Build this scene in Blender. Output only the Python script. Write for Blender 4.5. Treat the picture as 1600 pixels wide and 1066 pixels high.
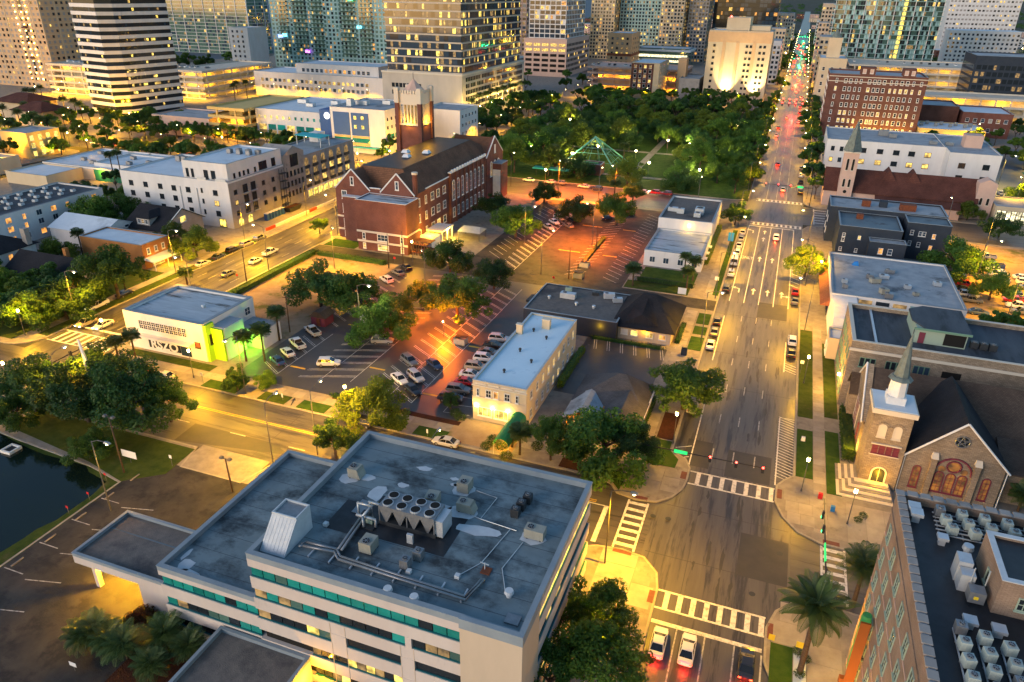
import bpy, math, random
import numpy as np
from mathutils import Matrix, Vector
for o in list(bpy.data.objects): bpy.data.objects.remove(o)
sc = bpy.context.scene
col = sc.collection
rad = math.radians

# ---------------------------------------------------------------- camera
cam = bpy.data.cameras.new('camera'); camo = bpy.data.objects.new('camera', cam); col.objects.link(camo)
cam.sensor_fit = 'HORIZONTAL'; cam.sensor_width = 36.0
cam.lens = 36.0 * 1138.7 / 1600.0
cam.clip_start = 1.0; cam.clip_end = 20000.0
_p, _y, _r = 0.451000042, -0.348104245, 0.0154342347
_f = Vector((math.sin(_y)*math.cos(_p), math.cos(_y)*math.cos(_p), -math.sin(_p)))
_rt = Vector((math.cos(_y), -math.sin(_y), 0)); _up = _rt.cross(_f)
_r2 = _rt*math.cos(_r) + _up*math.sin(_r); _u2 = -_rt*math.sin(_r) + _up*math.cos(_r)
camo.matrix_world = Matrix(((_r2.x, _u2.x, -_f.x, 0), (_r2.y, _u2.y, -_f.y, 0), (_r2.z, _u2.z, -_f.z, 70.0), (0, 0, 0, 1)))
sc.camera = camo

_ci = camo.matrix_world.inverted()
def seen(x, y, z=4.0, m=.06):    # does the photograph's frame take in this spot at all?
    v = _ci @ Vector((x, y, z)); k = 1138.7/1600
    return v.z < -1 and abs(v.x/-v.z*k) < .5+m and abs(v.y/-v.z*k) < .333+m
# ---------------------------------------------------------------- sky, sun, exposure (dusk)
SUN_EL, SUN_ROT = rad(11.0), rad(215.0)
wd = bpy.data.worlds.new('World'); sc.world = wd; wd.use_nodes = True
nt = wd.node_tree
sky = nt.nodes.new('ShaderNodeTexSky'); sky.sky_type = 'NISHITA'; sky.sun_disc = False
sky.sun_elevation = SUN_EL; sky.sun_rotation = SUN_ROT
sky.air_density = 1.2; sky.dust_density = 0.6; sky.ozone_density = 3.0
nt.links.new(sky.outputs[0], nt.nodes['Background'].inputs[0])
nt.nodes['Background'].inputs[1].default_value = 0.105
sl = bpy.data.lights.new('sun', 'SUN'); sl.energy = 0.75; sl.angle = rad(30); sl.color = (1.0, 0.76, 0.62)
so = bpy.data.objects.new('sun', sl); col.objects.link(so)
_d = Vector((math.sin(SUN_ROT)*math.cos(rad(15)), math.cos(SUN_ROT)*math.cos(rad(15)), math.sin(rad(15))))
so.rotation_euler = _d.to_track_quat('Z', 'Y').to_euler(); so.location = (0, 0, 300)
sc.view_settings.view_transform = 'Standard'; sc.view_settings.look = 'None'
sc.view_settings.exposure = 1.33; sc.view_settings.gamma = 1.0; sc.view_settings.use_curve_mapping = False
sc.render.engine = 'CYCLES'
cy = sc.cycles
cy.max_bounces = 4; cy.diffuse_bounces = 2; cy.glossy_bounces = 2; cy.transmission_bounces = 2; cy.transparent_max_bounces = 6
cy.caustics_reflective = False; cy.caustics_refractive = False
cy.use_denoising = True; cy.sample_clamp_indirect = 4.0
LAMP = 1.7      # all lamps together

# ---------------------------------------------------------------- materials
MATS = {}
def _n(t, ty, **kw):
    n = t.nodes.new(ty)
    for k, v in kw.items(): setattr(n, k, v)
    return n
def M(name, c, c2=None, scale=0.5, rough=0.8, spec=0.3, metal=0.0, bump=0.0, kind='noise', detail=4.0, bscale=None, rnd=0.0,
      emit=None, estr=0.0, trans=0.0, stretch=(1, 1, 1), lo=0.35, hi=0.65, c3=None, s3=0.1, lo3=.5, hi3=.62, coat=0.0):
    m = bpy.data.materials.new(name); m.use_nodes = True; MATS[name] = m
    t = m.node_tree; b = t.nodes['Principled BSDF']
    b.inputs['Roughness'].default_value = rough; b.inputs['Metallic'].default_value = metal
    b.inputs['Specular IOR Level'].default_value = spec
    b.inputs['Base Color'].default_value = (*c, 1)
    if coat: b.inputs['Coat Weight'].default_value = coat; b.inputs['Coat Roughness'].default_value = .08
    L = t.links.new
    geo = _n(t, 'ShaderNodeNewGeometry'); pos = geo.outputs['Position']
    cout = None
    if c2 is not None:
        mp = _n(t, 'ShaderNodeMapping'); mp.inputs['Scale'].default_value = (stretch if len(stretch) == 3 else (1, 1, 1)); L(pos, mp.inputs['Vector'])
        if kind == 'noise':
            tx = _n(t, 'ShaderNodeTexNoise'); tx.inputs['Scale'].default_value = scale; tx.inputs['Detail'].default_value = detail
            tx.inputs['Roughness'].default_value = .65; L(mp.outputs[0], tx.inputs['Vector'])
            rp = _n(t, 'ShaderNodeMapRange'); rp.inputs[1].default_value = lo; rp.inputs[2].default_value = hi
            L(tx.outputs['Fac'], rp.inputs[0]); fac = rp.outputs[0]
            mx = _n(t, 'ShaderNodeMix', data_type='RGBA'); mx.inputs[6].default_value = (*c, 1); mx.inputs[7].default_value = (*c2, 1)
            L(fac, mx.inputs[0]); cout = mx.outputs[2]
        elif kind in ('brick', 'tile'):
            sp = _n(t, 'ShaderNodeSeparateXYZ'); L(pos, sp.inputs[0])
            cb = _n(t, 'ShaderNodeCombineXYZ')
            if kind == 'brick':
                ad = _n(t, 'ShaderNodeMath', operation='ADD'); L(sp.outputs[0], ad.inputs[0]); L(sp.outputs[1], ad.inputs[1])
                L(ad.outputs[0], cb.inputs[0]); L(sp.outputs[2], cb.inputs[1])
            else:
                L(sp.outputs[0], cb.inputs[0]); L(sp.outputs[1], cb.inputs[1])
            bt = _n(t, 'ShaderNodeTexBrick'); bt.inputs['Scale'].default_value = scale
            bt.inputs['Color1'].default_value = (*c, 1); bt.inputs['Color2'].default_value = (*c2, 1)
            bt.inputs['Mortar'].default_value = (*(c3 or (.3, .28, .25)), 1); bt.inputs['Mortar Size'].default_value = lo3 if c3 else .012
            bt.inputs['Brick Width'].default_value = stretch[0]; bt.inputs['Row Height'].default_value = stretch[1]
            L(cb.outputs[0], bt.inputs['Vector']); cout = bt.outputs['Color']
            nz = _n(t, 'ShaderNodeTexNoise'); nz.inputs['Scale'].default_value = .25; nz.inputs['Detail'].default_value = 5; L(pos, nz.inputs['Vector'])
            rp = _n(t, 'ShaderNodeMapRange'); rp.inputs[1].default_value = .3; rp.inputs[2].default_value = .7; rp.inputs[3].default_value = .72; rp.inputs[4].default_value = 1.15
            L(nz.outputs['Fac'], rp.inputs[0])
            mm = _n(t, 'ShaderNodeMix', data_type='RGBA', blend_type='MULTIPLY'); mm.inputs[0].default_value = 1
            L(cout, mm.inputs[6]); L(rp.outputs[0], mm.inputs[7]); cout = mm.outputs[2]
        if c3 is not None and kind == 'noise':
            t3 = _n(t, 'ShaderNodeTexNoise'); t3.inputs['Scale'].default_value = s3; t3.inputs['Detail'].default_value = 6; t3.inputs['Roughness'].default_value = .7
            L(mp.outputs[0], t3.inputs['Vector'])
            r3 = _n(t, 'ShaderNodeMapRange'); r3.inputs[1].default_value = lo3; r3.inputs[2].default_value = hi3; L(t3.outputs['Fac'], r3.inputs[0])
            m3 = _n(t, 'ShaderNodeMix', data_type='RGBA'); L(r3.outputs[0], m3.inputs[0]); L(cout, m3.inputs[6]); m3.inputs[7].default_value = (*c3, 1); cout = m3.outputs[2]
    if rnd:
        oi = _n(t, 'ShaderNodeObjectInfo'); rr = _n(t, 'ShaderNodeMapRange'); rr.inputs[3].default_value = 1-rnd; rr.inputs[4].default_value = 1+rnd
        L(oi.outputs['Random'], rr.inputs[0])
        mm = _n(t, 'ShaderNodeMix', data_type='RGBA', blend_type='MULTIPLY'); mm.inputs[0].default_value = 1
        if cout is not None: L(cout, mm.inputs[6])
        else: mm.inputs[6].default_value = (*c, 1)
        L(rr.outputs[0], mm.inputs[7]); cout = mm.outputs[2]
    if cout is not None: L(cout, b.inputs['Base Color'])
    if bump:
        bn = _n(t, 'ShaderNodeTexNoise'); bn.inputs['Scale'].default_value = bscale or scale*4; bn.inputs['Detail'].default_value = 3; L(pos, bn.inputs['Vector'])
        bm_ = _n(t, 'ShaderNodeBump'); bm_.inputs['Strength'].default_value = bump; bm_.inputs['Distance'].default_value = .2
        L(bn.outputs['Fac'], bm_.inputs['Height']); L(bm_.outputs[0], b.inputs['Normal'])
    if emit is not None:
        b.inputs['Emission Color'].default_value = (*emit, 1); b.inputs['Emission Strength'].default_value = estr
        m.cycles.emission_sampling = 'NONE'
    if trans:
        tr = _n(t, 'ShaderNodeBsdfTranslucent'); ms = _n(t, 'ShaderNodeMixShader'); ms.inputs[0].default_value = trans
        if cout is not None: L(cout, tr.inputs[0])
        else: tr.inputs[0].default_value = (*c, 1)
        L(b.outputs[0], ms.inputs[1]); L(tr.outputs[0], ms.inputs[2]); L(ms.outputs[0], t.nodes['Material Output'].inputs[0])
    return m
def litwin(name, c, strength):
    # lit room behind glass: brightness varies from pane to pane and within the pane (curtains, furniture)
    m = M(name, (.05, .05, .05), rough=.2, emit=c, estr=strength)
    t = m.node_tree; b = t.nodes['Principled BSDF']; geo = _n(t, 'ShaderNodeNewGeometry')
    nz = _n(t, 'ShaderNodeTexNoise'); nz.inputs['Scale'].default_value = .9; nz.inputs['Detail'].default_value = 2; t.links.new(geo.outputs['Position'], nz.inputs['Vector'])
    rp = _n(t, 'ShaderNodeMapRange'); rp.inputs[1].default_value = .35; rp.inputs[2].default_value = .65
    rp.inputs[3].default_value = strength*.25; rp.inputs[4].default_value = strength*1.4
    t.links.new(nz.outputs['Fac'], rp.inputs[0]); t.links.new(rp.outputs[0], b.inputs['Emission Strength'])
    return m
ASPH = (.060, .058, .056)
M('asphalt', (.062, .058, .054), (.090, .084, .076), .35, .42, .5, bump=.12, bscale=9, stretch=(2.6, .2, 1), c3=(.024, .023, .023), s3=.3, lo3=.51, hi3=.60)
M('asphalt_x', (.060, .056, .051), (.090, .082, .071), .35, .45, .5, bump=.15, bscale=9, stretch=(.2, 2.2, 1), c3=(.028, .027, .026), s3=.3, lo3=.53, hi3=.60)
M('asphalt_old', (.026, .026, .024), (.056, .050, .042), .2, .7, .3, bump=.2, bscale=6, c3=(.018, .018, .018), s3=.3, lo3=.5, hi3=.62)
M('asphalt_lot', (.040, .042, .048), (.056, .056, .060), .2, .5, .5, bump=.15, bscale=9, c3=(.075, .066, .060), s3=.07, lo3=.55, hi3=.65)
M('asphalt_patch', (.036, .036, .037), (.048, .046, .044), .5, .6, .45)
M('concrete', (.20, .18, .155), (.27, .245, .21), .6, .85, .2, bump=.1, bscale=8, c3=(.13, .118, .10), s3=.25, lo3=.57, hi3=.7)
M('slab', (.25, .225, .195), (.33, .30, .26), .4, .85, .2, rnd=.15, c3=(.14, .128, .11), s3=.3, lo3=.58, hi3=.72)
M('kerb', (.34, .31, .26), (.27, .245, .205), 1.5, .8, .2)
M('paint_white', (.66, .65, .62), (.26, .25, .24), 1.8, .6, .3, lo=.48, hi=.72)
M('paint_old', (.44, .43, .41), (.16, .155, .15), 2.2, .7, .3, lo=.42, hi=.68)
M('paint_yellow', (.62, .40, .04), (.46, .30, .05), 2.0, .6)
M('grass', (.030, .056, .010), (.060, .085, .016), .6, .95, .1, bump=.5, bscale=14, c3=(.11, .085, .035), s3=.16, lo3=.56, hi3=.75)
M('lawn', (.024, .064, .010), (.052, .096, .016), .5, .95, .1, bump=.5, bscale=14, c3=(.09, .10, .03), s3=.12, lo3=.6, hi3=.8)
M('ground', (.045, .05, .035), (.07, .065, .05), .03, .95, .1, c3=(.09, .085, .08), s3=.012)
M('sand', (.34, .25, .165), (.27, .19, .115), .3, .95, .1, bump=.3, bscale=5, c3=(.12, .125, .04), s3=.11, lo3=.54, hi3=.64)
M('mulch', (.075, .028, .016), (.045, .02, .012), 2, .95, .1, bump=.6, bscale=8)
M('brickpave', (.22, .14, .10), (.16, .10, .075), 1.2, .85, .2, c3=(.30, .25, .2), s3=.6)
M('redpad', (.17, .06, .045), (.13, .05, .04), 2, .8)
M('water', (.005, .012, .009), rough=.06, spec=.28, bump=.06, bscale=1.2)
M('bay', (.09, .12, .15), rough=.7, spec=.1)
# roofs and walls
M('membrane', (.195, .250, .265), (.135, .180, .195), .22, .5, .35, c3=(.030, .038, .043), s3=.2, lo3=.47, hi3=.64, stretch=(.75, 1, 1))
M('membrane2', (.14, .18, .195), (.10, .14, .165), .25, .6, .3, c3=(.06, .05, .048), s3=.12, lo3=.6, hi3=.72)
M('parapet_cap', (.27, .31, .33), (.22, .26, .29), .4, .6, .3)
M('roof_white', (.62, .68, .72), (.52, .59, .64), .2, .6, .3, c3=(.36, .40, .43), s3=.09, lo3=.58, hi3=.72)
M('roof_blue', (.54, .70, .79), (.60, .75, .83), .15, .55, .35, c3=(.34, .5, .62), s3=.3, lo3=.6, hi3=.75)
M('roof_grey', (.26, .285, .305), (.35, .375, .395), .3, .75, .25, c3=(.10, .11, .12), s3=.12, lo3=.55, hi3=.7)
M('roof_worn', (.46, .51, .54), (.34, .385, .415), .5, .8, .2, stretch=(.3, 2.2, 1), c3=(.10, .105, .10), s3=.22, lo3=.53, hi3=.62)
M('roof_gravel', (.19, .165, .145), (.14, .125, .115), 1.0, .95, .1, bump=.4, bscale=10, c3=(.08, .075, .075), s3=.1, lo3=.54, hi3=.66)
M('roof_black', (.013, .016, .020), (.024, .027, .032), .4, .5, .4, c3=(.012, .014, .017), s3=.3)
M('roof_dark', (.050, .058, .070), (.075, .085, .10), .3, .75, .25, c3=(.03, .035, .04), s3=.25, stretch=(1, .25, 1))
M('shingle_brown', (.105, .078, .060), (.080, .058, .045), 1.6, .9, .15, kind='tile', stretch=(.6, .28), c3=(.045, .034, .028), lo3=.03)
M('shingle_dark', (.030, .030, .034), (.022, .022, .026), 1.6, .9, .15, kind='tile', stretch=(.6, .28), c3=(.015, .015, .017), lo3=.03)
M('shingle_grey', (.115, .11, .11), (.09, .085, .088), 1.6, .9, .15, kind='tile', stretch=(.6, .3), c3=(.06, .058, .06), lo3=.03)
M('tile_red', (.135, .052, .036), (.105, .040, .030), 1.2, .85, .15, kind='tile', stretch=(.6, .35), c3=(.06, .025, .02), lo3=.04)
M('tile_terracotta', (.32, .12, .06), (.26, .09, .05), 1.5, .85, .15, kind='tile', stretch=(.4, .4), c3=(.14, .05, .03), lo3=.05)
M('shingle_rust', (.20, .105, .062), (.155, .078, .048), 1.4, .9, .15, kind='tile', stretch=(.6, .3), c3=(.10, .05, .035), lo3=.03)
M('brick_red', (.185, .074, .056), (.145, .056, .044), 1.0, .9, .15, kind='brick', stretch=(.24, .08), c3=(.17, .085, .065), lo3=.008)
M('brick_hotel', (.17, .075, .055), (.135, .058, .045), 1.0, .9, .15, kind='brick', stretch=(.4, .13), c3=(.12, .065, .05), lo3=.01)
M('brick_orange', (.42, .17, .045), (.36, .14, .04), 1.0, .9, .15, kind='brick', stretch=(.24, .08), c3=(.34, .2, .1), lo3=.008)
M('brick_pink', (.31, .23, .165), (.255, .185, .13), 1.0, .9, .15, kind='brick', stretch=(.5, .12), c3=(.20, .13, .10), lo3=.02)
M('stone_tan', (.36, .285, .205), (.25, .195, .14), 1.0, .9, .15, kind='brick', stretch=(.55, .22), c3=(.17, .135, .10), lo3=.02)
M('stucco_office', (.60, .52, .46), (.54, .46, .405), .25, .85, .2, c3=(.44, .38, .32), s3=.5, lo3=.62, hi3=.8, stretch=(1, 1, .35))
M('stucco_tan', (.58, .46, .33), (.53, .42, .30), .3, .85, .2, stretch=(1, 1, .3))
M('stucco_white', (.70, .68, .66), (.63, .61, .585), .3, .85, .2, c3=(.5, .48, .45), s3=.35, lo3=.6, hi3=.8, stretch=(1, 1, .3))
M('stucco_cream', (.62, .50, .33), (.57, .45, .29), .3, .85, .2, stretch=(1, 1, .3))
M('stucco_yellow', (.60, .44, .17), (.54, .39, .15), .3, .85, .2)
M('stucco_grey', (.36, .33, .30), (.29, .265, .24), .3, .9, .15, c3=(.22, .2, .18), s3=.25, lo3=.56, hi3=.7)
M('stucco_pink', (.58, .40, .32), (.52, .36, .29), .3, .85, .2)
M('stucco_peach', (.62, .40, .22), (.56, .36, .2), .3, .85, .2)
M('stucco_blue', (.065, .13, .30), (.055, .115, .27), .3, .8, .3)
M('stucco_navy', (.024, .034, .050), (.032, .042, .058), .4, .8, .25)
M('stucco_lime', (.32, .62, .03), rough=.8)
M('stucco_teal', (.34, .52, .50), (.30, .47, .46), .2, .8, .25)
M('sage', (.30, .38, .30), rough=.8)
M('concrete_panel', (.50, .44, .36), (.44, .385, .315), .25, .85, .2, stretch=(1, 1, .4))
M('garage_conc', (.60, .54, .44), (.52, .46, .37), .3, .9, .15)
M('trim_white', (.78, .76, .72), (.70, .68, .64), .8, .7, .25)
M('trim_stone', (.62, .55, .44), rough=.8)
M('green_fabric', (.008, .17, .06), (.012, .21, .075), 1.5, .7, .3)
M('green_wall', (.02, .17, .09), (.015, .14, .075), .8, .8, .2)
M('glass_dark', (.018, .024, .030), rough=.08, spec=.6)
M('glass_blue', (.03, .055, .085), rough=.06, spec=.7, rnd=.3)
M('glass_teal', (.012, .20, .165), (.02, .28, .24), .4, .12, .6, rnd=.35)
M('glass_green', (.075, .15, .125), rough=.08, spec=.7, rnd=.3)
M('curtain', (.30, .28, .24), rough=.8, rnd=.2)
M('frame_dark', (.02, .025, .03), rough=.5)
M('frame_teal', (.01, .12, .14), rough=.4)
M('frame_green', (.14, .26, .19), rough=.6)
M('maroon', (.17, .035, .055), rough=.6)
M('void', (.012, .011, .010), rough=.9)
M('metal_grey', (.30, .31, .32), (.24, .25, .26), 1.5, .45, .4, metal=.6)
M('metal_light', (.55, .58, .60), (.47, .50, .52), 1.0, .45, .4, metal=.4)
M('metal_white', (.56, .59, .60), (.46, .49, .51), .7, .5, .4)
M('unit_beige', (.33, .325, .27), (.27, .265, .22), .8, .6, .3)
M('unit_green', (.42, .48, .44), (.34, .40, .37), .8, .6, .3)
M('metal_dark', (.05, .055, .06), rough=.5, metal=.4)
M('patina', (.16, .20, .18), (.11, .13, .12), 1.0, .6, .35)
M('steel_teal', (.06, .24, .23), rough=.5)
M('pole_grey', (.11, .11, .105), rough=.6)
M('pole_dark', (.022, .023, .026), rough=.5)
M('wood_pole', (.10, .065, .04), (.075, .05, .03), 2, .9)
M('rust', (.20, .055, .02), (.12, .04, .02), 2, .8)
M('bark', (.075, .055, .04), (.11, .085, .06), 2, .95, .1, bump=.6, bscale=4)
M('palm_trunk', (.10, .07, .045), (.06, .042, .03), 3, .95, .1, stretch=(1, 1, 5))
for i, (a, b) in enumerate((((.040, .105, .014), (.075, .160, .022)), ((.055, .130, .014), (.105, .185, .020)), ((.028, .080, .018), (.055, .122, .024)), ((.085, .145, .014), (.150, .200, .018)))):
    M('leaf%d' % i, a, b, 1.4, .55, .3, rnd=.35, trans=.35)
M('palm_leaf', (.045, .092, .024), (.085, .125, .030), 1.2, .5, .35, rnd=.2, trans=.2)
M('hedge', (.030, .068, .012), (.055, .10, .015), 2, .7, .2, bump=1, bscale=6, trans=.1)
M('croton', (.09, .025, .012), (.05, .055, .015), 1.5, .7, .2, trans=.2)
M('flower', (.30, .12, .10), (.05, .09, .03), 3, .8)
M('rubber', (.012, .012, .012), rough=.8)
M('rim', (.4, .4, .4), rough=.35, metal=.8)
M('car_glass', (.012, .015, .018), rough=.06, spec=.6)
for n_, c_ in dict(white=(.72, .72, .70), silver=(.42, .43, .44), grey=(.14, .145, .15), black=(.012, .012, .014), red=(.42, .015, .015), blue=(.02, .06, .20), beige=(.42, .36, .26), darkred=(.18, .012, .015), navy=(.02, .03, .07)).items():
    M('car_'+n_, c_, rough=.3, spec=.5, coat=.6)
M('tail_off', (.30, .01, .01), rough=.2); M('head_off', (.7, .7, .7), rough=.15)
M('tail_on', (.4, .01, .01), rough=.2, emit=(1, .03, .01), estr=9); M('head_on', (.8, .8, .7), emit=(1, .85, .5), estr=14)
litwin('lit_warm', (1, .62, .14), .55); litwin('lit_yellow', (1, .70, .12), .8); litwin('lit_dim', (1, .58, .18), .16); litwin('lit_white', (1, .86, .5), .8); litwin('lit_orange', (1, .42, .08), .45)
litwin('stained', (1, .34, .03), .13); litwin('lit_blue', (.2, .3, 1), 2.2); litwin('lit_purple', (.65, .15, 1), 2.2); litwin('lit_green', (.1, 1, .25), 1.6); litwin('lit_cyan', (.2, .8, 1), 1.6)
M('globe', (1, .9, .7), emit=(1, .76, .28), estr=30); M('globe_far', (1, .8, .4), emit=(1, .62, .12), estr=12); M('globe_white', (1, 1, .9), emit=(1, .92, .7), estr=26)
M('tube', (1, .9, .7), emit=(1, .72, .22), estr=8)
M('sig_red', (.5, .02, .02), emit=(1, .03, .02), estr=14); M('sig_green', (.02, .4, .2), emit=(.01, .8, .2), estr=5); M('sig_amber', (.5, .2, .02), emit=(1, .3, .03), estr=10)
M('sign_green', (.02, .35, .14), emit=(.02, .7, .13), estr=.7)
M('sign_white', (.75, .75, .73), rough=.5); M('sign_blue', (.02, .16, .5), rough=.5); M('sign_red', (.5, .02, .02), rough=.5); M('sign_yellow', (.7, .5, .03), rough=.5)
M('neon_green', (.03, .18, .06), emit=(.1, .7, .15), estr=.03); M('neon_orange', (.20, .055, .012), emit=(1, .3, .03), estr=.02)
M('barrier_red', (.55, .06, .02), rough=.6); M('tarp_blue', (.02, .20, .55), rough=.6); M('toilet_blue', (.02, .07, .28), rough=.5)
M('logo_white', (.8, .8, .8), emit=(1, .95, .85), estr=1.5)
M('canopy_teal', (.03, .38, .40), rough=.6)

# ---------------------------------------------------------------- object helpers
WM = {}
def link(o, par=None, mw=None):
    col.objects.link(o)
    mw = mw if mw is not None else Matrix.LocRotScale(o.location, o.rotation_euler, o.scale)
    WM[o] = mw
    if par is not None:
        o.parent = par; o.matrix_parent_inverse = WM[par].inverted()
    return o
def tag(o, label, cat=None, group=None, kind=None):
    o['label'] = label
    if cat: o['category'] = cat
    if group: o['group'] = group
    if kind: o['kind'] = kind
    return o
def empty(name, loc=(0, 0, 0), rz=0.0, label=None, cat=None, group=None, par=None):
    o = bpy.data.objects.new(name, None); o.empty_display_size = .5; o.location = loc; o.rotation_euler = (0, 0, rz); link(o, par)
    if label: tag(o, label, cat, group)
    return o
_ub = {}
def ubox(mat):
    if mat not in _ub:
        me = bpy.data.meshes.new('box_'+mat); v = [(x-.5, y-.5, z-.5) for x in (0, 1) for y in (0, 1) for z in (0, 1)]
        me.from_pydata(v, [], [(0, 1, 3, 2), (4, 6, 7, 5), (0, 4, 5, 1), (2, 3, 7, 6), (0, 2, 6, 4), (1, 5, 7, 3)]); me.materials.append(MATS[mat]); _ub[mat] = me
    return _ub[mat]
def box(name, mat, x0, x1, y0, y1, z0, z1, par=None, rz=0.0):
    o = bpy.data.objects.new(name, ubox(mat)); o.location = ((x0+x1)/2, (y0+y1)/2, (z0+z1)/2); o.scale = (abs(x1-x0), abs(y1-y0), abs(z1-z0)); o.rotation_euler = (0, 0, rz)
    return link(o, par)
class MB:
    def __init__(s): s.v = []; s.f = []; s.m = []
    def poly(s, pts, mi=0):
        n = len(s.v); s.v += [tuple(p) for p in pts]; s.f.append(tuple(range(n, n+len(pts)))); s.m.append(mi)
    def box(s, x0, x1, y0, y1, z0, z1, mi=0):
        n = len(s.v); s.v += [(x, y, z) for x in (x0, x1) for y in (y0, y1) for z in (z0, z1)]
        for f in ((0, 1, 3, 2), (4, 6, 7, 5), (0, 4, 5, 1), (2, 3, 7, 6), (0, 2, 6, 4), (1, 5, 7, 3)): s.f.append(tuple(n+i for i in f)); s.m.append(mi)
        return s
    def prism(s, pts, z0, z1, mi=0, mt=None):
        n = len(s.v); k = len(pts); s.v += [(p[0], p[1], z0) for p in pts]+[(p[0], p[1], z1) for p in pts]
        for i in range(k): s.f.append((n+i, n+(i+1) % k, n+k+(i+1) % k, n+k+i)); s.m.append(mi)
        s.f.append(tuple(n+k+i for i in range(k))); s.m.append(mi if mt is None else mt)
        s.f.append(tuple(n+i for i in reversed(range(k)))); s.m.append(mi)
        return s
    def hull(s, a, b, mi=0):   # side walls between two rings of the same length, closed
        n = len(s.v); k = len(a); s.v += [tuple(p) for p in a]+[tuple(p) for p in b]
        for i in range(k): s.f.append((n+i, n+(i+1) % k, n+k+(i+1) % k, n+k+i)); s.m.append(mi)
        s.f.append(tuple(n+k+i for i in range(k))); s.m.append(mi); s.f.append(tuple(n+i for i in reversed(range(k)))); s.m.append(mi)
        return s
    def cyl(s, x, y, z0, z1, r, r2=None, n=10, mi=0):
        r2 = r if r2 is None else r2
        a = [(x+r*math.cos(t), y+r*math.sin(t), z0) for t in (2*math.pi*i/n for i in range(n))]
        b = [(x+r2*math.cos(t), y+r2*math.sin(t), z1) for t in (2*math.pi*i/n for i in range(n))]
        return s.hull(a, b, mi)
    def tube(s, pts, r, n=6, mi=0, r2=None):
        pts = [Vector(p) for p in pts]; rings = []
        for i, p in enumerate(pts):
            d = (pts[min(i+1, len(pts)-1)]-pts[max(i-1, 0)]).normalized()
            a = d.orthogonal().normalized() if abs(d.z) < .95 else Vector((1, 0, 0)); b = d.cross(a).normalized(); a = b.cross(d)
            rr = r if r2 is None else r+(r2-r)*i/max(1, len(pts)-1)
            rings.append([p+rr*(a*math.cos(t)+b*math.sin(t)) for t in (2*math.pi*k/n for k in range(n))])
        for a, b in zip(rings, rings[1:]): s.hull(a, b, mi)
        return s
    def mesh(s, name, mats, smooth=False):
        me = bpy.data.meshes.new(name); me.from_pydata(s.v, [], s.f)
        for m in mats: me.materials.append(MATS[m])
        me.polygons.foreach_set('material_index', s.m)
        if smooth: me.polygons.foreach_set('use_smooth', [True]*len(s.f))
        me.update(); return me
    def build(s, name, mats, par=None, smooth=False, loc=(0, 0, 0), rz=0.0):
        o = bpy.data.objects.new(name, s.mesh(name, [mats] if isinstance(mats, str) else mats, smooth)); o.location = loc; o.rotation_euler = (0, 0, rz)
        return link(o, par)
def inst(name, me, loc, rz=0.0, sc_=(1, 1, 1), par=None):
    o = bpy.data.objects.new(name, me); o.location = loc; o.rotation_euler = (0, 0, rz); o.scale = sc_
    return link(o, par)
_ones = 'zeroth first second third fourth fifth sixth seventh eighth ninth tenth eleventh twelfth thirteenth fourteenth fifteenth sixteenth seventeenth eighteenth nineteenth'.split()
_tens = {2: 'twent', 3: 'thirt', 4: 'fort', 5: 'fift', 6: 'sixt', 7: 'sevent', 8: 'eight', 9: 'ninet'}
def ordw(n):
    if n < 20: return _ones[n]
    t, u = divmod(n, 10); return _tens[t]+'ieth' if u == 0 else _tens[t]+'y-'+_ones[u]
def series(objs, fmt, cat, group, key=None):
    key = key or (lambda o: o.location.x/max(20, o.location.y))
    for i, o in enumerate(sorted(objs, key=key)):
        tag(o, fmt.replace('#', ordw(i+1)) if len(objs) > 1 else fmt.replace(', # from the left', '').replace('# ', ''), cat, group)
def struct(o, label, kind='structure'):
    o['label'] = label; o['kind'] = kind; return o
# ================================================================ GROUND, STREETS, BLOCKS
def sheet(name, mat, pts, z0, z1, label=None, par=None):
    o = MB().prism(pts, z0, z1).build(name, mat, par)
    if label: struct(o, label)
    return o
def rect(x0, x1, y0, y1): return [(x0, y0), (x1, y0), (x1, y1), (x0, y1)]
sheet('ground', 'ground', rect(-9000, 9000, -400, 14000), -.3, -.02, 'dark flat city ground reaching out to the horizon')
main_st = sheet('main_street', 'asphalt', rect(-9.4, 10, -40, 3500), -.2, 0, 'wide grey asphalt street running away on the right')
cross_st = sheet('cross_street', 'asphalt_x', rect(-560, -9.4, 77.8, 94.2), -.2, .001, 'asphalt cross street running left behind the big flat-roofed office')
cross_r = sheet('cross_street', 'asphalt_x', rect(10, 300, 77.8, 94.2), -.2, .001, 'asphalt cross street running right past the stone church')
avenue = sheet('side_avenue', 'asphalt', rect(-144, -126, 94.2, 1600), -.2, .002, 'asphalt avenue on the left running past the brick school')
sheet('side_avenue', 'asphalt', rect(-144, -126, -40, 77.8), -.2, .002, 'asphalt avenue south of the left intersection by the pond')
for x0, x1, l in ((-700, -144, 'asphalt street behind the long white low roofs at left'), (-126, -9.4, 'asphalt street between the parking lots and the park'), (10, 400, 'asphalt street between the navy building and the brown-roofed church')):
    sheet('park_street', 'asphalt_x', rect(x0, x1, 256, 280), -.2, .001, l)
for i, y in enumerate((505, 700, 890, 1100, 1350)):
    sheet('far_street', 'asphalt_x', rect(-900, -9.4, y, y+18), -.2, .001, 'distant asphalt street, %s one beyond the park, left half' % ordw(i+1))
    sheet('far_street', 'asphalt_x', rect(10, 600, y, y+18), -.2, .001, 'distant asphalt street, %s one beyond the park, right half' % ordw(i+1))
sheet('far_avenue', 'asphalt', rect(-305, -290, 280, 1500), -.2, .002, 'distant asphalt avenue between the striped tower and the parking garage')
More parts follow.
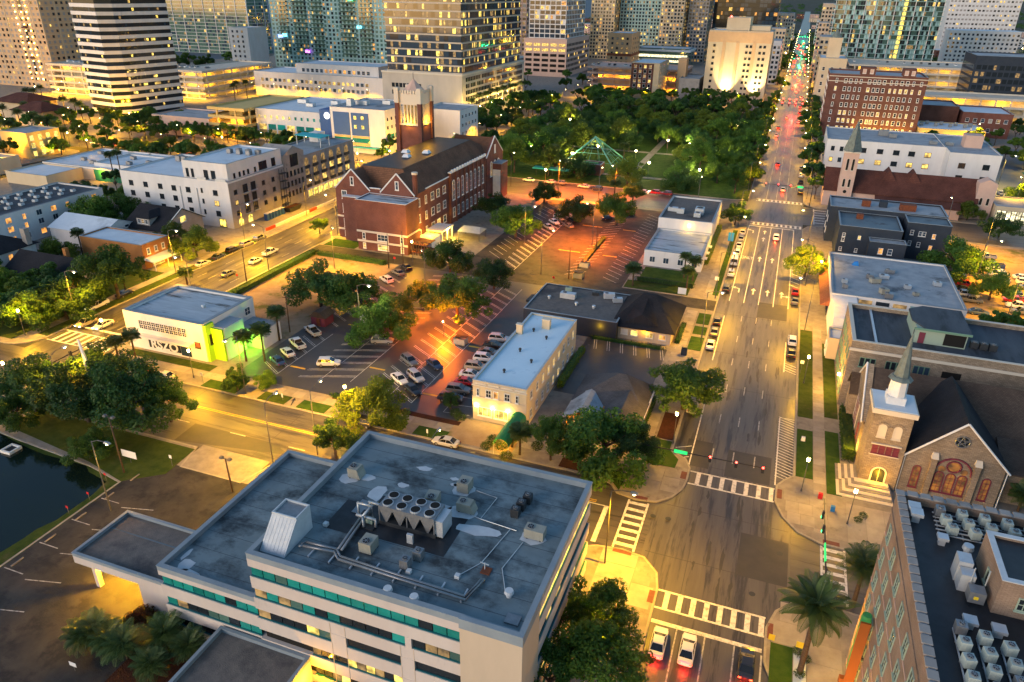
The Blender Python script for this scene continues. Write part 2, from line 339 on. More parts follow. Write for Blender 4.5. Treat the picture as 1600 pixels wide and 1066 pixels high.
def offs(pts, d):
    n = len(pts); out = []
    for i in range(n):
        a, b, c = Vector(pts[i-1]).to_2d(), Vector(pts[i]).to_2d(), Vector(pts[(i+1) % n]).to_2d()
        e1 = (b-a).normalized(); e2 = (c-b).normalized(); n1 = Vector((-e1.y, e1.x)); n2 = Vector((-e2.y, e2.x))
        m = (n1+n2); m = m/max(.3, m.length_squared)*2; out.append((b.x+m.x*d, b.y+m.y*d))
    return out
def block(name, pts, label, mat='concrete', kerb=True):
    o = sheet(name, mat, pts, -.2, .15, label)
    if kerb:
        mb = MB(); q = offs(pts, .28); w = offs(pts, -.02); k = len(pts)
        for i in range(k):
            j = (i+1) % k
            mb.hull([(*w[i], -.1), (*w[j], -.1), (*q[j], -.1), (*q[i], -.1)], [(*w[i], .18), (*w[j], .18), (*q[j], .18), (*q[i], .18)])
        mb.build('kerb', 'kerb', o)
    return o
def rr(x0, x1, y0, y1, r=6):
    out = []
    for cx, cy_, a0 in ((x0+r, y0+r, 180), (x1-r, y0+r, 270), (x1-r, y1-r, 0), (x0+r, y1-r, 90)):
        out += [(cx+r*math.cos(rad(a0+t)), cy_+r*math.sin(rad(a0+t))) for t in (0, 22, 45, 68, 90)]
    return out
b1 = block('city_block', [(-126, 102), (-123.6, 96.4), (-118, 94.1), (-19, 94.1), (-17, 93.2), (-15.6, 91.3), (-12.5, 90.7), (-9.5, 91.2), (-7.4, 93.2), (-6.1, 96), (-5.8, 98.5), (-5.8, 102), (-6.8, 104.4), (-9.3, 106), (-9.3, 240), (-7.6, 243), (-7.0, 247), (-7.5, 252), (-10, 255), (-14, 256), (-118, 256), (-124, 253), (-126, 247)],
     'large city block with parking lots between the two avenues')
b0 = block('city_block', [(-88.4, -20), (-6, -20), (-6, 73.5), (-6.6, 76.4), (-8.8, 78.8), (-12, 79.3), (-15.5, 78.8), (-17.5, 77.8), (-69.5, 77.8), (-71, 72.5), (-82.4, 72.5), (-84, 77.8), (-120, 77.8), (-126, 72), (-126, 69.8), (-112.9, 68.4), (-96, 67.2), (-88.4, 65.6)], 'paved block under the big flat-roofed office building')
b0r = block('city_block', [(9.9, -20), (70, -20), (70, 78.2), (18, 78.2), (13.5, 78.6), (10.5, 77.6), (8.4, 75.2), (7.4, 72), (7.4, 66.5), (8.4, 64), (9.9, 62)], 'paved corner block under the tall pink brick building')
b1r = block('city_block', [(9.9, 106), (8.6, 104.4), (7.45, 102.4), (7.4, 98), (8.6, 94.6), (10.8, 91.8), (14, 90.4), (20, 90.2), (130, 91.5), (130, 256), (16, 256), (11.5, 254), (9.9, 250)], 'city block under the stone church and the grey-roofed shops')
pk = block('park_ground', rr(-126, -9.3, 280, 505, 6), 'grassy park block under the dense tree canopy', 'lawn')
block('city_block', rr(9.9, 140, 280, 505, 6), 'city block under the brown-roofed church and the brick hotel')
block('city_block', rr(-285, -144, 94.1, 256, 6), 'city block under the white apartment building and old houses')
block('city_block', rr(-285, -144, 280, 505, 6), 'city block under the blue and white clinic')
block('city_block', rr(-560, -305, 280, 505, 6), 'city block under the black and white striped tower')
block('city_block', rr(-560, -300, 94.1, 250, 6), 'city block at far left under palms and red roofs')
for i, y in enumerate((523, 718, 908, 1118)):
    for x0, x1, s in ((-126, -9.3, 'middle'), (9.9, 200, 'right'), (-285, -144, 'left'), (-560, -305, 'far left')):
        block('city_block', rr(x0, x1, y, (700, 890, 1100, 1350)[i], 5), 'distant city block, %s row beyond the park, %s' % (ordw(i+1), s), 'concrete', False)
# bay, far shore
sheet('bay', 'bay', rect(-8000, -560, 640, 7000), -.1, .05, 'grey-blue bay water in the far upper left')
sheet('far_shore', 'grass', rect(-1900, -900, 1050, 1330), -.1, .4, 'low green spit of land across the bay at upper left')
# ---- pond with grass bank
pond = [(-115.5, 66.8), (-108.4, 65.6), (-97.0, 65.8), (-91.0, 64.6), (-90.2, 61.5), (-90.2, 56.1), (-91.3, 53.1), (-91.8, 48.7)]
sheet('pond', 'water', rect(-190, -86, -30, 78), -.02, .02, 'dark still pond at lower left')
mb = MB(); inner = [(-190, 66)]+pond[0:8]+[(-92.5, -20)]
outer = [(-190, 78), (-126, 77), (-116, 74), (-96, 72), (-88, 67), (-88, 64), (-88, 60), (-88, 54), (-88, 44), (-88, -20)]
for i in range(len(inner)-1): mb.poly([(*inner[i], -.02), (*inner[i+1], -.02), (*outer[i+1], .16), (*outer[i], .16)])
struct(mb.build('pond_bank', 'grass'), 'green grass bank sloping down to the pond')
# ---- parking lots, lawns, lots
def on(name, mat, pts, par, h=.02, z=.15): return sheet(name, mat, pts, z-.02, z+h, None, par)
lot1 = sheet('parking_lot', 'asphalt_lot', rect(-95.2, -45, 100.6, 169.6), .1, .17, 'dark asphalt parking lot with trees beside the blue-roofed building')
lot2 = sheet('parking_lot', 'asphalt_old', rect(-79, -33.8, 176.2, 253), .1, .17, 'orange-lit parking lot between the alley and the park')
lot3 = sheet('parking_lot', 'asphalt_lot', rect(-34.2, -16.6, 118, 144), .1, .17, 'small dark parking lot behind the grey-roofed house')
alley = sheet('alley', 'asphalt_old', rect(-125.7, -9.6, 169.6, 176.2), .1, .165, 'narrow worn alley crossing the block between the two lots')
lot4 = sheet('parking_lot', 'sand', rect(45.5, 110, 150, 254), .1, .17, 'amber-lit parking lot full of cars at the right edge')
lot5 = sheet('parking_lot', 'asphalt_old', rect(-88, -60, -18, 72.4), .1, .17, 'stained asphalt car park between the pond and the office')
lot6 = sheet('parking_lot', 'asphalt_lot', rect(72, 138, 300, 440), .1, .17, 'yellow-lit car park beside the white apartment block at right')
vac = sheet('vacant_lot', 'sand', rect(-124.5, -95.2, 118, 169), .1, .17, 'bare sandy vacant lot beside the retro white building')
on('driveway', 'concrete', rect(-83.4, -70, 71, 78.6), b0, .012)
def slabs(par, x0, x1, y0, y1, along, step, mat='slab'):
    n = max(1, round(((y1-y0) if along == 'y' else (x1-x0))/step))
    for i in range(n):
        if along == 'y':
            a = y0+(y1-y0)*i/n; b = y0+(y1-y0)*(i+1)/n; box('paving_slab', mat, x0, x1, a+.02, b-.02, .1, .172, par)
        else:
            a = x0+(x1-x0)*i/n; b = x0+(x1-x0)*(i+1)/n; box('paving_slab', mat, a+.02, b-.02, y0, y1, .1, .172, par)
sw = empty('sidewalk', (13.9, 98, .15)); struct(sw, 'slab sidewalk along the right street past the church lawn'); slabs(sw, 13, 14.8, 92.6, 168, 'y', 1.8)
sw = empty('sidewalk', (-14.3, 98, .15)); struct(sw, 'slab sidewalk along the left kerb of the right street'); slabs(sw, -15.6, -13.1, 92.2, 168, 'y', 2.2); slabs(sw, -13.0, -11.2, 178, 246, 'y', 2.6)
sw = empty('sidewalk', (-80, 98.4, .15)); struct(sw, 'slab sidewalk along the upper kerb of the cross street'); slabs(sw, -121, -20, 97.5, 99.6, 'x', 2.3)
sw = empty('sidewalk', (-20, 72, .15)); struct(sw, 'slab sidewalk round the corner beside the office'); slabs(sw, -14.4, -9.6, 40, 76, 'y', 3.0)
sw = empty('sidewalk', (12, 70, .15)); struct(sw, 'slab sidewalk beside the tall pink building'); slabs(sw, 12.2, 16.0, 50, 77.6, 'y', 3.0)
sw = empty('sidewalk', (-148, 120, .15)); struct(sw, 'slab sidewalk along the left avenue beside the old houses'); slabs(sw, -149.6, -147.4, 100, 215, 'y', 3.2)
# corner panels
cp = empty('corner_plaza', (-9.5, 96, .15)); struct(cp, 'pale paved street corner under the green street sign')
for x0, x1, y0, y1 in ((-13, -9.6, 92.4, 96.4), (-9.5, -6.9, 94.4, 98.2), (-13, -9.6, 96.5, 100.2), (-9.5, -6.2, 98.3, 101.6), (-12.4, -9.6, 91.3, 92.3)): box('paving_slab', 'slab', x0, x1, y0, y1, .1, .174, cp)
for x0, x1, y0, y1 in ((-7.0, -6.1, 98.6, 100.6), (-12.6, -10.8, 90.95, 91.8)): box('tactile_pad', 'redpad', x0, x1, y0, y1, .1, .18, cp)
cp = empty('corner_plaza', (11, 96, .15)); struct(cp, 'pale paved street corner in front of the church steps')
for i in range(3):
    for j in range(3): box('paving_slab', 'slab', 9.3+i*1.9-.3*j, 11.15+i*1.9-.3*j, 93.6+j*2.7, 96.25+j*2.7, .1, .174, cp)
for i in range(6): box('paving_slab', 'slab', 15+i*2.6, 17.55+i*2.6, 92.2, 101.5, .1, .173, cp)
box('tactile_pad', 'redpad', 7.6, 8.4, 99, 101.4, .1, .18, cp); box('tactile_pad', 'redpad', 14.2, 16.4, 90.7, 91.5, .1, .18, cp)
cp = empty('corner_plaza', (-9, 75, .15)); struct(cp, 'brightly lit pale street corner beside the office')
for x0, x1, y0, y1 in ((-9.5, -6.6, 69.5, 73.4), (-9.5, -7.2, 73.5, 76.4), (-14.5, -9.6, 76.1, 78.6)): box('paving_slab', 'slab', x0, x1, y0, y1, .1, .174, cp)
box('tactile_pad', 'redpad', -7.0, -6.2, 70.8, 73, .1, .18, cp); box('tactile_pad', 'redpad', -13.2, -10.6, 78.3, 79.1, .1, .18, cp)
cp = empty('corner_plaza', (9.5, 72, .15)); struct(cp, 'paved street corner beneath the date palm')
for x0, x1, y0, y1 in ((8.0, 12.1, 70, 73.6), (9.0, 12.1, 73.7, 77), (12.2, 16, 77.65, 78.1)): box('paving_slab', 'slab', x0, x1, y0, y1, .1, .174, cp)
box('tactile_pad', 'redpad', 7.6, 8.3, 70.3, 72.8, .1, .18, cp)
# lawns and verges: each a patch of the setting
def lawn(pts, label, mat='grass', h=.06, name='lawn'): return sheet(name, mat, pts, .1, .15+h, label)
lawn(rect(10.3, 12.9, 106, 121), 'narrow grass verge by the hatched kerb in front of the church', 'lawn')
lawn(rect(10.3, 12.9, 125.5, 166), 'long grass verge along the right kerb behind the parked cars')
lawn(rect(14.9, 17.1, 103, 122), 'grass strip between the sidewalk and the church hedge', 'lawn')
lawn(rect(14.9, 17.2, 127, 160), 'grass strip beside the stone annex wall')
lawn([(-12.8, 101), (-8.2, 101), (-8.0, 103.6), (-9.8, 106), (-9.8, 108.6), (-12.8, 108.6)], 'green lawn patch behind the corner with the street sign', 'lawn')
lawn(rect(-12.6, -9.8, 109, 118), 'bare shaded soil under the kerbside oak', 'mulch')
for a, b in ((146, 153), (154.5, 159), (160.5, 167)): lawn(rect(-12.7, -9.8, a, b), 'small grass verge %s on the left kerb' % {146: 'by the oak', 154.5: 'in the middle', 160.5: 'before the alley'}[a], 'lawn')
lawn(rect(-11.1, -9.7, 180, 240), 'long grass verge by the row of white parked cars', 'lawn')
lawn([(-20, 92), (-19, 94.5), (-17, 94), (-15.4, 92), (-15, 96.8), (-20, 96.8)], 'little lawn around the signal pole base', 'lawn')
lawn(rect(-26, -20.2, 94.6, 97.3), 'brown soil verge under the big oak by the corner', 'mulch')
for i, (a, b) in enumerate(((-60.5, -54.6), (-52.5, -46.6), (-76.4, -70.4), (-85, -79), (-98, -90))):
    lawn(rect(a, b, 94.5, 97.3), 'grass verge panel, %s from the left along the cross street kerb' % ordw((4, 5, 3, 2, 1)[i]), 'lawn' if i != 3 else 'grass')
lawn(rect(-122, -100.5, 99.8, 102.2), 'thin lawn in front of the retro white building')
lawn(rect(-72, -46, 99.7, 101), 'planting strip between sidewalk and parking lot', 'mulch')
lawn(rect(-125.6, -123.2, 104, 170), 'grass strip along the avenue beside the hedge', 'lawn')
lawn(rect(-124.5, -114, 176.5, 183), 'lit patch of lawn beside the brick school', 'lawn')
lawn(rect(-31, -16.5, 183, 194.5), 'fenced little lawn behind the low white building', 'lawn')
lawn(rect(-33.5, -17, 177, 182.6), 'grassy strip along the alley', 'grass')
lawn([(-88.3, 65.9), (-83.2, 69.9), (-83.8, 77), (-118, 77), (-120, 71), (-97, 68)], 'rough lawn under the big trees by the pond')
lawn(rect(-46.8, -34.4, 95, 102.5), 'lit sandy terrace in front of the blue-roofed building', 'sand', .04, 'terrace')
lawn([(8.1, 63.4), (10.6, 62.2), (10.6, 69.8), (8.1, 69.8)], 'green verge at the kerb by the date palm', 'lawn')
lawn(rect(10.7, 12.1, 60, 69), 'white gravel bed around the date palm', 'roof_white', .03, 'gravel_bed')
lawn(rect(-61, -46.6, 30, 44.6), 'red mulch bed beside the office wing', 'mulch', .04, 'planting_bed')
lawn(rect(-147.2, -144.4, 100, 175), 'grass verge along the left avenue by the parked cars', 'grass')
lawn(rect(-200, -150, 96, 140), 'shaded yard under the street trees at left', 'grass')
lawn(rect(-14, -9.6, 282, 504), 'shaded verge between the park and the right street', 'grass')
for x0, x1, y0, y1, l in ((-100, -40, 300, 303, 'pale path in front of the glass pyramid'), (-60, -57, 303, 420, 'pale path through the park lawn'), (-110, -20, 352, 355, 'pale path across the park')): sheet('park_path', 'concrete', rect(x0, x1, y0, y1), .1, .19, l)
# ---- street paint
def paint(par, x0, x1, y0, y1, mat='paint_white', z=.006, name='stripe', rz=0): return box(name, mat, x0, x1, y0, y1, z-.004, z+.006, par, rz)
def crosswalk(label, x0, x1, y0, y1, along, n, edge=True, mat='paint_white'):
    e = empty('crosswalk', ((x0+x1)/2, (y0+y1)/2, 0)); struct(e, label)
    if edge:
        if along == 'x': paint(e, x0, x1, y0-.15, y0+.15, mat); paint(e, x0, x1, y1-.15, y1+.15, mat)
        else: paint(e, x0-.15, x0+.15, y0, y1, mat); paint(e, x1-.15, x1+.15, y0, y1, mat)
    for i in range(n):
        if along == 'x':
            c = x0+(x1-x0)*(i+.75)/n; paint(e, c-.33, c+.33, y0+.17, y1-.17, mat)
        else:
            c = y0+(y1-y0)*(i+.6)/n; paint(e, x0+.17, x1-.17, c-.33, c+.33, mat)
crosswalk('white striped crosswalk below the red traffic signals', -5.7, 7.3, 98, 101.4, 'x', 7)
crosswalk('white striped crosswalk in front of the three waiting cars', -5.95, 7.35, 70.5, 73.6, 'x', 8)
crosswalk('yellow-lit striped crosswalk beside the office corner', -13.4, -10.5, 79.4, 90.6, 'y', 7)
crosswalk('striped crosswalk at the right beside the pink building', 14.0, 17.0, 79.2, 90.2, 'y', 7)
crosswalk('distant crosswalk nearest side of the next intersection', -6.6, 9.6, 250.2, 253.2, 'x', 11)
crosswalk('distant crosswalk on the far side of the next intersection', -6.6, 9.6, 282.6, 285.6, 'x', 11)
crosswalk('distant crosswalk at the navy building corner', 13.5, 18, 258, 278, 'y', 6)
crosswalk('yellow-lit crosswalk on the left avenue', -143.4, -126.6, 99, 104, 'x', 9)
crosswalk('yellow-lit crosswalk across the left street by the pond trees', -125, -121, 79.5, 92.5, 'y', 7)
ln = empty('lane_markings', (0, 130, 0)); struct(ln, 'white lane lines painted on the right street')
for x in (-6.7, -3.2, .3, 3.8, 7.3): paint(ln, x-.1, x+.1, 178, 248.5, name='lane_line')
paint(ln, -6.7, 7.3, 248.0, 248.6, name='stop_line')
for x in (-2.9, .45, 3.85):
    for y in range(106, 168, 12): paint(ln, x-.09, x+.09, y, y+3.4, 'paint_old', name='lane_dash')
for x in (-2.7, .65, 4.1): paint(ln, x-.09, x+.09, 42, 68, 'paint_old', name='lane_line')
paint(ln, 7.1, 7.3, 30, 67.5, name='lane_line'); paint(ln, -5.9, 7.2, 67.9, 68.5, name='stop_line')
paint(ln, -6.3, -6.1, 102, 124, name='lane_line'); paint(ln, -7.0, -6.8, 143, 168, name='lane_line'); paint(ln, 7.2, 7.4, 102.5, 124, name='lane_line'); paint(ln, 7.3, 7.5, 143, 158, name='lane_line')
for y in (286, 330, 380, 430): 
    for x in (-3.2, .3, 3.8): paint(ln, x-.1, x+.1, y, y+40, 'paint_old', name='lane_line')
ht = empty('hatched_markings', (8.6, 114, 0)); struct(ht, 'white diagonal hatching in the kerb lane by the church')
for i in range(23): paint(ht, 7.0, 10.1, 104.6+i*.87-.07, 104.6+i*.87+.07, name='hatch_line', rz=rad(-24))
paint(ht, 7.35, 9.85, 124, 124.15, name='hatch_line')
ht = empty('hatched_markings', (8.6, 145, 0)); struct(ht, 'short white diagonal hatching behind the parked white car')
for i in range(4): paint(ht, 7.3, 9.9, 143.3+i*1.1, 143.45+i*1.1, name='hatch_line', rz=rad(-30))
ht = empty('hatched_markings', (8.6, 205, 0)); struct(ht, 'white diagonal hatching in the far right kerb lane')
for i in range(10): paint(ht, 7.3, 9.9, 194.3+i*3.2, 194.6+i*3.2, name='hatch_line', rz=rad(-38))
ht = empty('hatched_markings', (-7.6, 103, 0)); struct(ht, 'small white chevrons at the left kerb before the crosswalk')
for y in (104.6, 108): paint(ht, -9.2, -6.3, y, y+.15, name='hatch_line', rz=rad(30))
ht = empty('hatched_markings', (8.6, 60, 0)); struct(ht, 'white hatching at the lower right kerb')
for i in range(8): paint(ht, 7.2, 10, 50+i*1.8, 50.2+i*1.8, name='hatch_line', rz=rad(-35))
ys = empty('centre_line', (-85, 88.3, 0)); struct(ys, 'double yellow centre line on the cross street')
for y in (88.15, 88.55): paint(ys, -119, -18, y-.09, y+.09, 'paint_yellow', name='lane_line')
for x in range(-118, -30, 12): paint(ys, x, x+3.2, 83.4, 83.6, 'paint_old', name='lane_dash')
paint(ys, -16.6, -15.9, 79.4, 87.8, name='stop_line'); paint(ys, -19, -16.6, 87.6, 87.8, name='lane_line')
al = empty('lane_markings', (-135, 150, 0)); struct(al, 'white lane lines painted on the left avenue')
for x in (-140, -136.5, -133, -129.5):
    for y in range(108, 240, 11): paint(al, x-.09, x+.09, y, y+3.6, 'paint_old', name='lane_dash')
paint(al, -143.5, -126.5, 106.2, 106.9, name='stop_line')
for i, x in enumerate((-126.4, -126.4)): paint(al, x-.1, x+.1, 110, 165, name='lane_line')
def arrow(x, y, kind, rz=0, s=1.0, mat='paint_white', par=None, z=.004):
    mb = MB(); 
    mb.prism([(-.12, -1.5), (.12, -1.5), (.12, .5), (-.12, .5)], 0, .008)
    if kind != 'left': mb.prism([(-.5, .45), (.5, .45), (0, 1.6)], 0, .008)
    if kind == 'left': mb.prism([(.1, .1), (.1, .5), (-.9, 1.0), (-.9, .7)], 0, .008); mb.prism([(-.8, .3), (-.8, 1.4), (-1.7, .9)], 0, .008)
    if kind == 'right': mb.prism([(.1, -.7), (.9, -.7), (.9, -.4), (.1, -.4)], 0, .009); mb.prism([(.9, -1.1), (1.8, -.55), (.9, 0)], 0, .009)
    o = mb.build('arrow', mat, None); o.location = (x, y, z); o.rotation_euler = (0, 0, rz); o.scale = (s, s*1.15, 1); WM[o] = Matrix.LocRotScale(o.location, o.rotation_euler, o.scale)
    if par: o.parent = par; o.matrix_parent_inverse = WM[par].inverted()
    return o
for y, ks in ((187, ('left', 'up', 'up', 'right')), (214, (None, 'up', 'up', 'right')), (234, (None, 'up', 'up', None)), (242, ('left', 'up', None, None))):
    for k, x in zip(ks, (-5, -1.45, 2.05, 5.5)):
        if k: arrow(x, y, k, par=ln, s=1.25)
def textobj(name, body, size, mat, loc, rot, scale=(1, 1, 1), par=None, extrude=.004, off=0.0, align='CENTER'):
    tc = bpy.data.curves.new(name, 'FONT'); tc.body = body; tc.size = size; tc.extrude = extrude; tc.offset = off; tc.align_x = align
    t0 = bpy.data.objects.new('text_tmp', tc); col.objects.link(t0); bpy.context.view_layer.update()
    me = bpy.data.meshes.new_from_object(t0.evaluated_get(bpy.context.evaluated_depsgraph_get())); bpy.data.objects.remove(t0); bpy.data.curves.remove(tc)
    me.materials.clear(); me.materials.append(MATS[mat])
    o = bpy.data.objects.new(name, me); o.location = loc; o.rotation_euler = rot; o.scale = scale; return link(o, par)
textobj('lettering', 'ONLY', 1.3, 'paint_white', (-5, 213, .006), (0, 0, 0), (1, 2.6, 1), ln)['label'] = 'white word ONLY painted in the turn lane'
for x, y, s_ in ((-58.8, 96, .9), (-78, 96, .9)): arrow(x, y, 'up', rad(20), .8, 'pole_dark', cross_st, .19)
for x, y, w in ((-5.2, 112, 4.2), (3.0, 111, 7)): on('asphalt_patch', 'asphalt_patch', rect(x-w/2, x+w/2, y-9, y-1), main_st, -.012 if x < 0 else -.0115, .015)
on('asphalt_patch', 'asphalt_patch', [(-89.6, 83.6), (-73.3, 83.5), (-68.1, 81.5), (-89.2, 78.1)], cross_st, -.01, .015)
on('asphalt_patch', 'asphalt_patch', rect(3.2, 9.7, 80, 89), main_st, -.012, .015); on('asphalt_patch', 'asphalt_patch', rect(0.4, 7.2, 170, 180), main_st, -.0125, .015)
rs2 = random.Random(8)
for i in range(26):
    x, y = rs2.uniform(-5, 7), rs2.uniform(74, 97) if i < 12 else rs2.uniform(105, 168); k = rs2.uniform(1.2, 3.8); q = [(x+rs2.uniform(.06, .32)*math.cos(2*math.pi*t/14), y+k*rs2.uniform(.6, 1)*math.sin(2*math.pi*t/14)) for t in range(14)]
    on('tyre_stain', 'asphalt_patch', q, main_st, -.0135+.0001*i, .015)
for y in (80.2, 91.5, 103.6, 132, 147.5, 169.2): on('asphalt_seam', 'asphalt_patch', rect(-9, 9.6, y, y+.09), main_st, -.0095, .015)
for x in (-3.2, 4.4): on('asphalt_seam', 'asphalt_patch', rect(x, x+.07, 74, 98), main_st, -.0093, .015)
for x in (-110, -96, -74, -52, -33): on('asphalt_seam', 'asphalt_patch', rect(x, x+.09, 78, 94), cross_st, -.0095, .015)
for i, (x, y) in enumerate(((8.6, 86.4), (5.5, 77.2), (-9.3, 87.8), (-7.1, 88.0))):
    o = MB().cyl(x, y, 0, .012, .42, n=14).build('manhole_cover', 'metal_dark'); tag(o, 'round iron manhole cover %s' % ('right of centre in the near intersection', 'in the street above the waiting cars', 'left of two on the corner under the signals', 'right of two on the corner under the signals')[i], 'manhole', 'manhole covers')
    if i > 1: o.location.z = .175
# parking stalls: every painted line a piece of its lot
def stalls(par, x, y0, y1, step, vx, vy, dbl=.0, z=.174, mat='paint_white', edge=None):
    L = math.hypot(vx, vy); a = math.atan2(vy, vx); y = y0
    while y <= y1:
        for d in ((0, dbl) if dbl else (0,)):
            cx, cy_ = x+vx/2, y+d+vy/2; box('stall_line', mat, cx-L/2, cx+L/2, cy_-.045, cy_+.045, z-.01, z+.008, par, a)
        y += step
    if edge is not None: box('stall_line', mat, edge-.05, edge+.05, y0+min(0, vy), y1+max(0, vy), z-.01, z+.0075, par)
stalls(lot1, -92.8, 107.2, 124, 3.3, 5.3, -3.3, .45, edge=-87.4)
stalls(lot1, -94.2, 131, 166, 3.3, 5.6, -3.4, .45)
stalls(lot1, -82.8, 104.5, 126, 3.1, 4.6, 1.7, .5, edge=-78.1)
stalls(lot1, -77.9, 106.5, 130, 3.1, 5.6, 2.0, .5, edge=-72.2)
stalls(lot1, -82.8, 133, 166, 3.2, 4.6, 1.7, .5)
stalls(lot1, -77.9, 134, 166, 3.2, 5.6, 2.0, .5)
stalls(lot1, -68, 108.5, 165, 3.35, 5.5, -3.5, .5, edge=-62.5)
stalls(lot1, -62.4, 107, 165, 3.35, 5.0, -3.3, .5, edge=-57.4)
stalls(lot1, -50.4, 103, 139, 3.0, 4.8, .6, 0, edge=-50.5)
for y in (106.5, 128.5): paint(lot1, -57, -51.6, y+1, y+1.5, 'paint_yellow', .178, 'speed_line'); paint(lot1, -87, -83.4, y+1, y+1.5, 'paint_yellow', .178, 'speed_line')
paint(lot1, -71.8, -68.3, 113, 113.5, 'paint_yellow', .178, 'speed_line')
stalls(lot2, -69.5, 184, 246, 3.3, 5.0, -4.6, .5); stalls(lot2, -64.4, 180, 244, 3.3, -5.2, 4.9, 0) ; box('stall_line', 'paint_white', -64.35, -64.25, 178, 242, .164, .182, lot2)
stalls(lot2, -50.4, 180, 248, 2.9, 4.9, 4.2, .0); stalls(lot2, -40.2, 182, 248, 3.1, 4.4, -3.2, .0)
stalls(lot2, -76.5, 190, 246, 3.1, 5.0, -4.6, 0)
for y in (199, 226): paint(lot2, -44.5, -40.4, y, y+.5, 'paint_yellow', .178, 'speed_line'); paint(lot2, -58, -51.4, y, y+.5, 'paint_yellow', .178, 'speed_line')
stalls(lot3, -33, 140, 140.1, 4, .1, .1); 
for i in range(6):
    for d in (0, .5): box('stall_line', 'paint_white', -32+i*2.9+d-.05, -32+i*2.9+d+.05, 138.6, 143.4, .164, .182, lot3, rad(12))
for i in range(7): box('stall_line', 'paint_old', -32+i*2.9-.05, -32+i*2.9+.05, 145.2, 148, .164, .182, lot3, rad(-25))
for i in range(9): box('stall_line', 'paint_old', -87.6, -84.2, 20+i*5.2, 20.14+i*5.2, .164, .182, lot5, 0)
for i in range(9): box('stall_line', 'paint_old', -83.2, -78.2, 20+i*5.2, 20.14+i*5.2, .164, .182, lot5, rad(14))
for i in range(10): o = box('wheel_stop', 'concrete', -87.0, -86.8, 21.5+i*5.0, 23.3+i*5.0, .17, .3); tag(o, 'concrete wheel stop beside the pond, %s from the bottom' % ordw(i+1), 'wheel stop', 'wheel stops by the pond')
# ================================================================ BUILDINGS
R = random.Random(7)
def ring(mb, x0, x1, y0, y1, z0, z1, w, mi=0):
    mb.box(x0, x1, y0, y0+w, z0, z1, mi); mb.box(x0, x1, y1-w, y1, z0, z1, mi); mb.box(x0, x0+w, y0+w, y1-w, z0, z1, mi); mb.box(x1-w, x1, y0+w, y1-w, z0, z1, mi)
def roofset(e, x0, x1, y0, y1, h, roof, par, pw, cap, capm):
    box('roof', roof, x0+pw, x1-pw, y0+pw, y1-pw, h-.05, h+.05, e)
    mb = MB(); ring(mb, x0, x1, y0, y1, h, h+par, pw); p = mb.build('parapet', cap, e)
    mb = MB(); ring(mb, x0-.05, x1+.05, y0-.05, y1+.05, h+par, h+par+.08, pw+.1); mb.build('coping', capm, p)
def bld(name, label, x0, x1, y0, y1, top, wall, roof, par=.7, pw=.35, capm='parapet_cap', z0=0, cat='building', parent=None, group=None):
    e = parent or empty(name, ((x0+x1)/2, (y0+y1)/2, z0), label=label, cat=cat, group=group)
    h = top-par; box('wall', wall, x0, x1, y0, y1, z0, h, e); roofset(e, x0, x1, y0, y1, h, roof, par, pw, wall, capm)
    return e
_wm = {}
def wmesh(w, h, fm, gm, nx=1, nz=1, fr=.1, arch=False, sill=True):
    k = (round(w, 2), round(h, 2), fm, gm, nx, nz, fr, arch, sill)
    if k in _wm: return _wm[k]
    mb = MB(); d = -.10
    if arch:
        n = 8; r = w/2; a = [(-r, h-r)]+[(r*math.cos(math.pi-math.pi*i/n), h-r+r*math.sin(math.pi*i/n)) for i in range(1, n)]+[(r, h-r)]
        o = [(-r, 0)]+a+[(r, 0)]; q = [(-r+fr, fr)]+[(x*(r-fr)/r, (z-(h-r))*(r-fr)/r+h-r) for x, z in a]+[(r-fr, fr)]
        for i in range(len(o)):
            j = (i+1) % len(o); mb.hull([(o[i][0], 0, o[i][1]), (o[j][0], 0, o[j][1]), (q[j][0], 0, q[j][1]), (q[i][0], 0, q[i][1])], [(o[i][0], d, o[i][1]), (o[j][0], d, o[j][1]), (q[j][0], d, q[j][1]), (q[i][0], d, q[i][1])])
        mb.poly([(x, -.03, z) for x, z in q], 1)
    else:
        mb.box(-w/2, w/2, d, .02, 0, fr); mb.box(-w/2, w/2, d, .02, h-fr, h); mb.box(-w/2, -w/2+fr, d, .02, fr, h-fr); mb.box(w/2-fr, w/2, d, .02, fr, h-fr)
        mb.poly([(-w/2+fr, -.03, fr), (w/2-fr, -.03, fr), (w/2-fr, -.03, h-fr), (-w/2+fr, -.03, h-fr)], 1)
    for i in range(1, nx): x = -w/2+w*i/nx; mb.box(x-.03, x+.03, -.07, 0, fr, h-fr)
    for i in range(1, nz): z = h*i/nz; mb.box(-w/2+fr, w/2-fr, -.075, 0, z-.03, z+.03)
    if sill: mb.box(-w/2-.08, w/2+.08, -.18, .02, -.12, -.003)
    _wm[k] = mb.mesh('window', [fm, gm]); return _wm[k]
RZ = {'F': 0.0, 'R': math.pi/2, 'L': -math.pi/2}
def win(e, face, pos, u, z, w, h, gm='glass_dark', fm='trim_white', nx=1, nz=1, fr=.1, arch=False, name='window', sill=True):
    loc = (u, pos, z) if face == 'F' else (pos, u, z)
    return inst(name, wmesh(w, h, fm, gm, nx, nz, fr, arch, sill), loc, RZ[face], par=e)
def pick(ws):
    t = R.random()*sum(w for _, w in ws)
    for m, w in ws:
        t -= w
        if t <= 0: return m
    return ws[-1][0]
DK = (('glass_dark', 8), ('glass_blue', 2), ('lit_warm', 1.2), ('lit_dim', .8))
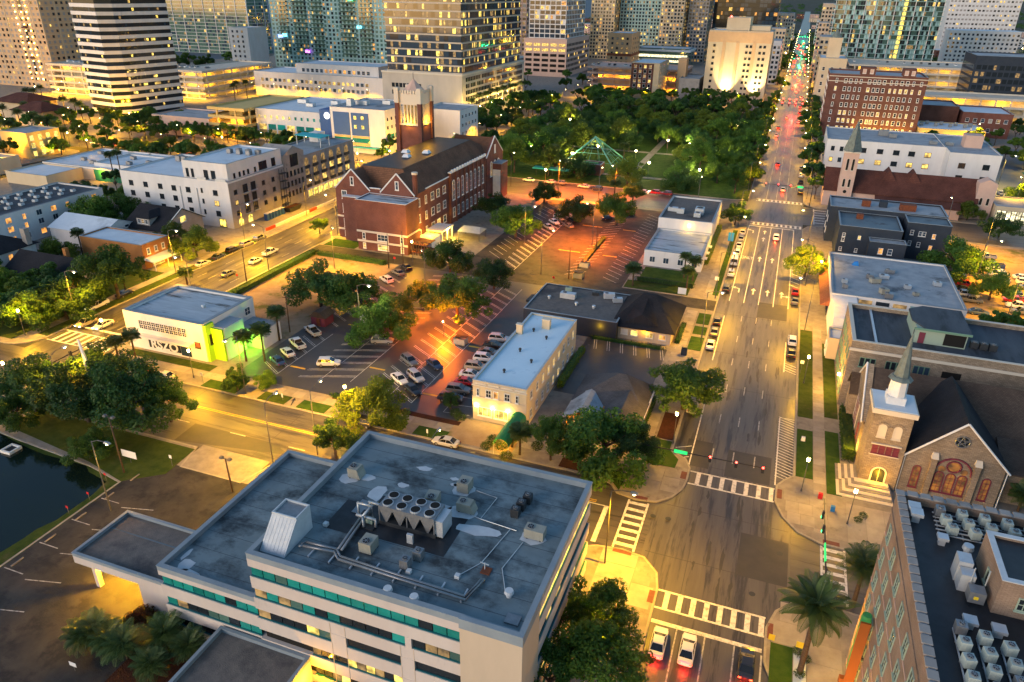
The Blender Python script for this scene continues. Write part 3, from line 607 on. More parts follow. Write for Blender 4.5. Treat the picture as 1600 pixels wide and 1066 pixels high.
def wgrid(e, face, pos, us, zs, w, h, ws=DK, fm='trim_white', nx=1, nz=2, skip=(), **kw):
    for iz, z in enumerate(zs):
        for iu, u in enumerate(us):
            if (iu, iz) in skip: continue
            win(e, face, pos, u, z, w, h, pick(ws), fm, nx, nz, **kw)
def lin(a, b, n): return [a+(b-a)*(i+.5)/n for i in range(n)]
def panes(e, face, pos, u0, u1, nu, zs, h, ws, fill=.8, name='window_pane', off=.06):
    mats = [m for m, _ in ws]; mb = MB(); du = (u1-u0)/nu
    for z in zs:
        for i in range(nu):
            mt = pick(ws); mi = mats.index(mt); fw = fill*(R.uniform(.35, 1) if mt[:3] == 'lit' and nu > 6 else 1); a = u0+du*(i+.5-fill/2); b = a+du*fw
            if face == 'F': mb.poly([(a, pos-off, z), (b, pos-off, z), (b, pos-off, z+h), (a, pos-off, z+h)], mi)
            elif face == 'R': mb.poly([(pos+off, a, z), (pos+off, b, z), (pos+off, b, z+h), (pos+off, a, z+h)], mi)
            else: mb.poly([(pos-off, b, z), (pos-off, a, z), (pos-off, a, z+h), (pos-off, b, z+h)], mi)
    o = mb.build(name, mats, e); o['kind'] = 'stuff'; return o
def plight(par, loc, power, color=(1, .47, .015), r=.25, name='lamp_light'):
    l = bpy.data.lights.new(name, 'POINT'); l.energy = power*LAMP; l.color = color; l.shadow_soft_size = r
    o = bpy.data.objects.new(name, l); o.location = loc; return link(o, par)
def spot(par, loc, target, power, color=(1, .56, .05), ang=100):
    l = bpy.data.lights.new('lamp_light', 'SPOT'); l.energy = power*LAMP; l.color = color; l.spot_size = rad(ang); l.spot_blend = .8; l.shadow_soft_size = .2
    o = bpy.data.objects.new('lamp_light', l); o.location = loc; o.rotation_euler = (Vector(target)-Vector(loc)).to_track_quat('-Z', 'Y').to_euler(); return link(o, par)
# ---- rooftop equipment (things that stand on roofs)
_rm = {}
def rtu(x, y, z, label, s=(1.8, 1.4, 1.3), mat='unit_beige', rz=0.0, fans=1, group='rooftop air conditioners', sloped=False, pad=True):
    e = empty('air_conditioner', (x, y, z), rz, label, 'air conditioner', group); a, b, c = s[0]/2, s[1]/2, s[2]
    k = (s, mat, fans, sloped)
    if k not in _rm:
        mb = MB(); mb.box(-a, a*(.45 if sloped else 1), -b, b, .12, c)
        if sloped: mb.hull([(a*.45, -b, .12), (a, -b, .12), (a, b, .12), (a*.45, b, .12)], [(a*.45, -b, c), (a*.5, -b, c), (a*.5, b, c), (a*.45, b, c)])
        for t in (-.5, 0, .5): mb.box(t*a*1.3-.015, t*a*1.3+.015, -b-.02, b+.02, .2, c-.12)
        body = mb.mesh('casing', [mat]); mb = MB(); r = min(b*.62, a*.6/fans if fans > 1 else 9)
        for i in range(fans):
            fx = (-a*.45 if fans == 1 and s[0] > s[1]*1.15 else 0) if fans == 1 else -a+2*a*(i+.5)/fans
            mb.cyl(fx, 0, c, c+.1, r, n=14, mi=0); mb.cyl(fx, 0, c+.1, c+.11, r*.85, n=14, mi=1)
            for t in (0, 60, 120): ca, sa = math.cos(rad(t)), math.sin(rad(t)); mb.hull([(fx-ca*r*.8+sa*.03, -sa*r*.8-ca*.03, c+.11), (fx+ca*r*.8+sa*.03, sa*r*.8-ca*.03, c+.11), (fx+ca*r*.8-sa*.03, sa*r*.8+ca*.03, c+.11), (fx-ca*r*.8-sa*.03, -sa*r*.8+ca*.03, c+.11)], [(fx-ca*r*.8+sa*.03, -sa*r*.8-ca*.03, c+.13), (fx+ca*r*.8+sa*.03, sa*r*.8-ca*.03, c+.13), (fx+ca*r*.8-sa*.03, sa*r*.8+ca*.03, c+.13), (fx-ca*r*.8-sa*.03, -sa*r*.8+ca*.03, c+.13)])
        fan = mb.mesh('fan', ['metal_grey', 'void']); mb = MB(); mb.box(-a*.8, -a*.6, -b, b, 0, .12); mb.box(a*.6, a*.8, -b, b, 0, .12); _rm[k] = (body, fan, mb.mesh('skid', ['metal_dark']))
    for n, me in zip(('casing', 'fan', 'skid'), _rm[k]):
        o = bpy.data.objects.new(n, me); col.objects.link(o); o.parent = e
    return e
def vent(x, y, z, label, r=.35, h=.7, mat='metal_light'):
    e = empty('roof_vent', (x, y, z), 0, label, 'roof vent', 'roof vents'); MB().cyl(x, y, z, z+h*.6, r*.6, n=10).build('stack', mat, e); MB().cyl(x, y, z+h*.6, z+h, r, r*.85, n=12).build('cap', mat, e); return e
def flat(name, mat, pts, z, par, t=.012): return MB().prism(pts, z, z+t).build(name, mat, par)
def blob(x, y, rx, ry, seed, n=14, rz=0.0):
    rr_ = random.Random(seed); out = []
    for i in range(n):
        t = 2*math.pi*i/n; k = .75+.4*rr_.random(); a, b = rx*k*math.cos(t), ry*k*math.sin(t); out.append((x+a*math.cos(rz)-b*math.sin(rz), y+a*math.sin(rz)+b*math.cos(rz)))
    return out

# ---------------------------------------------------------------- big office in the foreground
of = empty('office_building', (-37, 58, 0), label='large cream office with blue-grey flat roofs and teal window bands', cat='building')
def banded(e, x0, x1, y0, y1, bands, top, skips=()):
    box('core', 'void', x0+.45, x1-.45, y0+.45, y1-.45, .0, top-1.2, e)
    zs = [0]+[v for b in bands for v in b]+[top-.75]
    for i in range(0, len(zs), 2): box('spandrel', 'stucco_office', x0, x1, y0, y1, zs[i], zs[i+1], e)
def bandwin(e, face, pos, u0, u1, z0, z1, step, ws, sill=True):
    n = max(1, round((u1-u0)/step)); d = (u1-u0)/n; s = 1 if face == 'R' else -1
    for i in range(n):
        a, b = u0+d*i+.05, u0+d*(i+1)-.05
        if face == 'F': box('pane', pick(ws), a, b, pos+.22, pos+.27, z0+.12, z1-.02, e)
        else: box('pane', pick(ws), pos-.27, pos-.22, a, b, z0+.12, z1-.02, e)
    if sill:
        if face == 'F': box('window_sill', 'frame_teal', u0, u1, pos+.08, pos+.4, z0+.004, z0+.11, e)
        else: box('window_sill', 'frame_teal', pos-.4, pos-.08, u0, u1, z0+.004, z0+.11, e)
B5 = [(1.2, 2.6), (4.2, 5.6), (7.3, 8.7), (10.3, 11.7), (13.3, 14.7)]
banded(of, -45.9, -15.1, 45.8, 70.8, B5, 16.5)
roofset(of, -45.9, -15.1, 45.8, 70.8, 15.75, 'membrane', .75, .5, 'parapet_cap', 'parapet_cap')
box('stair_tower', 'stucco_tan', -21.3, -15.0, 45.4, 50.5, 0, 15.74, of)
mb = MB(); mb.box(-21.35, -14.95, 45.35, 45.9, 15.74, 16.95); mb.box(-15.5, -14.95, 45.9, 50.6, 15.74, 16.95); mb.build('parapet', 'parapet_cap', of)
TE = (('glass_teal', 6), ('glass_green', 2.2), ('glass_dark', 1.2), ('lit_dim', .6), ('lit_yellow', .25))
TE2 = (('glass_dark', 3), ('glass_green', 2), ('lit_dim', 1.2), ('lit_yellow', .5), ('glass_teal', 3))
bandwin(of, 'F', 45.8, -45.8, -21.4, 13.3, 14.7, 1.5, TE)
bandwin(of, 'F', 45.8, -45.8, -27.6, 10.3, 11.7, 1.5, TE2); box('wall_panel', 'stucco_office', -27.5, -26.8, 45.78, 46.4, 10.3, 11.7, of); bandwin(of, 'F', 45.8, -26.7, -21.4, 10.3, 11.7, 1.5, TE2)
bandwin(of, 'F', 45.8, -45.8, -36.5, 7.3, 8.7, 1.5, TE2); box('wall_panel', 'stucco_office', -36.4, -34.6, 45.78, 46.4, 7.3, 8.7, of)
bandwin(of, 'F', 45.8, -34.5, -28.2, 7.3, 8.7, 6.4, (('glass_dark', 1),)); box('wall_panel', 'stucco_office', -28.1, -26.6, 45.78, 46.4, 7.3, 8.7, of); bandwin(of, 'F', 45.8, -26.5, -21.4, 7.3, 8.7, 5.2, (('glass_dark', 1),))
for z0, z1 in B5[:2]:
    bandwin(of, 'F', 45.8, -39.2, -28.2, z0, z1, 1.1, (('glass_dark', 4), ('lit_yellow', 1), ('lit_dim', 2))); bandwin(of, 'F', 45.8, -26.5, -21.4, z0, z1, 1.6, TE2); box('wall_panel', 'stucco_office', -28.1, -26.6, 45.78, 46.4, z0, z1, of)
for x in (-36.4, -34.6, -28.1, -26.6): box('joint_line', 'stucco_tan', x-.03, x+.03, 45.77, 45.8, 0, 10.2, of)
bandwin(of, 'R', -15.1, 50.8, 70.6, 13.3, 14.7, 1.6, (('lit_yellow', 6), ('lit_warm', 2)))
for z0, z1 in B5[:4]: bandwin(of, 'R', -15.1, 50.8, 70.6, z0, z1, 1.6, (('glass_dark', 3), ('glass_green', 3), ('lit_warm', 1)))
# wing, porte-cochere, low annexe
ow = of
box('core', 'void', -59.1, -46.2, 46.6, 70.4, 0, 8.9, of)
for a, b in ((0, 1.2), (2.6, 4.2), (5.6, 7.3), (8.7, 9.35)): box('spandrel', 'stucco_office', -59.5, -45.92, 45.95, 70.85, a, b, of)
roofset(of, -59.5, -45.92, 45.95, 70.85, 9.35, 'membrane', .65, .5, 'parapet_cap', 'parapet_cap')
for z0, z1 in B5[:3]: bandwin(of, 'F', 45.95, -59.3, -46.0, z0, z1, 1.5, TE2 if z0 < 7 else TE)
box('roof_slab', 'stucco_office', -75.2, -59.6, 47.2, 56, 4.2, 5.3, of); roofset(of, -75.2, -59.6, 47.2, 56, 5.3, 'roof_gravel', .45, .3, 'parapet_cap', 'parapet_cap')
for x, y in ((-73.2, 48.2), (-73.2, 55), (-65.5, 55)): box('post', 'stucco_office', x-.3, x+.3, y-.3, y+.3, .15, 4.2, of)
box('wall', 'stucco_office', -65, -59.6, 47.25, 47.6, .15, 4.2, of)
for x, y in ((-71, 50), (-67.5, 53), (-71, 54), (-67, 50)): MB().cyl(x, y, 4.1, 4.2, .25, n=10).build('ceiling_light', 'tube', of); 
plight(of, (-69.5, 50.5, 3.7), 2000); plight(of, (-67, 53.5, 3.7), 1500); plight(of, (-72, 49, 3.7), 800)
box('annex_wall', 'stucco_office', -51.4, -39.5, 28, 45.7, 0, 3.4, of); roofset(of, -51.4, -39.5, 28, 45.7, 3.4, 'roof_gravel', .55, .3, 'parapet_cap', 'parapet_cap')
plight(of, (-38.4, 44.2, 2.2), 260, r=.1)
flat('roof_seam', 'membrane2', rect(-75, -60, 52.8, 53), 5.36, of)
for i in range(9): flat('roof_seam', 'roof_dark', rect(-45.3, -15.7, 48.2+i*2.5, 48.25+i*2.5), 15.803, of, .006)
for i in range(8): flat('roof_seam', 'roof_dark', rect(-58.9, -46.5, 48+i*2.8, 48.05+i*2.8), 9.403, of, .006)
Z = 15.82
for i, (x, y, a, b) in enumerate(((-41.6, 62.6, 1.3, .7), (-38.6, 60.3, 1.0, 1.6), (-36.5, 62.8, .7, .5), (-31.4, 60.6, 2.6, .8), (-27.6, 61.0, 1.9, 1.4), (-29.4, 64.7, 1.5, 1.2), (-25.0, 58.6, 2.6, .9), (-18.8, 59.6, 1.7, 1.3), (-35.6, 66.8, 1.0, .5), (-31.2, 66.2, .6, .35), (-30.8, 65.1, .5, .3), (-43.2, 61.6, 1.4, 1.0))):
    flat('roof_patch', 'metal_white', blob(x, y, a, b, i, 12, .1), Z, of)
for i, (x, y, a, b) in enumerate(((-37.8, 55.5, 3.4, 2.6), (-32.2, 56.8, 5.5, 3.4))): flat('roof_patch', 'roof_black', rect(x-a, x+a, y-b, y+b), Z-.013+.002*i, of)
for i, (x, y, a, b) in enumerate(((-57, 47.6, .9, 1.3), (-55.6, 47.0, 1.4, .35), (-58.2, 49.2, .3, 1.2))): flat('roof_patch', 'metal_white', blob(x, y, a, b, i+40, 10), 9.42, of)
AC = [(-42.6, 62.4, 'beige air conditioner on a white patch near the left parapet of the office roof', 0), (-31.6, 60.9, 'beige air conditioner behind the row of chiller fans', .1), (-29.2, 64.8, 'beige air conditioner, rearmost of the group of three on the office roof', 0), (-27.4, 61.3, 'beige air conditioner with sloped end right of the chiller', 0), (-18.7, 59.9, 'beige air conditioner nearest the right parapet of the office roof', 0), (-34.6, 51.6, 'beige air conditioner in front of the chiller beside the pipes', 0)]
for i, (x, y, l, a) in enumerate(AC): rtu(x, y, Z, l, (2.2, 1.3, 1.25) if i in (3, 4) else (1.7, 1.45, 1.4), sloped=i in (0, 3), rz=(0, 1.57, 1.57, 0, 0, 1.57)[i]+a)
for i, (x, y) in enumerate(((-21.9, 62.4), (-21.7, 63.8), (-21.4, 65.2))): rtu(x, y, Z, 'small dark condenser, %s of three in a row near the right roof edge' % ('front', 'middle', 'rear')[i], (.95, .95, 1.15), 'metal_dark')
for i, (x, y) in enumerate(((-29.7, 50.6), (-29.0, 52.2))): rtu(x, y, Z, 'small grey condenser, %s of two behind the long roof pipes' % ('front', 'rear')[i], (.95, .95, 1.2), 'metal_grey')
# chiller
ch = empty('chiller', (-32.5, 57.3, Z), 0, 'big grey rooftop chiller with eight black fans in two rows', 'chiller')
cx0, cx1, cy0, cy1 = -35.6, -28.8, 55.6, 58.4
box('frame', 'metal_grey', cx0, cx1, cy0, cy1, Z+2.1, Z+2.6, ch)
for i in range(4):
    for j in range(2):
        x = cx0+.85+i*1.7; y = cy0+.7+j*1.4; f = MB().cyl(x, y, Z+2.6, Z+2.78, .62, n=16).build('fan_ring', 'metal_light', ch); MB().cyl(x, y, Z+2.781, Z+2.79, .54, n=16).build('fan', 'void', f)
for i in range(4):
    x = cx0+.85+i*1.7; MB().hull([(x-.1, cy0+.05, Z+.5), (x+.1, cy0+.05, Z+.5), (x+.1, cy1-.05, Z+.5), (x-.1, cy1-.05, Z+.5)], [(x-.8, cy0+.05, Z+2.1), (x+.8, cy0+.05, Z+2.1), (x+.8, cy1-.05, Z+2.1), (x-.8, cy1-.05, Z+2.1)]).build('coil', 'metal_grey', ch)
box('base', 'metal_dark', cx0-.1, cx1+.1, cy0, cy1, Z, Z+.5, ch); box('end_panel', 'metal_light', cx1-.05, cx1+.9, cy0+.2, cy1-.2, Z+.2, Z+2.3, ch)
for x in (cx0, cx0+3.4, cx1-.1): box('post', 'metal_grey', x, x+.12, cy0-.02, cy0+.1, Z+.5, Z+2.1, ch)
pm = empty('pump_skid', (-36.2, 55.4, Z), 0, 'tangle of silver pump pipes at the left end of the chiller', 'pump')
for i, pts in enumerate((((-38.2, 55.6, Z), (-38.2, 55.6, Z+2.2), (-36.4, 55.6, Z+2.2), (-36.4, 55.6, Z+.4)), ((-38.0, 54.8, Z+1.2), (-35.6, 54.8, Z+1.2), (-35.6, 54.8, Z+.2)), ((-37.4, 56.6, Z+.2), (-37.4, 56.6, Z+1.8), (-35.7, 56.6, Z+1.8)), ((-36.9, 54.4, Z), (-36.9, 54.4, Z+1.6), (-36.9, 56.8, Z+1.6)))): MB().tube(pts, .16, 8).build('pipe', 'metal_light', pm, True)
box('motor', 'sage', -37, -36.2, 55, 55.6, Z, Z+.7, pm); box('control_box', 'metal_light', -31.3, -30.6, 53.9, 54.2, Z, Z+1.2, pm); box('skid', 'metal_dark', -38.4, -35.7, 54.2, 57, Z, Z+.15, pm)
pp = empty('roof_pipes', (-32, 50, Z), 0, 'pair of long grey insulated pipes along the front of the office roof', 'pipes')
for k, o_ in enumerate((0, .42)):
    MB().tube(((-41.6, 49.4-o_, Z+.35), (-41.2, 49.8-o_*1.5, Z+.35), (-37.6, 50-o_, Z+.35), (-36.6, 49.2-o_, Z+.35), (-22.2+o_*.6, 48.8-o_, Z+.35), (-21.6+o_*.6, 51.6, Z+.35), (-21.6+o_*.6, 51.6, Z))
              , .15, 8).build('pipe', 'metal_grey', pp, True)
    MB().tube(((-37.4+o_, 50, Z+.36), (-37.9+o_, 55.3, Z+.36)), .15, 8).build('pipe', 'metal_grey', pp, True)
for i in range(8): x = -40+i*2.5; box('support', 'metal_light', x, x+.16, 48.2, 50.0, Z, Z+.2, pp)
hd = empty('roof_hatch_house', (-43.9, 49.9, Z), 0, 'white ribbed slanted stair hood on the left front corner of the office roof', 'roof hood')
MB().hull([(-45.3, 47.2, Z), (-42.2, 47.2, Z), (-42.2, 52.4, Z), (-45.3, 52.4, Z)], [(-45.3, 49.9, Z+2.9), (-42.2, 49.9, Z+2.9), (-42.2, 52.4, Z+2.9), (-45.3, 52.4, Z+2.9)]).build('shell', 'metal_white', hd)
for i in range(7): x = -45.1+i*.45; MB().tube(((x, 47.28, Z+.1), (x, 49.9, Z+2.9)), .035, 4).build('rib', 'metal_light', hd)
mb = MB(); ring(mb, -45.3, -42.2, 49.9, 52.4, Z+2.9, Z+3.15, .15); mb.build('rim', 'metal_white', hd); box('top', 'metal_grey', -45.1, -42.4, 50.1, 52.2, Z+2.9, Z+2.93, hd)
for i, (x, y) in enumerate(((-29.6, 46.7), (-26.7, 46.7), (-18.3, 50.7))): vent(x, y, Z, 'round white roof vent, %s along the front edge of the office roof' % ('left one', 'middle one', 'right one'[:9])[i], .5, .8, 'metal_white')
for i, (x, y) in enumerate(((-24.1, 51.2), (-29.0, 50.0), (-41, 53.2))): box_ = box('junction_box', 'metal_white', x-.25, x+.25, y-.25, y+.25, Z, Z+.4); tag(box_, 'small white junction box %s on the office roof' % ('by the pipe ends', 'beside the grey condensers', 'behind the ribbed hood')[i], 'junction box', 'roof junction boxes')
pn = box('skylight_panel', 'metal_grey', -17.6, -16.2, 47.4, 48.6, Z, Z+.15); tag(pn, 'grey square roof panel in the front right corner of the office roof', 'roof panel')
pn = box('rusty_pallet', 'rust', -22.2, -21.2, 52.6, 53.6, Z, Z+.12); tag(pn, 'rusty square mat on the office roof behind the pipe ends', 'mat')
an = empty('antenna', (-21.7, 53, Z+.12), 0, 'small white roof antenna standing on the rusty mat', 'antenna'); MB().tube(((-21.9, 53.2, Z+.12), (-21.9, 53.2, Z+1.0)), .05, 5).build('mast', 'metal_white', an); MB().tube(((-22.3, 53.0, Z+1.1), (-21.5, 53.3, Z+.7)), .07, 5).build('arm', 'metal_white', an)
for i, pts in enumerate((((-28, 61, Z+.06), (-25.4, 60.4, Z+.06), (-20.9, 60, Z+.06)), ((-27.8, 65, Z+.06), (-25.0, 64.6, Z+.06), (-25.4, 60.4, Z+.06)), ((-21.6, 60.1, Z+.06), (-22.6, 54, Z+.06), (-24, 51.6, Z+.06)), ((-19.6, 58.5, Z+.06), (-20.3, 54, Z+.06), (-18.8, 51, Z+.06)))):
    tag(MB().tube(pts, .05, 5).build('conduit', 'metal_light'), 'thin pale conduit on the office roof, %s' % ('between the sloped unit and the right unit', 'round the rear unit', 'running forward to the pipe ends', 'curving forward from the right unit')[i], 'conduit', 'roof conduits')
tag(box('roof_panel', 'metal_grey', -39.6, -38.2, 56.2, 58.6, Z, Z+.1), 'grey flat duct cover left of the chiller', 'duct cover')

# ---------------------------------------------------------------- tall pink building, lower right
pb = bld('apartment_building', 'tall pink brick building with black roof in the lower right corner', 16.3, 48, 38, 69.4, 25, 'brick_pink', 'roof_black', .9, .45)
for i in range(27): box('coping_tile', 'stucco_grey', 16.1, 16.9, 38.6+i*1.15, 39.5+i*1.15, 25.08, 25.22, pb)
for i in range(26): box('coping_tile', 'stucco_grey', 17.2+i*1.15, 18.1+i*1.15, 68.8, 69.6, 25.08, 25.22, pb)
for iz in range(7):
    for iy in range(8):
        z = 1.6+iz*3.1; y = 41.5+iy*3.7
        if y < 69: win(pb, 'L', 16.3, y, z, 1.25, 1.75, 'lit_warm' if R.random() < .07 else 'glass_dark', 'sage', 2, 2, .09)
for z in (3.8, 22.6): box('string_course', 'brick_pink', 16.2, 16.3, 38, 69.4, z, z+.3, pb)
for z in [z+.6 for z in (0, 3.1, 6.2, 9.3, 12.4, 15.5, 18.6)]: box('string_course', 'stucco_pink', 16.25, 16.3, 38, 69.4, z+.55, z+.68, pb)
ph = empty('roof_penthouse', (26, 57, 24.1), 0, 'pink stair penthouse with white coping on the black roof', 'penthouse'); bld('', '', 22.2, 32, 55.6, 62, 27.6, 'brick_pink', 'roof_black', .3, .4, 'metal_white', 24.1, parent=ph); win(ph, 'F', 55.6, 24.2, 25, 1.0, 1.3, 'glass_dark', 'sage', 2, 2); win(ph, 'L', 22.2, 58.5, 24.8, .8, 1.4, 'glass_dark', 'sage')
n_ = 0
for j, y in enumerate((67.6, 66.3, 65.0)):
    rk = empty('pipe_rack', (24, y, 24.15), 0, 'low metal rack under the %s row of condensers on the black roof' % ('back', 'second', 'third')[j], 'rack', 'roof racks')
    for d in (-.35, .35): box('rail', 'metal_light', 19.4, 32, y+d-.05, y+d+.05, 24.3, 24.4, rk)
    for k in range(7): box('leg', 'metal_grey', 19.6+k*2, 19.7+k*2, y-.4, y+.4, 24.1, 24.3, rk)
    for k in range(6):
        x = 19.9+k*1.9+.35*j; rtu(x, y, 24.4, 'pale green condenser, %s from the left in the %s row on the black roof' % (ordw(k+1), ('back', 'second', 'third')[j]), (.8, .8, .95), 'unit_green' if (k+j) % 5 else 'metal_grey', rz=.1*((k*3+j) % 3), group='condensers on the black roof')
for j, x in enumerate((19.3, 20.9, 22.5, 24.8)):
    rk = empty('pipe_rack', (x, 48, 24.15), 0, 'metal rack under the %s column of condensers in the roof foreground' % ordw(j+1), 'rack', 'roof racks')
    for d in (-.35, .35): box('rail', 'metal_light', x+d-.05, x+d+.05, 40, 52.4-j*.5, 24.3, 24.4, rk)
    for k in range(6): box('leg', 'metal_grey', x-.4, x+.4, 41+k*2, 41.1+k*2, 24.1, 24.3, rk)
    for k in range(6): rtu(x, 52-k*1.7-.5*j, 24.4, 'pale condenser, %s from the back in the %s column of the roof foreground' % (ordw(k+1), ordw(j+1)), (.8, .8, .95), 'unit_green' if (k+j) % 4 else 'metal_grey', rz=.1*((k+j) % 3), group='condensers on the black roof')
for i, (x, y, s, h) in enumerate(((17.6, 67.2, .55, 1.2), (17.7, 66.2, .55, 1.2), (19.6, 63.4, .45, 1.0), (20.2, 53.2, .5, .9), (22.2, 53.0, .5, .9))):
    e = empty('vent_hood', (x, y, 24.1), 0, 'square pale blue vent hood, %s on the black roof' % ('rear one of the corner pair', 'front one of the corner pair', 'in front of the back rows', 'left behind the front columns', 'right behind the front columns')[i], 'vent', 'square vents'); box('shaft', 'metal_light', x-s*.6, x+s*.6, y-s*.6, y+s*.6, 24.1, 24.1+h*.7, e); box('lid', 'metal_light', x-s, x+s, y-s, y+s, 24.1+h*.7, 24.1+h, e)
e = empty('antenna_cabinet', (20.8, 58, 24.1), 0, 'grey equipment cabinets with antenna rods in the middle of the black roof', 'cabinet')
box('cabinet', 'metal_light', 19.9, 21.0, 58.6, 60.0, 24.1, 26.3, e); box('cabinet', 'metal_light', 20.0, 21.1, 57.4, 58.5, 24.1, 25.9, e); box('cabinet', 'metal_grey', 20.5, 21.7, 55.9, 57.0, 24.4, 25.5, e); box('label_plate', 'sign_yellow', 20.85, 21.2, 55.88, 55.9, 24.8, 25.1, e)
for x, y in ((20.7, 57.2), (21.8, 57.2)): MB().cyl(x, y, 25.4, 27.0, .05, n=6).build('rod', 'metal_light', e)
vent(21.6, 62.8, 24.1, 'round grey mushroom vent beside the pink penthouse', .5, 1.0)
sgn = empty('blade_sign', (15.6, 63, 9), 0, 'tall green and orange blade sign on the street side of the pink building', 'sign'); box('panel', 'neon_green', 15.0, 15.9, 62.8, 63.25, 6.5, 13.6, sgn); box('face', 'neon_orange', 15.0, 15.95, 62.55, 62.8, 4.5, 13.2, sgn); box('foot', 'neon_orange', 14.6, 15.95, 62.7, 63.3, 4.0, 4.9, sgn); box('bracket', 'metal_dark', 15.9, 16.3, 62.9, 63.1, 8, 8.2, sgn); MB().cyl(15.45, 63.02, 13.6, 14.0, .45, n=12).build('cap', 'neon_green', sgn)
wl = empty('wall_lamp', (16, 57, 4.5), 0, 'dazzling lamp on the street wall of the pink building', 'lamp'); MB().cyl(15.8, 57, 4.3, 4.8, .22, n=10).build('globe', 'globe_white', wl); box('bracket', 'metal_dark', 15.8, 16.3, 56.95, 57.05, 4.5, 4.6, wl); plight(wl, (15.3, 57, 4.2), 700)

# ---------------------------------------------------------------- stone church with spire, right
def gable(mb, x0, x1, y0, y1, ze, zr, axis, mi=0, over=.0, mg=None):   # roof prism; axis of the ridge
    if axis == 'y':
        xm = (x0+x1)/2; a, b, c = (x0-over, ze), (xm, zr), (x1+over, ze)
        mb.hull([(a[0], y0, a[1]), (c[0], y0, c[1]), (b[0], y0, b[1])], [(a[0], y1, a[1]), (c[0], y1, c[1]), (b[0], y1, b[1])], mi)
    else:
        ym = (y0+y1)/2; mb.hull([(x0, y0-over, ze), (x0, ym, zr), (x0, y1+over, ze)], [(x1, y0-over, ze), (x1, ym, zr), (x1, y1+over, ze)], mi)
    return mb
def roofslopes(e, x0, x1, y0, y1, ze, zr, axis, mat, over=.5, t=.18, name='roof'):
    mb = MB()
    if axis == 'y':
        xm = (x0+x1)/2
        for s, xe in ((-1, x0-over), (1, x1+over)):
            k = (zr-ze)/((x1-x0)/2); ze_ = zr-k*abs(xm-xe)
            mb.hull([(xe, y0, ze_), (xm, y0, zr), (xm, y1, zr), (xe, y1, ze_)], [(xe, y0, ze_+t), (xm, y0, zr+t), (xm, y1, zr+t), (xe, y1, ze_+t)])
    else:
        ym = (y0+y1)/2
        for ye in (y0-over, y1+over):
            k = (zr-ze)/((y1-y0)/2); ze_ = zr-k*abs(ym-ye)
            mb.hull([(x0, ye, ze_), (x1, ye, ze_), (x1, ym, zr), (x0, ym, zr)], [(x0, ye, ze_+t), (x1, ye, ze_+t), (x1, ym, zr+t), (x0, ym, zr+t)])
    return mb.build(name, mat, e)
cu = empty('stone_church', (30, 118, 0), label='tan stone church with pointed spire and stained glass gable', cat='church')
box('nave_wall', 'stone_tan', 20.2, 66, 116.5, 131.5, 0, 6.6, cu); g_ = gable(MB(), 20.2, 66, 116.5, 131.5, 6.6, 12.8, 'x').build('nave_gable', 'stone_tan', cu); roofslopes(cu, 19.6, 66.4, 116.5, 131.5, 6.65, 12.9, 'x', 'shingle_brown')
box('transept_wall', 'stone_tan', 25.2, 38.4, 108.2, 117, 0, 6.9, cu); gable(MB(), 25.2, 38.4, 108.2, 119, 6.9, 13.6, 'y').build('transept_gable', 'stone_tan', cu); roofslopes(cu, 25.2, 38.4, 107.8, 123.5, 7.0, 13.75, 'y', 'shingle_dark', .5)
mb = MB()
for s in (-1, 1): mb.tube(((31.8, 107.75, 13.85), (31.8+s*7.1, 107.75, 6.7)), .16, 5)
mb.build('bargeboard', 'trim_white', cu)
box('side_wing_wall', 'stone_tan', 38.6, 66, 110.5, 117, 0, 5.4, cu); MB().hull([(38.6, 110, 5.4), (66, 110, 5.4), (66, 117, 7.6), (38.6, 117, 7.6)], [(38.6, 110, 5.6), (66, 110, 5.6), (66, 117, 7.8), (38.6, 117, 7.8)]).build('roof', 'shingle_brown', cu)
box('tower', 'stone_tan', 19.3, 24.7, 107.4, 113, 0, 13.4, cu); box('tower_cornice', 'trim_stone', 18.9, 25.1, 107.0, 113.4, 13.4, 14.2, cu); box('tower_roof', 'roof_white', 19.1, 24.9, 107.2, 113.2, 14.2, 14.3, cu)
st = box('spire_base', 'trim_white', 20.7, 23.3, 109, 111.6, 14.3, 15.5, cu)
MB().cyl(22, 110.3, 15.5, 18.2, 1.35, 1.2, 8).build('drum', 'trim_white', cu); MB().cyl(22, 110.3, 18.2, 18.7, 1.75, 1.3, 8).build('spire_skirt', 'patina', cu); MB().cyl(22, 110.3, 18.7, 25.6, 1.1, .06, 8).build('spire', 'patina', cu); MB().cyl(22, 110.3, 25.6, 26.3, .05, n=5).build('finial', 'metal_dark', cu)
for x in (20.9, 23.0): win(cu, 'F', 107.4, x, 9.3, 1.2, 2.3, 'trim_stone', 'trim_stone', 1, 1, .12, True, 'blind_window')
for x in (20.9, 23.0):
    for k in range(7): t = math.pi*(k+.5)/7; o = box('voussoir', 'stone_tan', x+.85*math.cos(t)-.14, x+.85*math.cos(t)+.14, 107.28, 107.42, 11.0+.85*math.sin(t)-.1, 11.0+.85*math.sin(t)+.1, cu)
for k in range(4): win(cu, 'F', 107.4, 20.55+k*.98, 6.4, .85, 1.5, 'maroon', 'maroon', 1, 2, .1)
box('sill', 'trim_stone', 19.9, 24.1, 107.15, 107.4, 6.15, 6.3, cu); box('lintel', 'trim_stone', 19.9, 24.1, 107.15, 107.4, 8.0, 8.2, cu)
dr = win(cu, 'F', 107.4, 22, .9, 2.3, 3.2, 'frame_dark', 'trim_stone', 2, 1, .25, True, 'door')
for x, w, h, z in ((27.1, 1.2, 4.0, 1.2), (36.5, 1.2, 4.0, 1.2)): win(cu, 'F', 108.2, x, z, w, h, 'stained', 'maroon', 2, 4, .16, True)
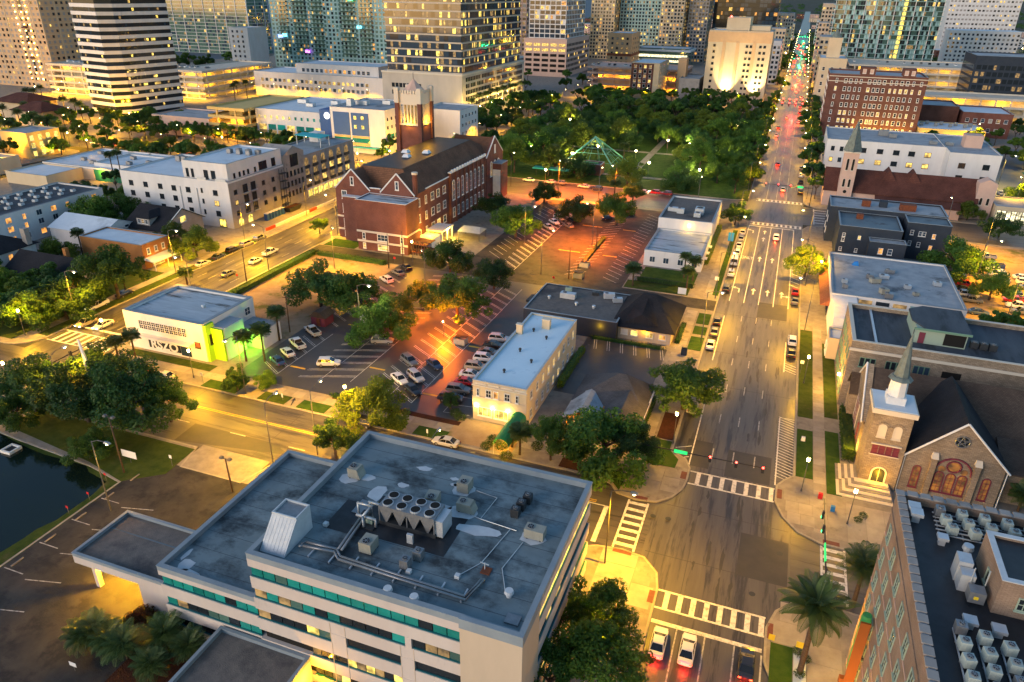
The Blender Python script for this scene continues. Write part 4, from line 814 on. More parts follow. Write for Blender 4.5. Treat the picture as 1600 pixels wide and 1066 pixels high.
for k in (-1, 0, 1): win(cu, 'F', 108.2, 31.8+k*1.55, 1.2, 1.35, 3.7, 'stained', 'maroon', 2, 4, .15, True)
mb = MB()
for k in range(20):
    t0, t1 = 2*math.pi*k/20, 2*math.pi*(k+1)/20; mb.tube(((31.8+.95*math.cos(t0), 108.08, 6.1+.95*math.sin(t0)), (31.8+.95*math.cos(t1), 108.08, 6.1+.95*math.sin(t1))), .13, 4)
    if k < 10: mb.tube(((31.8+2.5*math.cos(math.pi*k/10), 108.1, 4.9+2.6*math.sin(math.pi*k/10)), (31.8+2.5*math.cos(math.pi*(k+1)/10), 108.1, 4.9+2.6*math.sin(math.pi*(k+1)/10))), .16, 4)
mb.build('window_tracery', 'maroon', cu); MB().cyl(0, 0, 0, .02, .82, n=18).build('rose_pane', 'stained', cu, loc=(31.8, 108.15, 6.1)).rotation_euler = (math.pi/2, 0, 0)
for s in (-1, 1): o = MB().cyl(0, 0, 0, .02, .5, n=14).build('rose_pane', 'stained', cu, loc=(31.8+s*1.5, 108.15, 5.4)); o.rotation_euler = (math.pi/2, 0, 0)
mb = MB()
for k in range(20): t0, t1 = 2*math.pi*k/20, 2*math.pi*(k+1)/20; mb.tube(((31.8+.95*math.cos(t0), 108.05, 10.6+.95*math.sin(t0)), (31.8+.95*math.cos(t1), 108.05, 10.6+.95*math.sin(t1))), .1, 4)
for k in range(5): t0, t1 = math.pi/2+2*math.pi*k/5, math.pi/2+2*math.pi*(k+2)/5; mb.tube(((31.8+.9*math.cos(t0), 108.05, 10.6+.9*math.sin(t0)), (31.8+.9*math.cos(t1), 108.05, 10.6+.9*math.sin(t1))), .055, 4)
mb.build('star_window', 'metal_grey', cu); o = MB().cyl(0, 0, 0, .02, .88, n=18).build('star_pane', 'glass_dark', cu, loc=(31.8, 108.14, 10.6)); o.rotation_euler = (math.pi/2, 0, 0)
for x in (28.9, 34.7): box('buttress', 'stone_tan', x-.4, x+.4, 107.5, 108.2, 0, 7.2, cu); MB().hull([(x-.5, 107.4, 7.2), (x+.5, 107.4, 7.2), (x+.5, 108.2, 7.2), (x-.5, 108.2, 7.2)], [(x-.4, 108.0, 8), (x+.4, 108.0, 8), (x+.4, 108.2, 8), (x-.4, 108.2, 8)]).build('buttress_cap', 'trim_stone', cu)
for x in (25.0, 38.6): MB().tube(((x, 107.9, 6.8), (x, 107.9, .2)), .08, 6).build('downpipe', 'trim_white', cu)
# street gable of the nave with red arched window
box('street_wall', 'stone_tan', 19.4, 20.2, 116.2, 131.8, 0, 6.7, cu); gable(MB(), 19.3, 20.3, 116.2, 131.8, 6.7, 13.6, 'x').build('street_gable', 'stone_tan', cu)
win(cu, 'L', 19.4, 124, 1.5, 4.2, 7.0, 'maroon', 'trim_stone', 3, 3, .25, True); win(cu, 'L', 19.4, 118.6, 1.5, 1.2, 3.6, 'stained', 'maroon', 1, 3, .15, True); win(cu, 'L', 19.4, 129.4, 1.5, 1.2, 3.6, 'stained', 'maroon', 1, 3, .15, True)
mb = MB()
for s in (-1, 1): mb.tube(((19.2, 124, 13.7), (19.2, 124+s*8.1, 6.6)), .16, 5)
mb.build('bargeboard', 'trim_white', cu)
box('porch_wall', 'stone_tan', 18.2, 19.4, 126.6, 130.8, 0, 6.5, cu); roofslopes(cu, 17.8, 20.2, 126.4, 131, 6.5, 9.2, 'x', 'shingle_brown', .3)
box('lit_panel', 'lit_warm', 19.2, 19.27, 113.4, 114.6, 2.2, 4.2, cu); plight(cu, (18.6, 114.4, 3.0), 220, r=.15); plight(cu, (22, 106.6, 2.6), 120, r=.15)
stp = empty('church_steps', (20, 104.5, .15), 0, 'broad stone steps wrapping the church tower corner', 'steps')
for i in range(7): box('step', 'concrete' if i % 2 else 'trim_stone', 16.3+i*.42, 24.3-i*.1, 103.2+i*.55, 107.35, .15+i*.17, .32+i*.17, stp); box('step', 'trim_stone' if i % 2 else 'concrete', 16.3+i*.42, 19.25, 107.4, 112-i*.15, .15+i*.17, .32+i*.17, stp)
# stone annexe behind church
an_ = bld('stone_annex', 'long stone hall with dark flat roof behind the church', 17.3, 62, 133, 152, 13.5, 'stone_tan', 'roof_dark', .8, .6, 'trim_stone')
box('roof_rib', 'metal_light', 21.3, 21.7, 133.7, 151.3, 12.75, 13.0, an_); box('cornice', 'trim_stone', 17.1, 62.2, 132.8, 133, 11.6, 12.1, an_)
for i, x in enumerate((20.5, 24.8, 29.3)):
    for k in (-1, 0, 1): win(an_, 'F', 133, x+k*.9, 8.6, .86, 1.9, 'glass_blue' if i == 2 else 'glass_dark', 'frame_green', 1, 1, .08)
    win(an_, 'F', 133, x, 4.4, 2.6, 1.9, 'glass_dark', 'frame_green', 3, 1)
win(an_, 'F', 133, 43, 7, 1.2, 1.2, 'maroon', 'trim_stone')
for iy in range(6):
    for iz in range(3): win(an_, 'L', 17.3, 135.2+iy*2.9, 1.6+iz*3.7, 1.3, 2.0, 'lit_warm' if iz == 0 and iy < 2 else 'glass_dark', 'frame_green', 2, 2)
box('recess', 'void', 32.6, 35.6, 132.93, 132.99, 6.6, 10.2, an_)
ph = empty('roof_penthouse', (32, 143, 12.7), 0, 'pale green trimmed penthouse on the dark annexe roof', 'penthouse'); box('wall', 'sage', 27.9, 36.2, 138.2, 149, 12.75, 15.6, ph); MB().prism([(27.4, 141.5), (29.5, 137.7), (36.7, 137.7), (36.7, 149.4), (30, 149.4), (27.4, 147)], 15.6, 15.85).build('roof', 'roof_dark', ph); mb = MB(); mb.box(27.4, 36.7, 137.55, 137.7, 15.5, 15.9); mb.build('fascia', 'frame_green', ph); box('door', 'maroon', 28.5, 29.5, 138.1, 138.2, 12.8, 14.9, ph); box('opening', 'void', 32.6, 36.0, 138.12, 138.2, 13.0, 15.2, ph)
for i in range(3): rtu(37.8+i*1.5, 139.6, 12.75, 'grey condenser, %s of three beside the green-trimmed penthouse' % ('left', 'middle', 'right')[i], (1.2, 1.2, 1.2), 'metal_dark')
wl = empty('wall_lamp', (16.9, 137, 4.2), 0, 'bright wall lamp on the street end of the stone hall', 'lamp'); MB().cyl(16.9, 137.5, 4, 4.4, .2, n=8).build('globe', 'globe_white', wl); box('bracket', 'metal_dark', 16.9, 17.3, 137.45, 137.55, 4.2, 4.3, wl); plight(wl, (16.6, 137.5, 4.1), 500)
sh = bld('corner_shop', 'small cream shop front below the white wall between the stone hall and the grey roof', 15.4, 19.4, 152.6, 158.5, 5.0, 'stucco_cream', 'roof_white', .4, .25); win(sh, 'L', 15.4, 155, .5, 3.2, 2.4, 'lit_warm', 'trim_white', 2, 1); win(sh, 'L', 15.4, 157.4, 1, 1, 1.2, 'maroon', 'trim_white')
# grey roof shops
gs = bld('shop_row', 'low building with cluttered blue-grey roof beside the navy building', 16, 44, 174.5, 206.5, 7, 'stucco_white', 'roof_grey', .4, .35)
box('white_wall', 'trim_white', 16.05, 21.4, 160, 174.4, 0, 6.7, gs); box('low_roof', 'roof_grey', 21.4, 38, 165, 174.4, 0, 5.2, gs)
MB().hull([(14.0, 175, 3.4), (16, 175, 3.4), (16, 206, 3.4), (14.0, 206, 3.4)], [(14.0, 175, 3.5), (16, 175, 4.9), (16, 206, 4.9), (14.0, 206, 3.5)]).build('tile_canopy', 'tile_terracotta', gs)
wgrid(gs, 'L', 16, lin(176, 205, 8), (.6,), 2.6, 2.5, (('lit_warm', 2), ('glass_dark', 2)), 'frame_dark', 2, 1)
for i in range(4): box('front_window', 'glass_dark' if i % 2 else 'lit_dim', 22+i*3.6, 24.8+i*3.6, 174.38, 174.46, 5.4, 6.3, gs)
for i, (x, y, s) in enumerate(((19, 180, (1.2, 1, 1)), (19, 183.5, (1.2, 1, 1)), (26, 186.5, (2.4, 1.4, 1.2)), (25, 189.5, (1.6, 1.2, 1)), (28.3, 190.5, (2, 1.6, 1)), (27.4, 179.5, (1.8, 1.5, 1.3)), (28.2, 176.8, (1.8, 1.5, 1.3)), (33, 185, (1.4, 1.2, 1)), (34.4, 181, (1.2, 1, .8)), (30, 195.5, (2.2, 1.3, 1)), (40, 190, (1.6, 1.4, 1)))):
    rtu(x, y, 6.65, 'roof unit on the cluttered grey roof, %s counted by depth from the front' % ordw(i+1), s, ('metal_grey', 'metal_light', 'unit_beige')[i % 3], rz=.2*(i % 3), group='units on the grey shop roof')
tp = empty('tarped_unit', (22.2, 198.6, 6.65), 0, 'small roof unit wrapped in a bright blue tarp', 'tarp'); MB().hull([(21.4, 198, 6.65), (23, 198, 6.65), (23, 199.2, 6.65), (21.4, 199.2, 6.65)], [(21.7, 198.2, 7.6), (22.8, 198.1, 7.5), (22.7, 199, 7.7), (21.8, 199, 7.4)]).build('cover', 'tarp_blue', tp)
# navy building
nv = empty('navy_building', (32, 240, 0), label='dark navy building with pale blue-grey roofs and red roof boxes', cat='building')
bld('', '', 16.3, 48.6, 240, 254, 11.2, 'stucco_navy', 'roof_grey', .5, .35, parent=nv); bld('', '', 18.7, 35.2, 223.5, 239.9, 10, 'stucco_navy', 'membrane2', .5, .35, parent=nv); bld('', '', 26.8, 36.2, 219, 223.4, 7.5, 'stucco_navy', 'roof_grey', .3, .3, parent=nv); bld('', '', 37, 48.4, 231, 239.9, 10.9, 'stucco_navy', 'membrane2', .4, .3, parent=nv)
for x, z, g_ in ((20.2, 6.8, 'glass_blue'), (20.2, 5.4, 'glass_dark'), (20.0, 2.6, 'glass_blue'), (24.4, 6.4, 'lit_warm'), (24.2, 2.6, 'glass_blue')): win(nv, 'F', 223.5, x, z, .8, 1.1, g_, 'trim_white', 1, 2)
for x, g_ in ((30, 'lit_orange'), (32.4, 'glass_blue')): win(nv, 'F', 219, x, 4.2, 1.2, 1.7, g_, 'trim_white', 1, 2)
for x, z, g_ in ((38.6, 7.4, 'glass_blue'), (40.8, 7.2, 'glass_blue'), (41.8, 7.2, 'glass_blue'), (44.4, 6.8, 'lit_orange'), (38.6, 4.2, 'glass_blue'), (41, 4, 'glass_blue'), (44.2, 3.4, 'lit_orange')): win(nv, 'F', 231, x, z, .9, 1.4, g_, 'trim_white', 1, 2)
for y in (242, 248): 
    for z in (2.5, 6): win(nv, 'L', 16.3, y, z, 1.4, 1.8, 'glass_blue', 'trim_white', 2, 1)
for i, (x0, x1, y0, y1, m) in enumerate(((25.4, 27.8, 245, 247, 'rust'), (30.4, 32.6, 246, 248.2, 'stucco_navy'), (36, 40.4, 244.4, 247, 'rust'), (23.6, 25.4, 234, 235.8, 'rust'))):
    tag(box('roof_box', m, x0, x1, y0, y1, 10.6 if i < 3 else 9.4, 12.6 if i < 3 else 11), '%s on the navy building roof' % ('left rust-red box', 'navy stair box', 'wide rust-red box', 'small rust-red box on the lower roof')[i], 'roof box', 'boxes on the navy roof')
# brown roofed church
rc = empty('brown_roof_church', (42, 293, 0), label='long church with dark red-brown roof and green-tipped spire', cat='church')
box('nave_wall', 'stucco_pink', 16, 65, 286, 301, 0, 6, rc); gable(MB(), 16.1, 64.9, 286, 301, 6, 12.2, 'x').build('gable', 'stucco_pink', rc); roofslopes(rc, 15.6, 65.4, 286, 301, 6.05, 12.3, 'x', 'tile_red', .6)
box('aisle_wall', 'stucco_pink', 33, 60, 282, 286, 0, 3.6, rc); MB().hull([(33, 281.6, 3.6), (60, 281.6, 3.6), (60, 286, 5.4), (33, 286, 5.4)], [(33, 281.6, 3.8), (60, 281.6, 3.8), (60, 286, 5.6), (33, 286, 5.6)]).build('aisle_roof', 'tile_red', rc)
for x in (37, 45): MB().hull([(x-2.6, 290, 9.5), (x+2.6, 290, 9.5), (x+2.6, 300, 9.5), (x-2.6, 300, 9.5)], [(x-.1, 292, 13.2), (x+.1, 292, 13.2), (x+.1, 299, 13.2), (x-.1, 299, 13.2)]).build('dormer', 'tile_red', rc)
box('tower', 'stucco_pink', 20.4, 25.2, 284.2, 288.6, 0, 20, rc); MB().cyl(22.8, 286.4, 20, 30.5, 3.1, .08, 4).build('spire', 'patina', rc); box('tower_cornice', 'trim_stone', 20.1, 25.5, 283.9, 288.9, 19.6, 20, rc)
for z, h in ((13.5, 4.2), (7.6, 3)):
    for x in (21.9, 23.7): win(rc, 'F', 284.2, x, z, .95, h, 'void', 'trim_stone', 1, 1, .1, True)
o = MB().cyl(0, 0, 0, .05, .6, n=12).build('round_window', 'void', rc, loc=(22.8, 284.15, 6)); o.rotation_euler = (math.pi/2, 0, 0)
box('rear_tower', 'stucco_pink', 64.5, 70, 287, 292, 0, 12.4, rc); gable(MB(), 64.5, 70, 287, 292, 12.4, 13.8, 'y').build('rear_gable', 'stucco_pink', rc)
for x in (66.2, 68.3): win(rc, 'F', 287, x, 5, 1, 2.6, 'void', 'trim_stone', 1, 1, .1, True)
box('lit_panel', 'lit_yellow', 36, 44, 281.45, 281.6, 2.4, 3.2, rc)
sb = bld('glazed_hall', 'low hall with lit glazed front behind the rear church tower', 70.5, 92, 284, 300, 6, 'stucco_cream', 'roof_grey', .4); 
for i in range(9): win(sb, 'F', 284, 71.6+i*1.55, .8, 1.4, 3.8, 'lit_white', 'frame_dark', 2, 3)
# white L-shaped apartment block and lit annexe
hw = empty('white_apartment_block', (48, 360, 0), label='white L-shaped apartment block with grey roof behind the brown-roofed church', cat='building')
bld('', '', 16.8, 62, 345, 379, 14, 'stucco_white', 'roof_grey', .4, .35, parent=hw); bld('', '', 62.01, 80, 334, 379, 14, 'stucco_white', 'roof_grey', .4, .35, parent=hw)
wgrid(hw, 'F', 345, (28, 31.5, 38, 44.2, 50, 56), (4.8, 9.4), 2.4, 1.9, (('glass_dark', 3), ('lit_warm', 2)), 'frame_dark', 2, 1); wgrid(hw, 'F', 334, (67, 75.5), (3.4, 8.2), 2.4, 2, (('glass_dark', 1),), 'frame_dark', 2, 1); wgrid(hw, 'F', 345, (19.5, 23), (4.8, 9.4), 1.4, 1.8, DK, 'frame_dark')
for i, (x, y, s) in enumerate(((40, 366, (4, 3, 2.4)), (43.5, 362, (3, 2, 1.6)), (58, 352, (3, 2, 1.4)), (64, 352, (3, 2, 1.4)), (29, 370, (2.6, 2, 1.6)))): rtu(x, y, 13.65, 'roof unit on the white L-shaped block, %s' % ('tallest in the middle', 'in front of the tallest', 'left of the right end', 'at the right end', 'at the left end')[i], s, 'metal_grey', group='units on the white block')
tag(box('stair_box', 'stucco_pink', 69, 75.5, 350, 357, 13.6, 18.5), 'pale pink stair box on the right end of the white block', 'roof box')
# brick hotel
hb = bld('brick_hotel', 'eight-storey brown brick hotel with white window surrounds', 16.2, 63, 440, 470, 32, 'brick_hotel', 'roof_grey', .8, .5)
for x0, x1 in ((31, 38), (51, 57)): box('roof_pavilion', 'brick_hotel', x0, x1, 439.9, 448, 32, 35.6, hb)
for x in (32.7, 36.2, 52.5, 55.6): win(hb, 'F', 439.9, x, 32.6, 1.7, 2.2, 'stucco_pink', 'trim_white')
U_ = (20.2, 24.6, 27, 29.6, 32, 36, 38.6, 40.6, 43.2, 46.4, 48.8, 51.4, 54, 56.8, 60.4)
for k in range(7):
    for i, x in enumerate(U_): win(hb, 'F', 440, x, 3.6+k*4.0, 1.5 if i in (1, 2, 5, 6, 7, 8, 11, 12) else 1.1, 2.2, 'lit_warm' if (k in (1, 2, 5) and R.random() < .5) or (k == 0 and R.random() < .6) else 'glass_dark', 'trim_white', 1, 2, .18)
for z in (28.2, 30.6): box('string_course', 'trim_stone', 16.1, 63.1, 439.85, 440, z, z+.35, hb)
wgrid(hb, 'L', 16.2, lin(441, 469, 6), [3.6+k*4 for k in range(7)], 1.3, 2.2, DK, 'trim_white', 1, 2)
hl = bld('lit_annex', 'low building with golden lit front and pale roof beside the brick hotel', 63.5, 94, 436, 462, 8, 'stucco_yellow', 'roof_white', .4)
for i in range(8): rtu(66+i*3.4, 448+(i % 2)*6, 7.7, 'small roof unit, %s from the left on the pale roof by the brick hotel' % ordw(i+1), (1.6, 1.6, 1.6), 'metal_grey', group='units by the hotel')
for x in (36, 46, 56, 68, 78, 88): spot(hb if x < 64 else hl, (x, 434.5, 1.0), (x, 440, 12), 2600, ang=110)
ge = bld('green_roof_house', 'yellow building with dark green roof at the right edge', 88, 108, 296, 330, 9, 'stucco_yellow', 'roof_dark', .3); wgrid(ge, 'L', 88, lin(298, 328, 6), (2.4, 5.6), 1.2, 1.6, DK, 'frame_dark'); MB().hull([(87, 295, 9), (109, 295, 9), (109, 331, 9), (87, 331, 9)], [(96, 305, 13), (100, 305, 13), (100, 321, 13), (96, 321, 13)]).build('hip_roof', 'green_wall', ge)
# ---------------------------------------------------------------- block between the avenues
# brick school
sch = empty('brick_school', (-112, 213, 0), label='three-storey red brick school with stepped white gables', cat='school')
SX0, SX1, SY0, SY1, SE = -124.5, -99, 185.5, 258, 15.4
box('wall', 'brick_red', SX0, SX1, SY0, SY1, 0, SE, sch)
box('end_box', 'brick_red', -112.9, -96.7, 177.4, 185.4, 0, 14.6, sch); roofset(sch, -112.9, -96.7, 177.4, 185.4, 14.6, 'roof_worn', .35, .25, 'brick_red', 'trim_white'); box('low_wall', 'brick_red', -121, -112.95, 183.4, 185.45, 0, 13.5, sch); box('low_roof', 'roof_white', -121.1, -112.92, 183.3, 185.45, 13.5, 13.7, sch)
for z in (2.6, 4.6): box('string_course', 'trim_stone', -113.05, -96.55, 177.25, 177.4, z+(.9 if z > 4 else 0), z+.55+(.9 if z > 4 else 0), sch)
box('string_course', 'trim_stone', -96.7, -96.55, 177.4, 185.3, 5.5, 6.0, sch)
# roof: steep slopes up to a flat deck
MB().hull([(SX0, SY0+4, SE), (SX1, SY0+4, SE), (SX1, SY1-4, SE), (SX0, SY1-4, SE)], [(-118.6, 192, 21.2), (-105, 192, 21.2), (-105, 243, 21.2), (-118.6, 243, 21.2)]).build('roof', 'shingle_rust', sch)
box('roof_deck', 'roof_black', -118.4, -105.2, 192.2, 242.8, 21.15, 21.3, sch)
for x0, x1 in ((SX0, -112.6), (-109.2, -97.9)):
    xm = (x0+x1)/2; gable(MB(), x0, x1, SY0-.1, SY0+.5, SE, 21.3, 'y').build('gable', 'brick_red', sch)
    MB().hull([(x0+.3, SY0+.5, SE), (x1-.3, SY0+.5, SE), (xm, SY0+.5, 20.9)], [(x0+.3, SY0+8, SE), (x1-.3, SY0+8, SE), (xm, SY0+8, 20.9)]).build('gable_roof', 'shingle_rust', sch)
    mb = MB(); mb.tube(((x0, SY0-.1, SE+.05), (xm, SY0-.1, 21.4)), .22, 5); mb.tube(((xm, SY0-.1, 21.4), (x1, SY0-.1, SE+.05)), .22, 5); mb.build('gable_coping', 'trim_white', sch)
    win(sch, 'F', SY0-.1, xm, 16.6, 1.2, 2.6, 'glass_blue', 'trim_white', 1, 2, .22)
box('parapet', 'brick_red', -112.6, -109.2, SY0-.05, SY0+.4, SE, SE+.9, sch); box('parapet_coping', 'trim_white', -112.7, -109.1, SY0-.15, SY0+.5, SE+.9, SE+1.1, sch)
win(sch, 'F', SY0, -121.6, 12.2, 1.8, 2.6, 'glass_blue', 'trim_white', 2, 2, .2); win(sch, 'F', SY0, -116.6, 8.2, 1.6, 2.4, 'glass_blue', 'trim_white', 2, 2, .2)
for z in (8, 3.4, .6): win(sch, 'F', SY0, -121.6, z, 1.7, 2.8 if z > 1 else 1.8, 'trim_white' if z == 8 else 'glass_blue', 'trim_white', 2, 2, .25)
for z in (2.6, 6.6): box('string_course', 'trim_stone', SX0-.1, -113, SY0-.14, SY0, z, z+.5, sch)
MB().tube(((-98.2, 186.5, 14), (-98.2, 186.5, 21.5)), .75, 8).build('chimney', 'brick_red', sch); MB().cyl(-98.2, 186.5, 21.5, 22.1, .95, n=8).build('chimney_cap', 'trim_stone', sch)
for x, w in ((-110.8, 1.0), (-104.6, 3.6), (-98.4, 1.0)):
    for z, h in ((3.4, 2.0), (.6, 1.7)): win(sch, 'F', 177.4, x, z, w, h, 'glass_blue' if z > 1 else 'lit_warm', 'trim_white', 3 if w > 2 else 1, 2, .15)
YS = [190, 194.5, 199, 203, 207.5]
for y in YS:
    for z in (1.5, 6.2, 11): win(sch, 'R', SX1, y, z, 2.2 if int(y) % 2 else 1.3, 2.5, 'lit_warm' if z < 2 and R.random() < .5 else 'glass_blue', 'trim_white', 2, 2, .2)
box('bay_wall', 'brick_red', SX1, SX1+.8, 211, 240, 0, 16.6, sch); box('bay_coping', 'trim_white', SX1-.2, SX1+1.0, 210.8, 240.2, 16.6, 16.9, sch)
for i in range(8):
    y = 213+i*3.5; win(sch, 'R', SX1+.8, y, 7.6, 2.0, 6.6, 'glass_blue', 'trim_white', 2, 4, .28, True); win(sch, 'R', SX1+.8, y, 2, 1.8, 3.2, 'glass_blue', 'trim_white', 2, 2, .2)
    box('pier', 'brick_red', SX1+.8, SX1+1.15, y+1.3, y+2.1, 0, 16.6, sch)
for i in range(14): box('merlon', 'trim_white', SX1+.6, SX1+1.2, 211.6+i*2.1, 212.5+i*2.1, 16.9, 17.6, sch)
mb = MB(); mb.tube(((SX1+.1, 188, SE+.1), (SX1+.1, 211, SE+.1)), .22, 5); mb.build('gutter', 'trim_white', sch)
gable(MB(), SX1-.6, SX1+.5, 242, 258, SE, 21.8, 'x').build('gable', 'brick_red', sch); MB().hull([(SX1-.6, 242.3, SE), (SX1-.6, 257.7, SE), (SX1-.6, 250, 21.4)], [(-114, 242.3, SE), (-114, 257.7, SE), (-114, 250, 21.4)]).build('gable_roof', 'shingle_rust', sch)
mb = MB(); mb.tube(((SX1+.4, 242, SE), (SX1+.4, 250, 21.9), (SX1+.4, 258, SE)), .24, 5); mb.build('gable_coping', 'trim_white', sch); win(sch, 'R', SX1+.5, 250, 16, 1.4, 3, 'trim_white', 'trim_white', 1, 2, .2)
box('pavilion_wall', 'brick_red', SX1, SX1+.5, 242, 258, 0, SE, sch)
for y in (246.5, 250, 253.5): win(sch, 'R', SX1+.5, y, 8, 2.0, 5.5, 'lit_dim', 'trim_white', 2, 4, .25, True)
box('porch', 'brick_red', SX1+.5, SX1+4, 247.5, 254, 0, 12.6, sch); box('porch_roof', 'roof_grey', SX1+.4, SX1+4.1, 247.4, 254.1, 12.6, 12.8, sch); box('porch_opening', 'trim_white', SX1+.8, SX1+3.7, 247.38, 247.5, 1, 10.5, sch)
for x, y in ((-112, 208), (-115.5, 214), (-109, 216)): tag(MB().hull([(x-1.2, y-1.2, 21.3), (x+1.2, y-1.2, 21.3), (x+1.2, y+1.2, 21.3), (x-1.2, y+1.2, 21.3)], [(x-.7, y-.7, 22.2), (x+.7, y-.7, 22.2), (x+.7, y+.7, 22.2), (x-.7, y+.7, 22.2)]).build('roof_vent', 'metal_light'), 'pale square roof vent on the dark school deck, %s' % {-112: 'largest', -115.5: 'left', -109: 'right'}[x], 'roof vent', 'school roof vents')
# bell tower
bt = empty('bell_tower', (-123.3, 236, 0), label='red brick bell tower with cream lit gothic top behind the school', cat='tower')
TX0, TX1, TY0, TY1 = -127.6, -119, 232, 240.6
box('shaft', 'brick_red', TX0, TX1, TY0, TY1, 0, 27, bt)
for x in (TX0, TX1):
    for y in (TY0, TY1): box('corner_pier', 'brick_red', x-.7, x+.7, y-.7, y+.7, 0, 34, bt); box('pinnacle', 'trim_stone', x-.8, x+.8, y-.8, y+.8, 34, 39, bt)
box('belfry_core', 'lit_dim', TX0+1.6, TX1-1.6, TY0+1.6, TY1-1.6, 27, 34, bt); box('belfry_top', 'trim_stone', TX0, TX1, TY0, TY1, 33.4, 37, bt); box('belfry_sill', 'trim_stone', TX0-.2, TX1+.2, TY0-.2, TY1+.2, 26.6, 27.2, bt)
for i in range(6):
    t = TX0+1+i*(TX1-TX0-2)/5; box('mullion', 'trim_stone', t-.2, t+.2, TY0+.1, TY0+.5, 27.2, 33.4, bt); u = TY0+1+i*(TY1-TY0-2)/5; box('mullion', 'trim_stone', TX1-.5, TX1-.1, u-.2, u+.2, 27.2, 33.4, bt)
for i in range(7):
    t = TX0+1.2+i*(TX1-TX0-2.4)/6; box('merlon', 'trim_stone', t-.35, t+.35, TY0-.1, TY0+.3, 37, 38.2, bt); u = TY0+1.2+i*(TY1-TY0-2.4)/6; box('merlon', 'trim_stone', TX1-.3, TX1+.1, u-.35, u+.35, 37, 38.2, bt)
MB().cyl((TX0+TX1)/2, (TY0+TY1)/2, 37, 41.5, 4.6, .1, 8).build('cap', 'stucco_pink', bt); MB().cyl((TX0+TX1)/2, (TY0+TY1)/2, 41.5, 43.5, .1, n=5).build('finial', 'metal_dark', bt)
plight(bt, (TX0+4.3, TY0-.6, 27.6), 500); plight(bt, (TX1+.6, TY0+4.3, 27.6), 500)
# patio at school
pt = empty('school_patio', (-90, 195, 0), label='bright yellow lit patio canopy beside the brick school', cat='patio')
box('canopy', 'trim_white', -97.5, -92, 191, 199, 3.6, 3.9, pt); box('wall', 'stucco_white', -97.5, -92.5, 184.5, 191, 0, 3.2, pt)
for x, y in ((-92.4, 191.4), (-92.4, 195), (-92.4, 198.6), (-97, 191.4)): box('post', 'trim_white', x-.15, x+.15, y-.15, y+.15, .15, 3.6, pt)
plight(pt, (-91.5, 195, 3.2), 1500, (1, .6, .06)); plight(pt, (-94.5, 188, 4.6), 1200)
dk = empty('wood_deck', (-95.5, 181, 0), label='orange lit wooden stair deck at the corner of the school box', cat='deck')
for z in (.9, 3.4): box('platform', 'tile_terracotta', -96.4, -91, 178.4, 184, z, z+.2, dk)
for i in range(7): box('post', 'wood_pole', -96.2+i*.85, -96.05+i*.85, 178.4, 178.55, .15, 4.5, dk)
box('rail', 'wood_pole', -96.3, -91, 178.38, 178.48, 4.4, 4.5, dk); box('rail', 'wood_pole', -96.3, -91, 178.38, 178.48, 1.9, 2.0, dk)
tn = empty('shade_pavilion', (-87, 200, 0), label='grey shade roof with white rim beside the school patio', cat='pavilion'); MB().hull([(-90, 197, 2.6), (-82.5, 197, 2.6), (-82.5, 203, 2.6), (-90, 203, 2.6)], [(-89, 200, 3.8), (-83.5, 200, 3.8), (-83.5, 200.1, 3.8), (-89, 200.1, 3.8)]).build('roof', 'metal_light', tn)
for x, y in ((-89.7, 197.3), (-82.8, 197.3), (-82.8, 202.7), (-89.7, 202.7)): box('post', 'pole_grey', x-.08, x+.08, y-.08, y+.08, .15, 2.6, tn)
# retro white building with green light
re_ = bld('retro_building', 'two-storey white retro building with worn flat roof and lime corner', -124, -103.5, 103, 118.8, 8.5, 'stucco_white', 'roof_worn', .5, .8)
box('lime_corner', 'stucco_lime', -103.49, -102.9, 103.2, 105.6, 0, 8.2, re_); box('lime_face', 'stucco_lime', -102.9, -100.2, 104.6, 105.1, 0, 7.2, re_); box('side_block', 'stucco_white', -103.4, -100.1, 105.1, 111, 0, 7.2, re_); box('side_roof', 'roof_grey', -103.3, -100.3, 105.3, 110.8, 7.2, 7.3, re_); box('rear_block', 'stucco_white', -103.4, -96.5, 112, 118, 0, 4.2, re_); box('rear_roof', 'roof_grey', -103.3, -96.7, 112.2, 117.8, 4.2, 4.3, re_)
for i in range(11):
    for k in range(2): win(re_, 'F', 103, -119.6+i*1.12, 5.0+k*.95, 1.06, .92, 'glass_dark', 'trim_white', 2, 2, .05, sill=False)
box('canopy', 'stucco_white', -121.5, -106.4, 101.6, 103, 3.5, 3.9, re_)
box('mural', 'frame_dark', -118.5, -110.2, 102.94, 103, .9, 2.9, re_)
textobj('mural_figure', 'RSZO', 2.7, 'trim_white', (-114.35, 102.9, .98), (math.pi/2, 0, 0), (1.05, 1, 1), re_, .02, .08)
box('lower_glass', 'glass_blue', -110.1, -107.5, 102.95, 103, .5, 3, re_); win(re_, 'F', 103, -105.4, 3.0, 1.4, 1.3, 'tile_terracotta', 'frame_dark'); win(re_, 'R', -103.5, 116.5, 5.2, 1.8, 1.8, 'glass_blue', 'trim_white', 2, 2); win(re_, 'R', -102.9, 104.3, 3.8, .8, 2.2, 'void', 'frame_dark', 1, 4)
flg = empty('flood_lamp', (-98.4, 109, 3), 0, 'green flood lamp on the wall behind the palms', 'lamp'); box('housing', 'metal_dark', -100.1, -99.8, 108.9, 109.2, 3.4, 3.7, flg); plight(flg, (-98.8, 109.5, 2.2), 330, (.25, 1, .02))
rtu(-98.8, 112.8, 4.32, 'black condenser on the low rear roof of the retro building', (1, 1, 1), 'metal_dark'); vent(-110, 111, 8.05, 'small vent on the worn roof of the retro building', .5, .7)
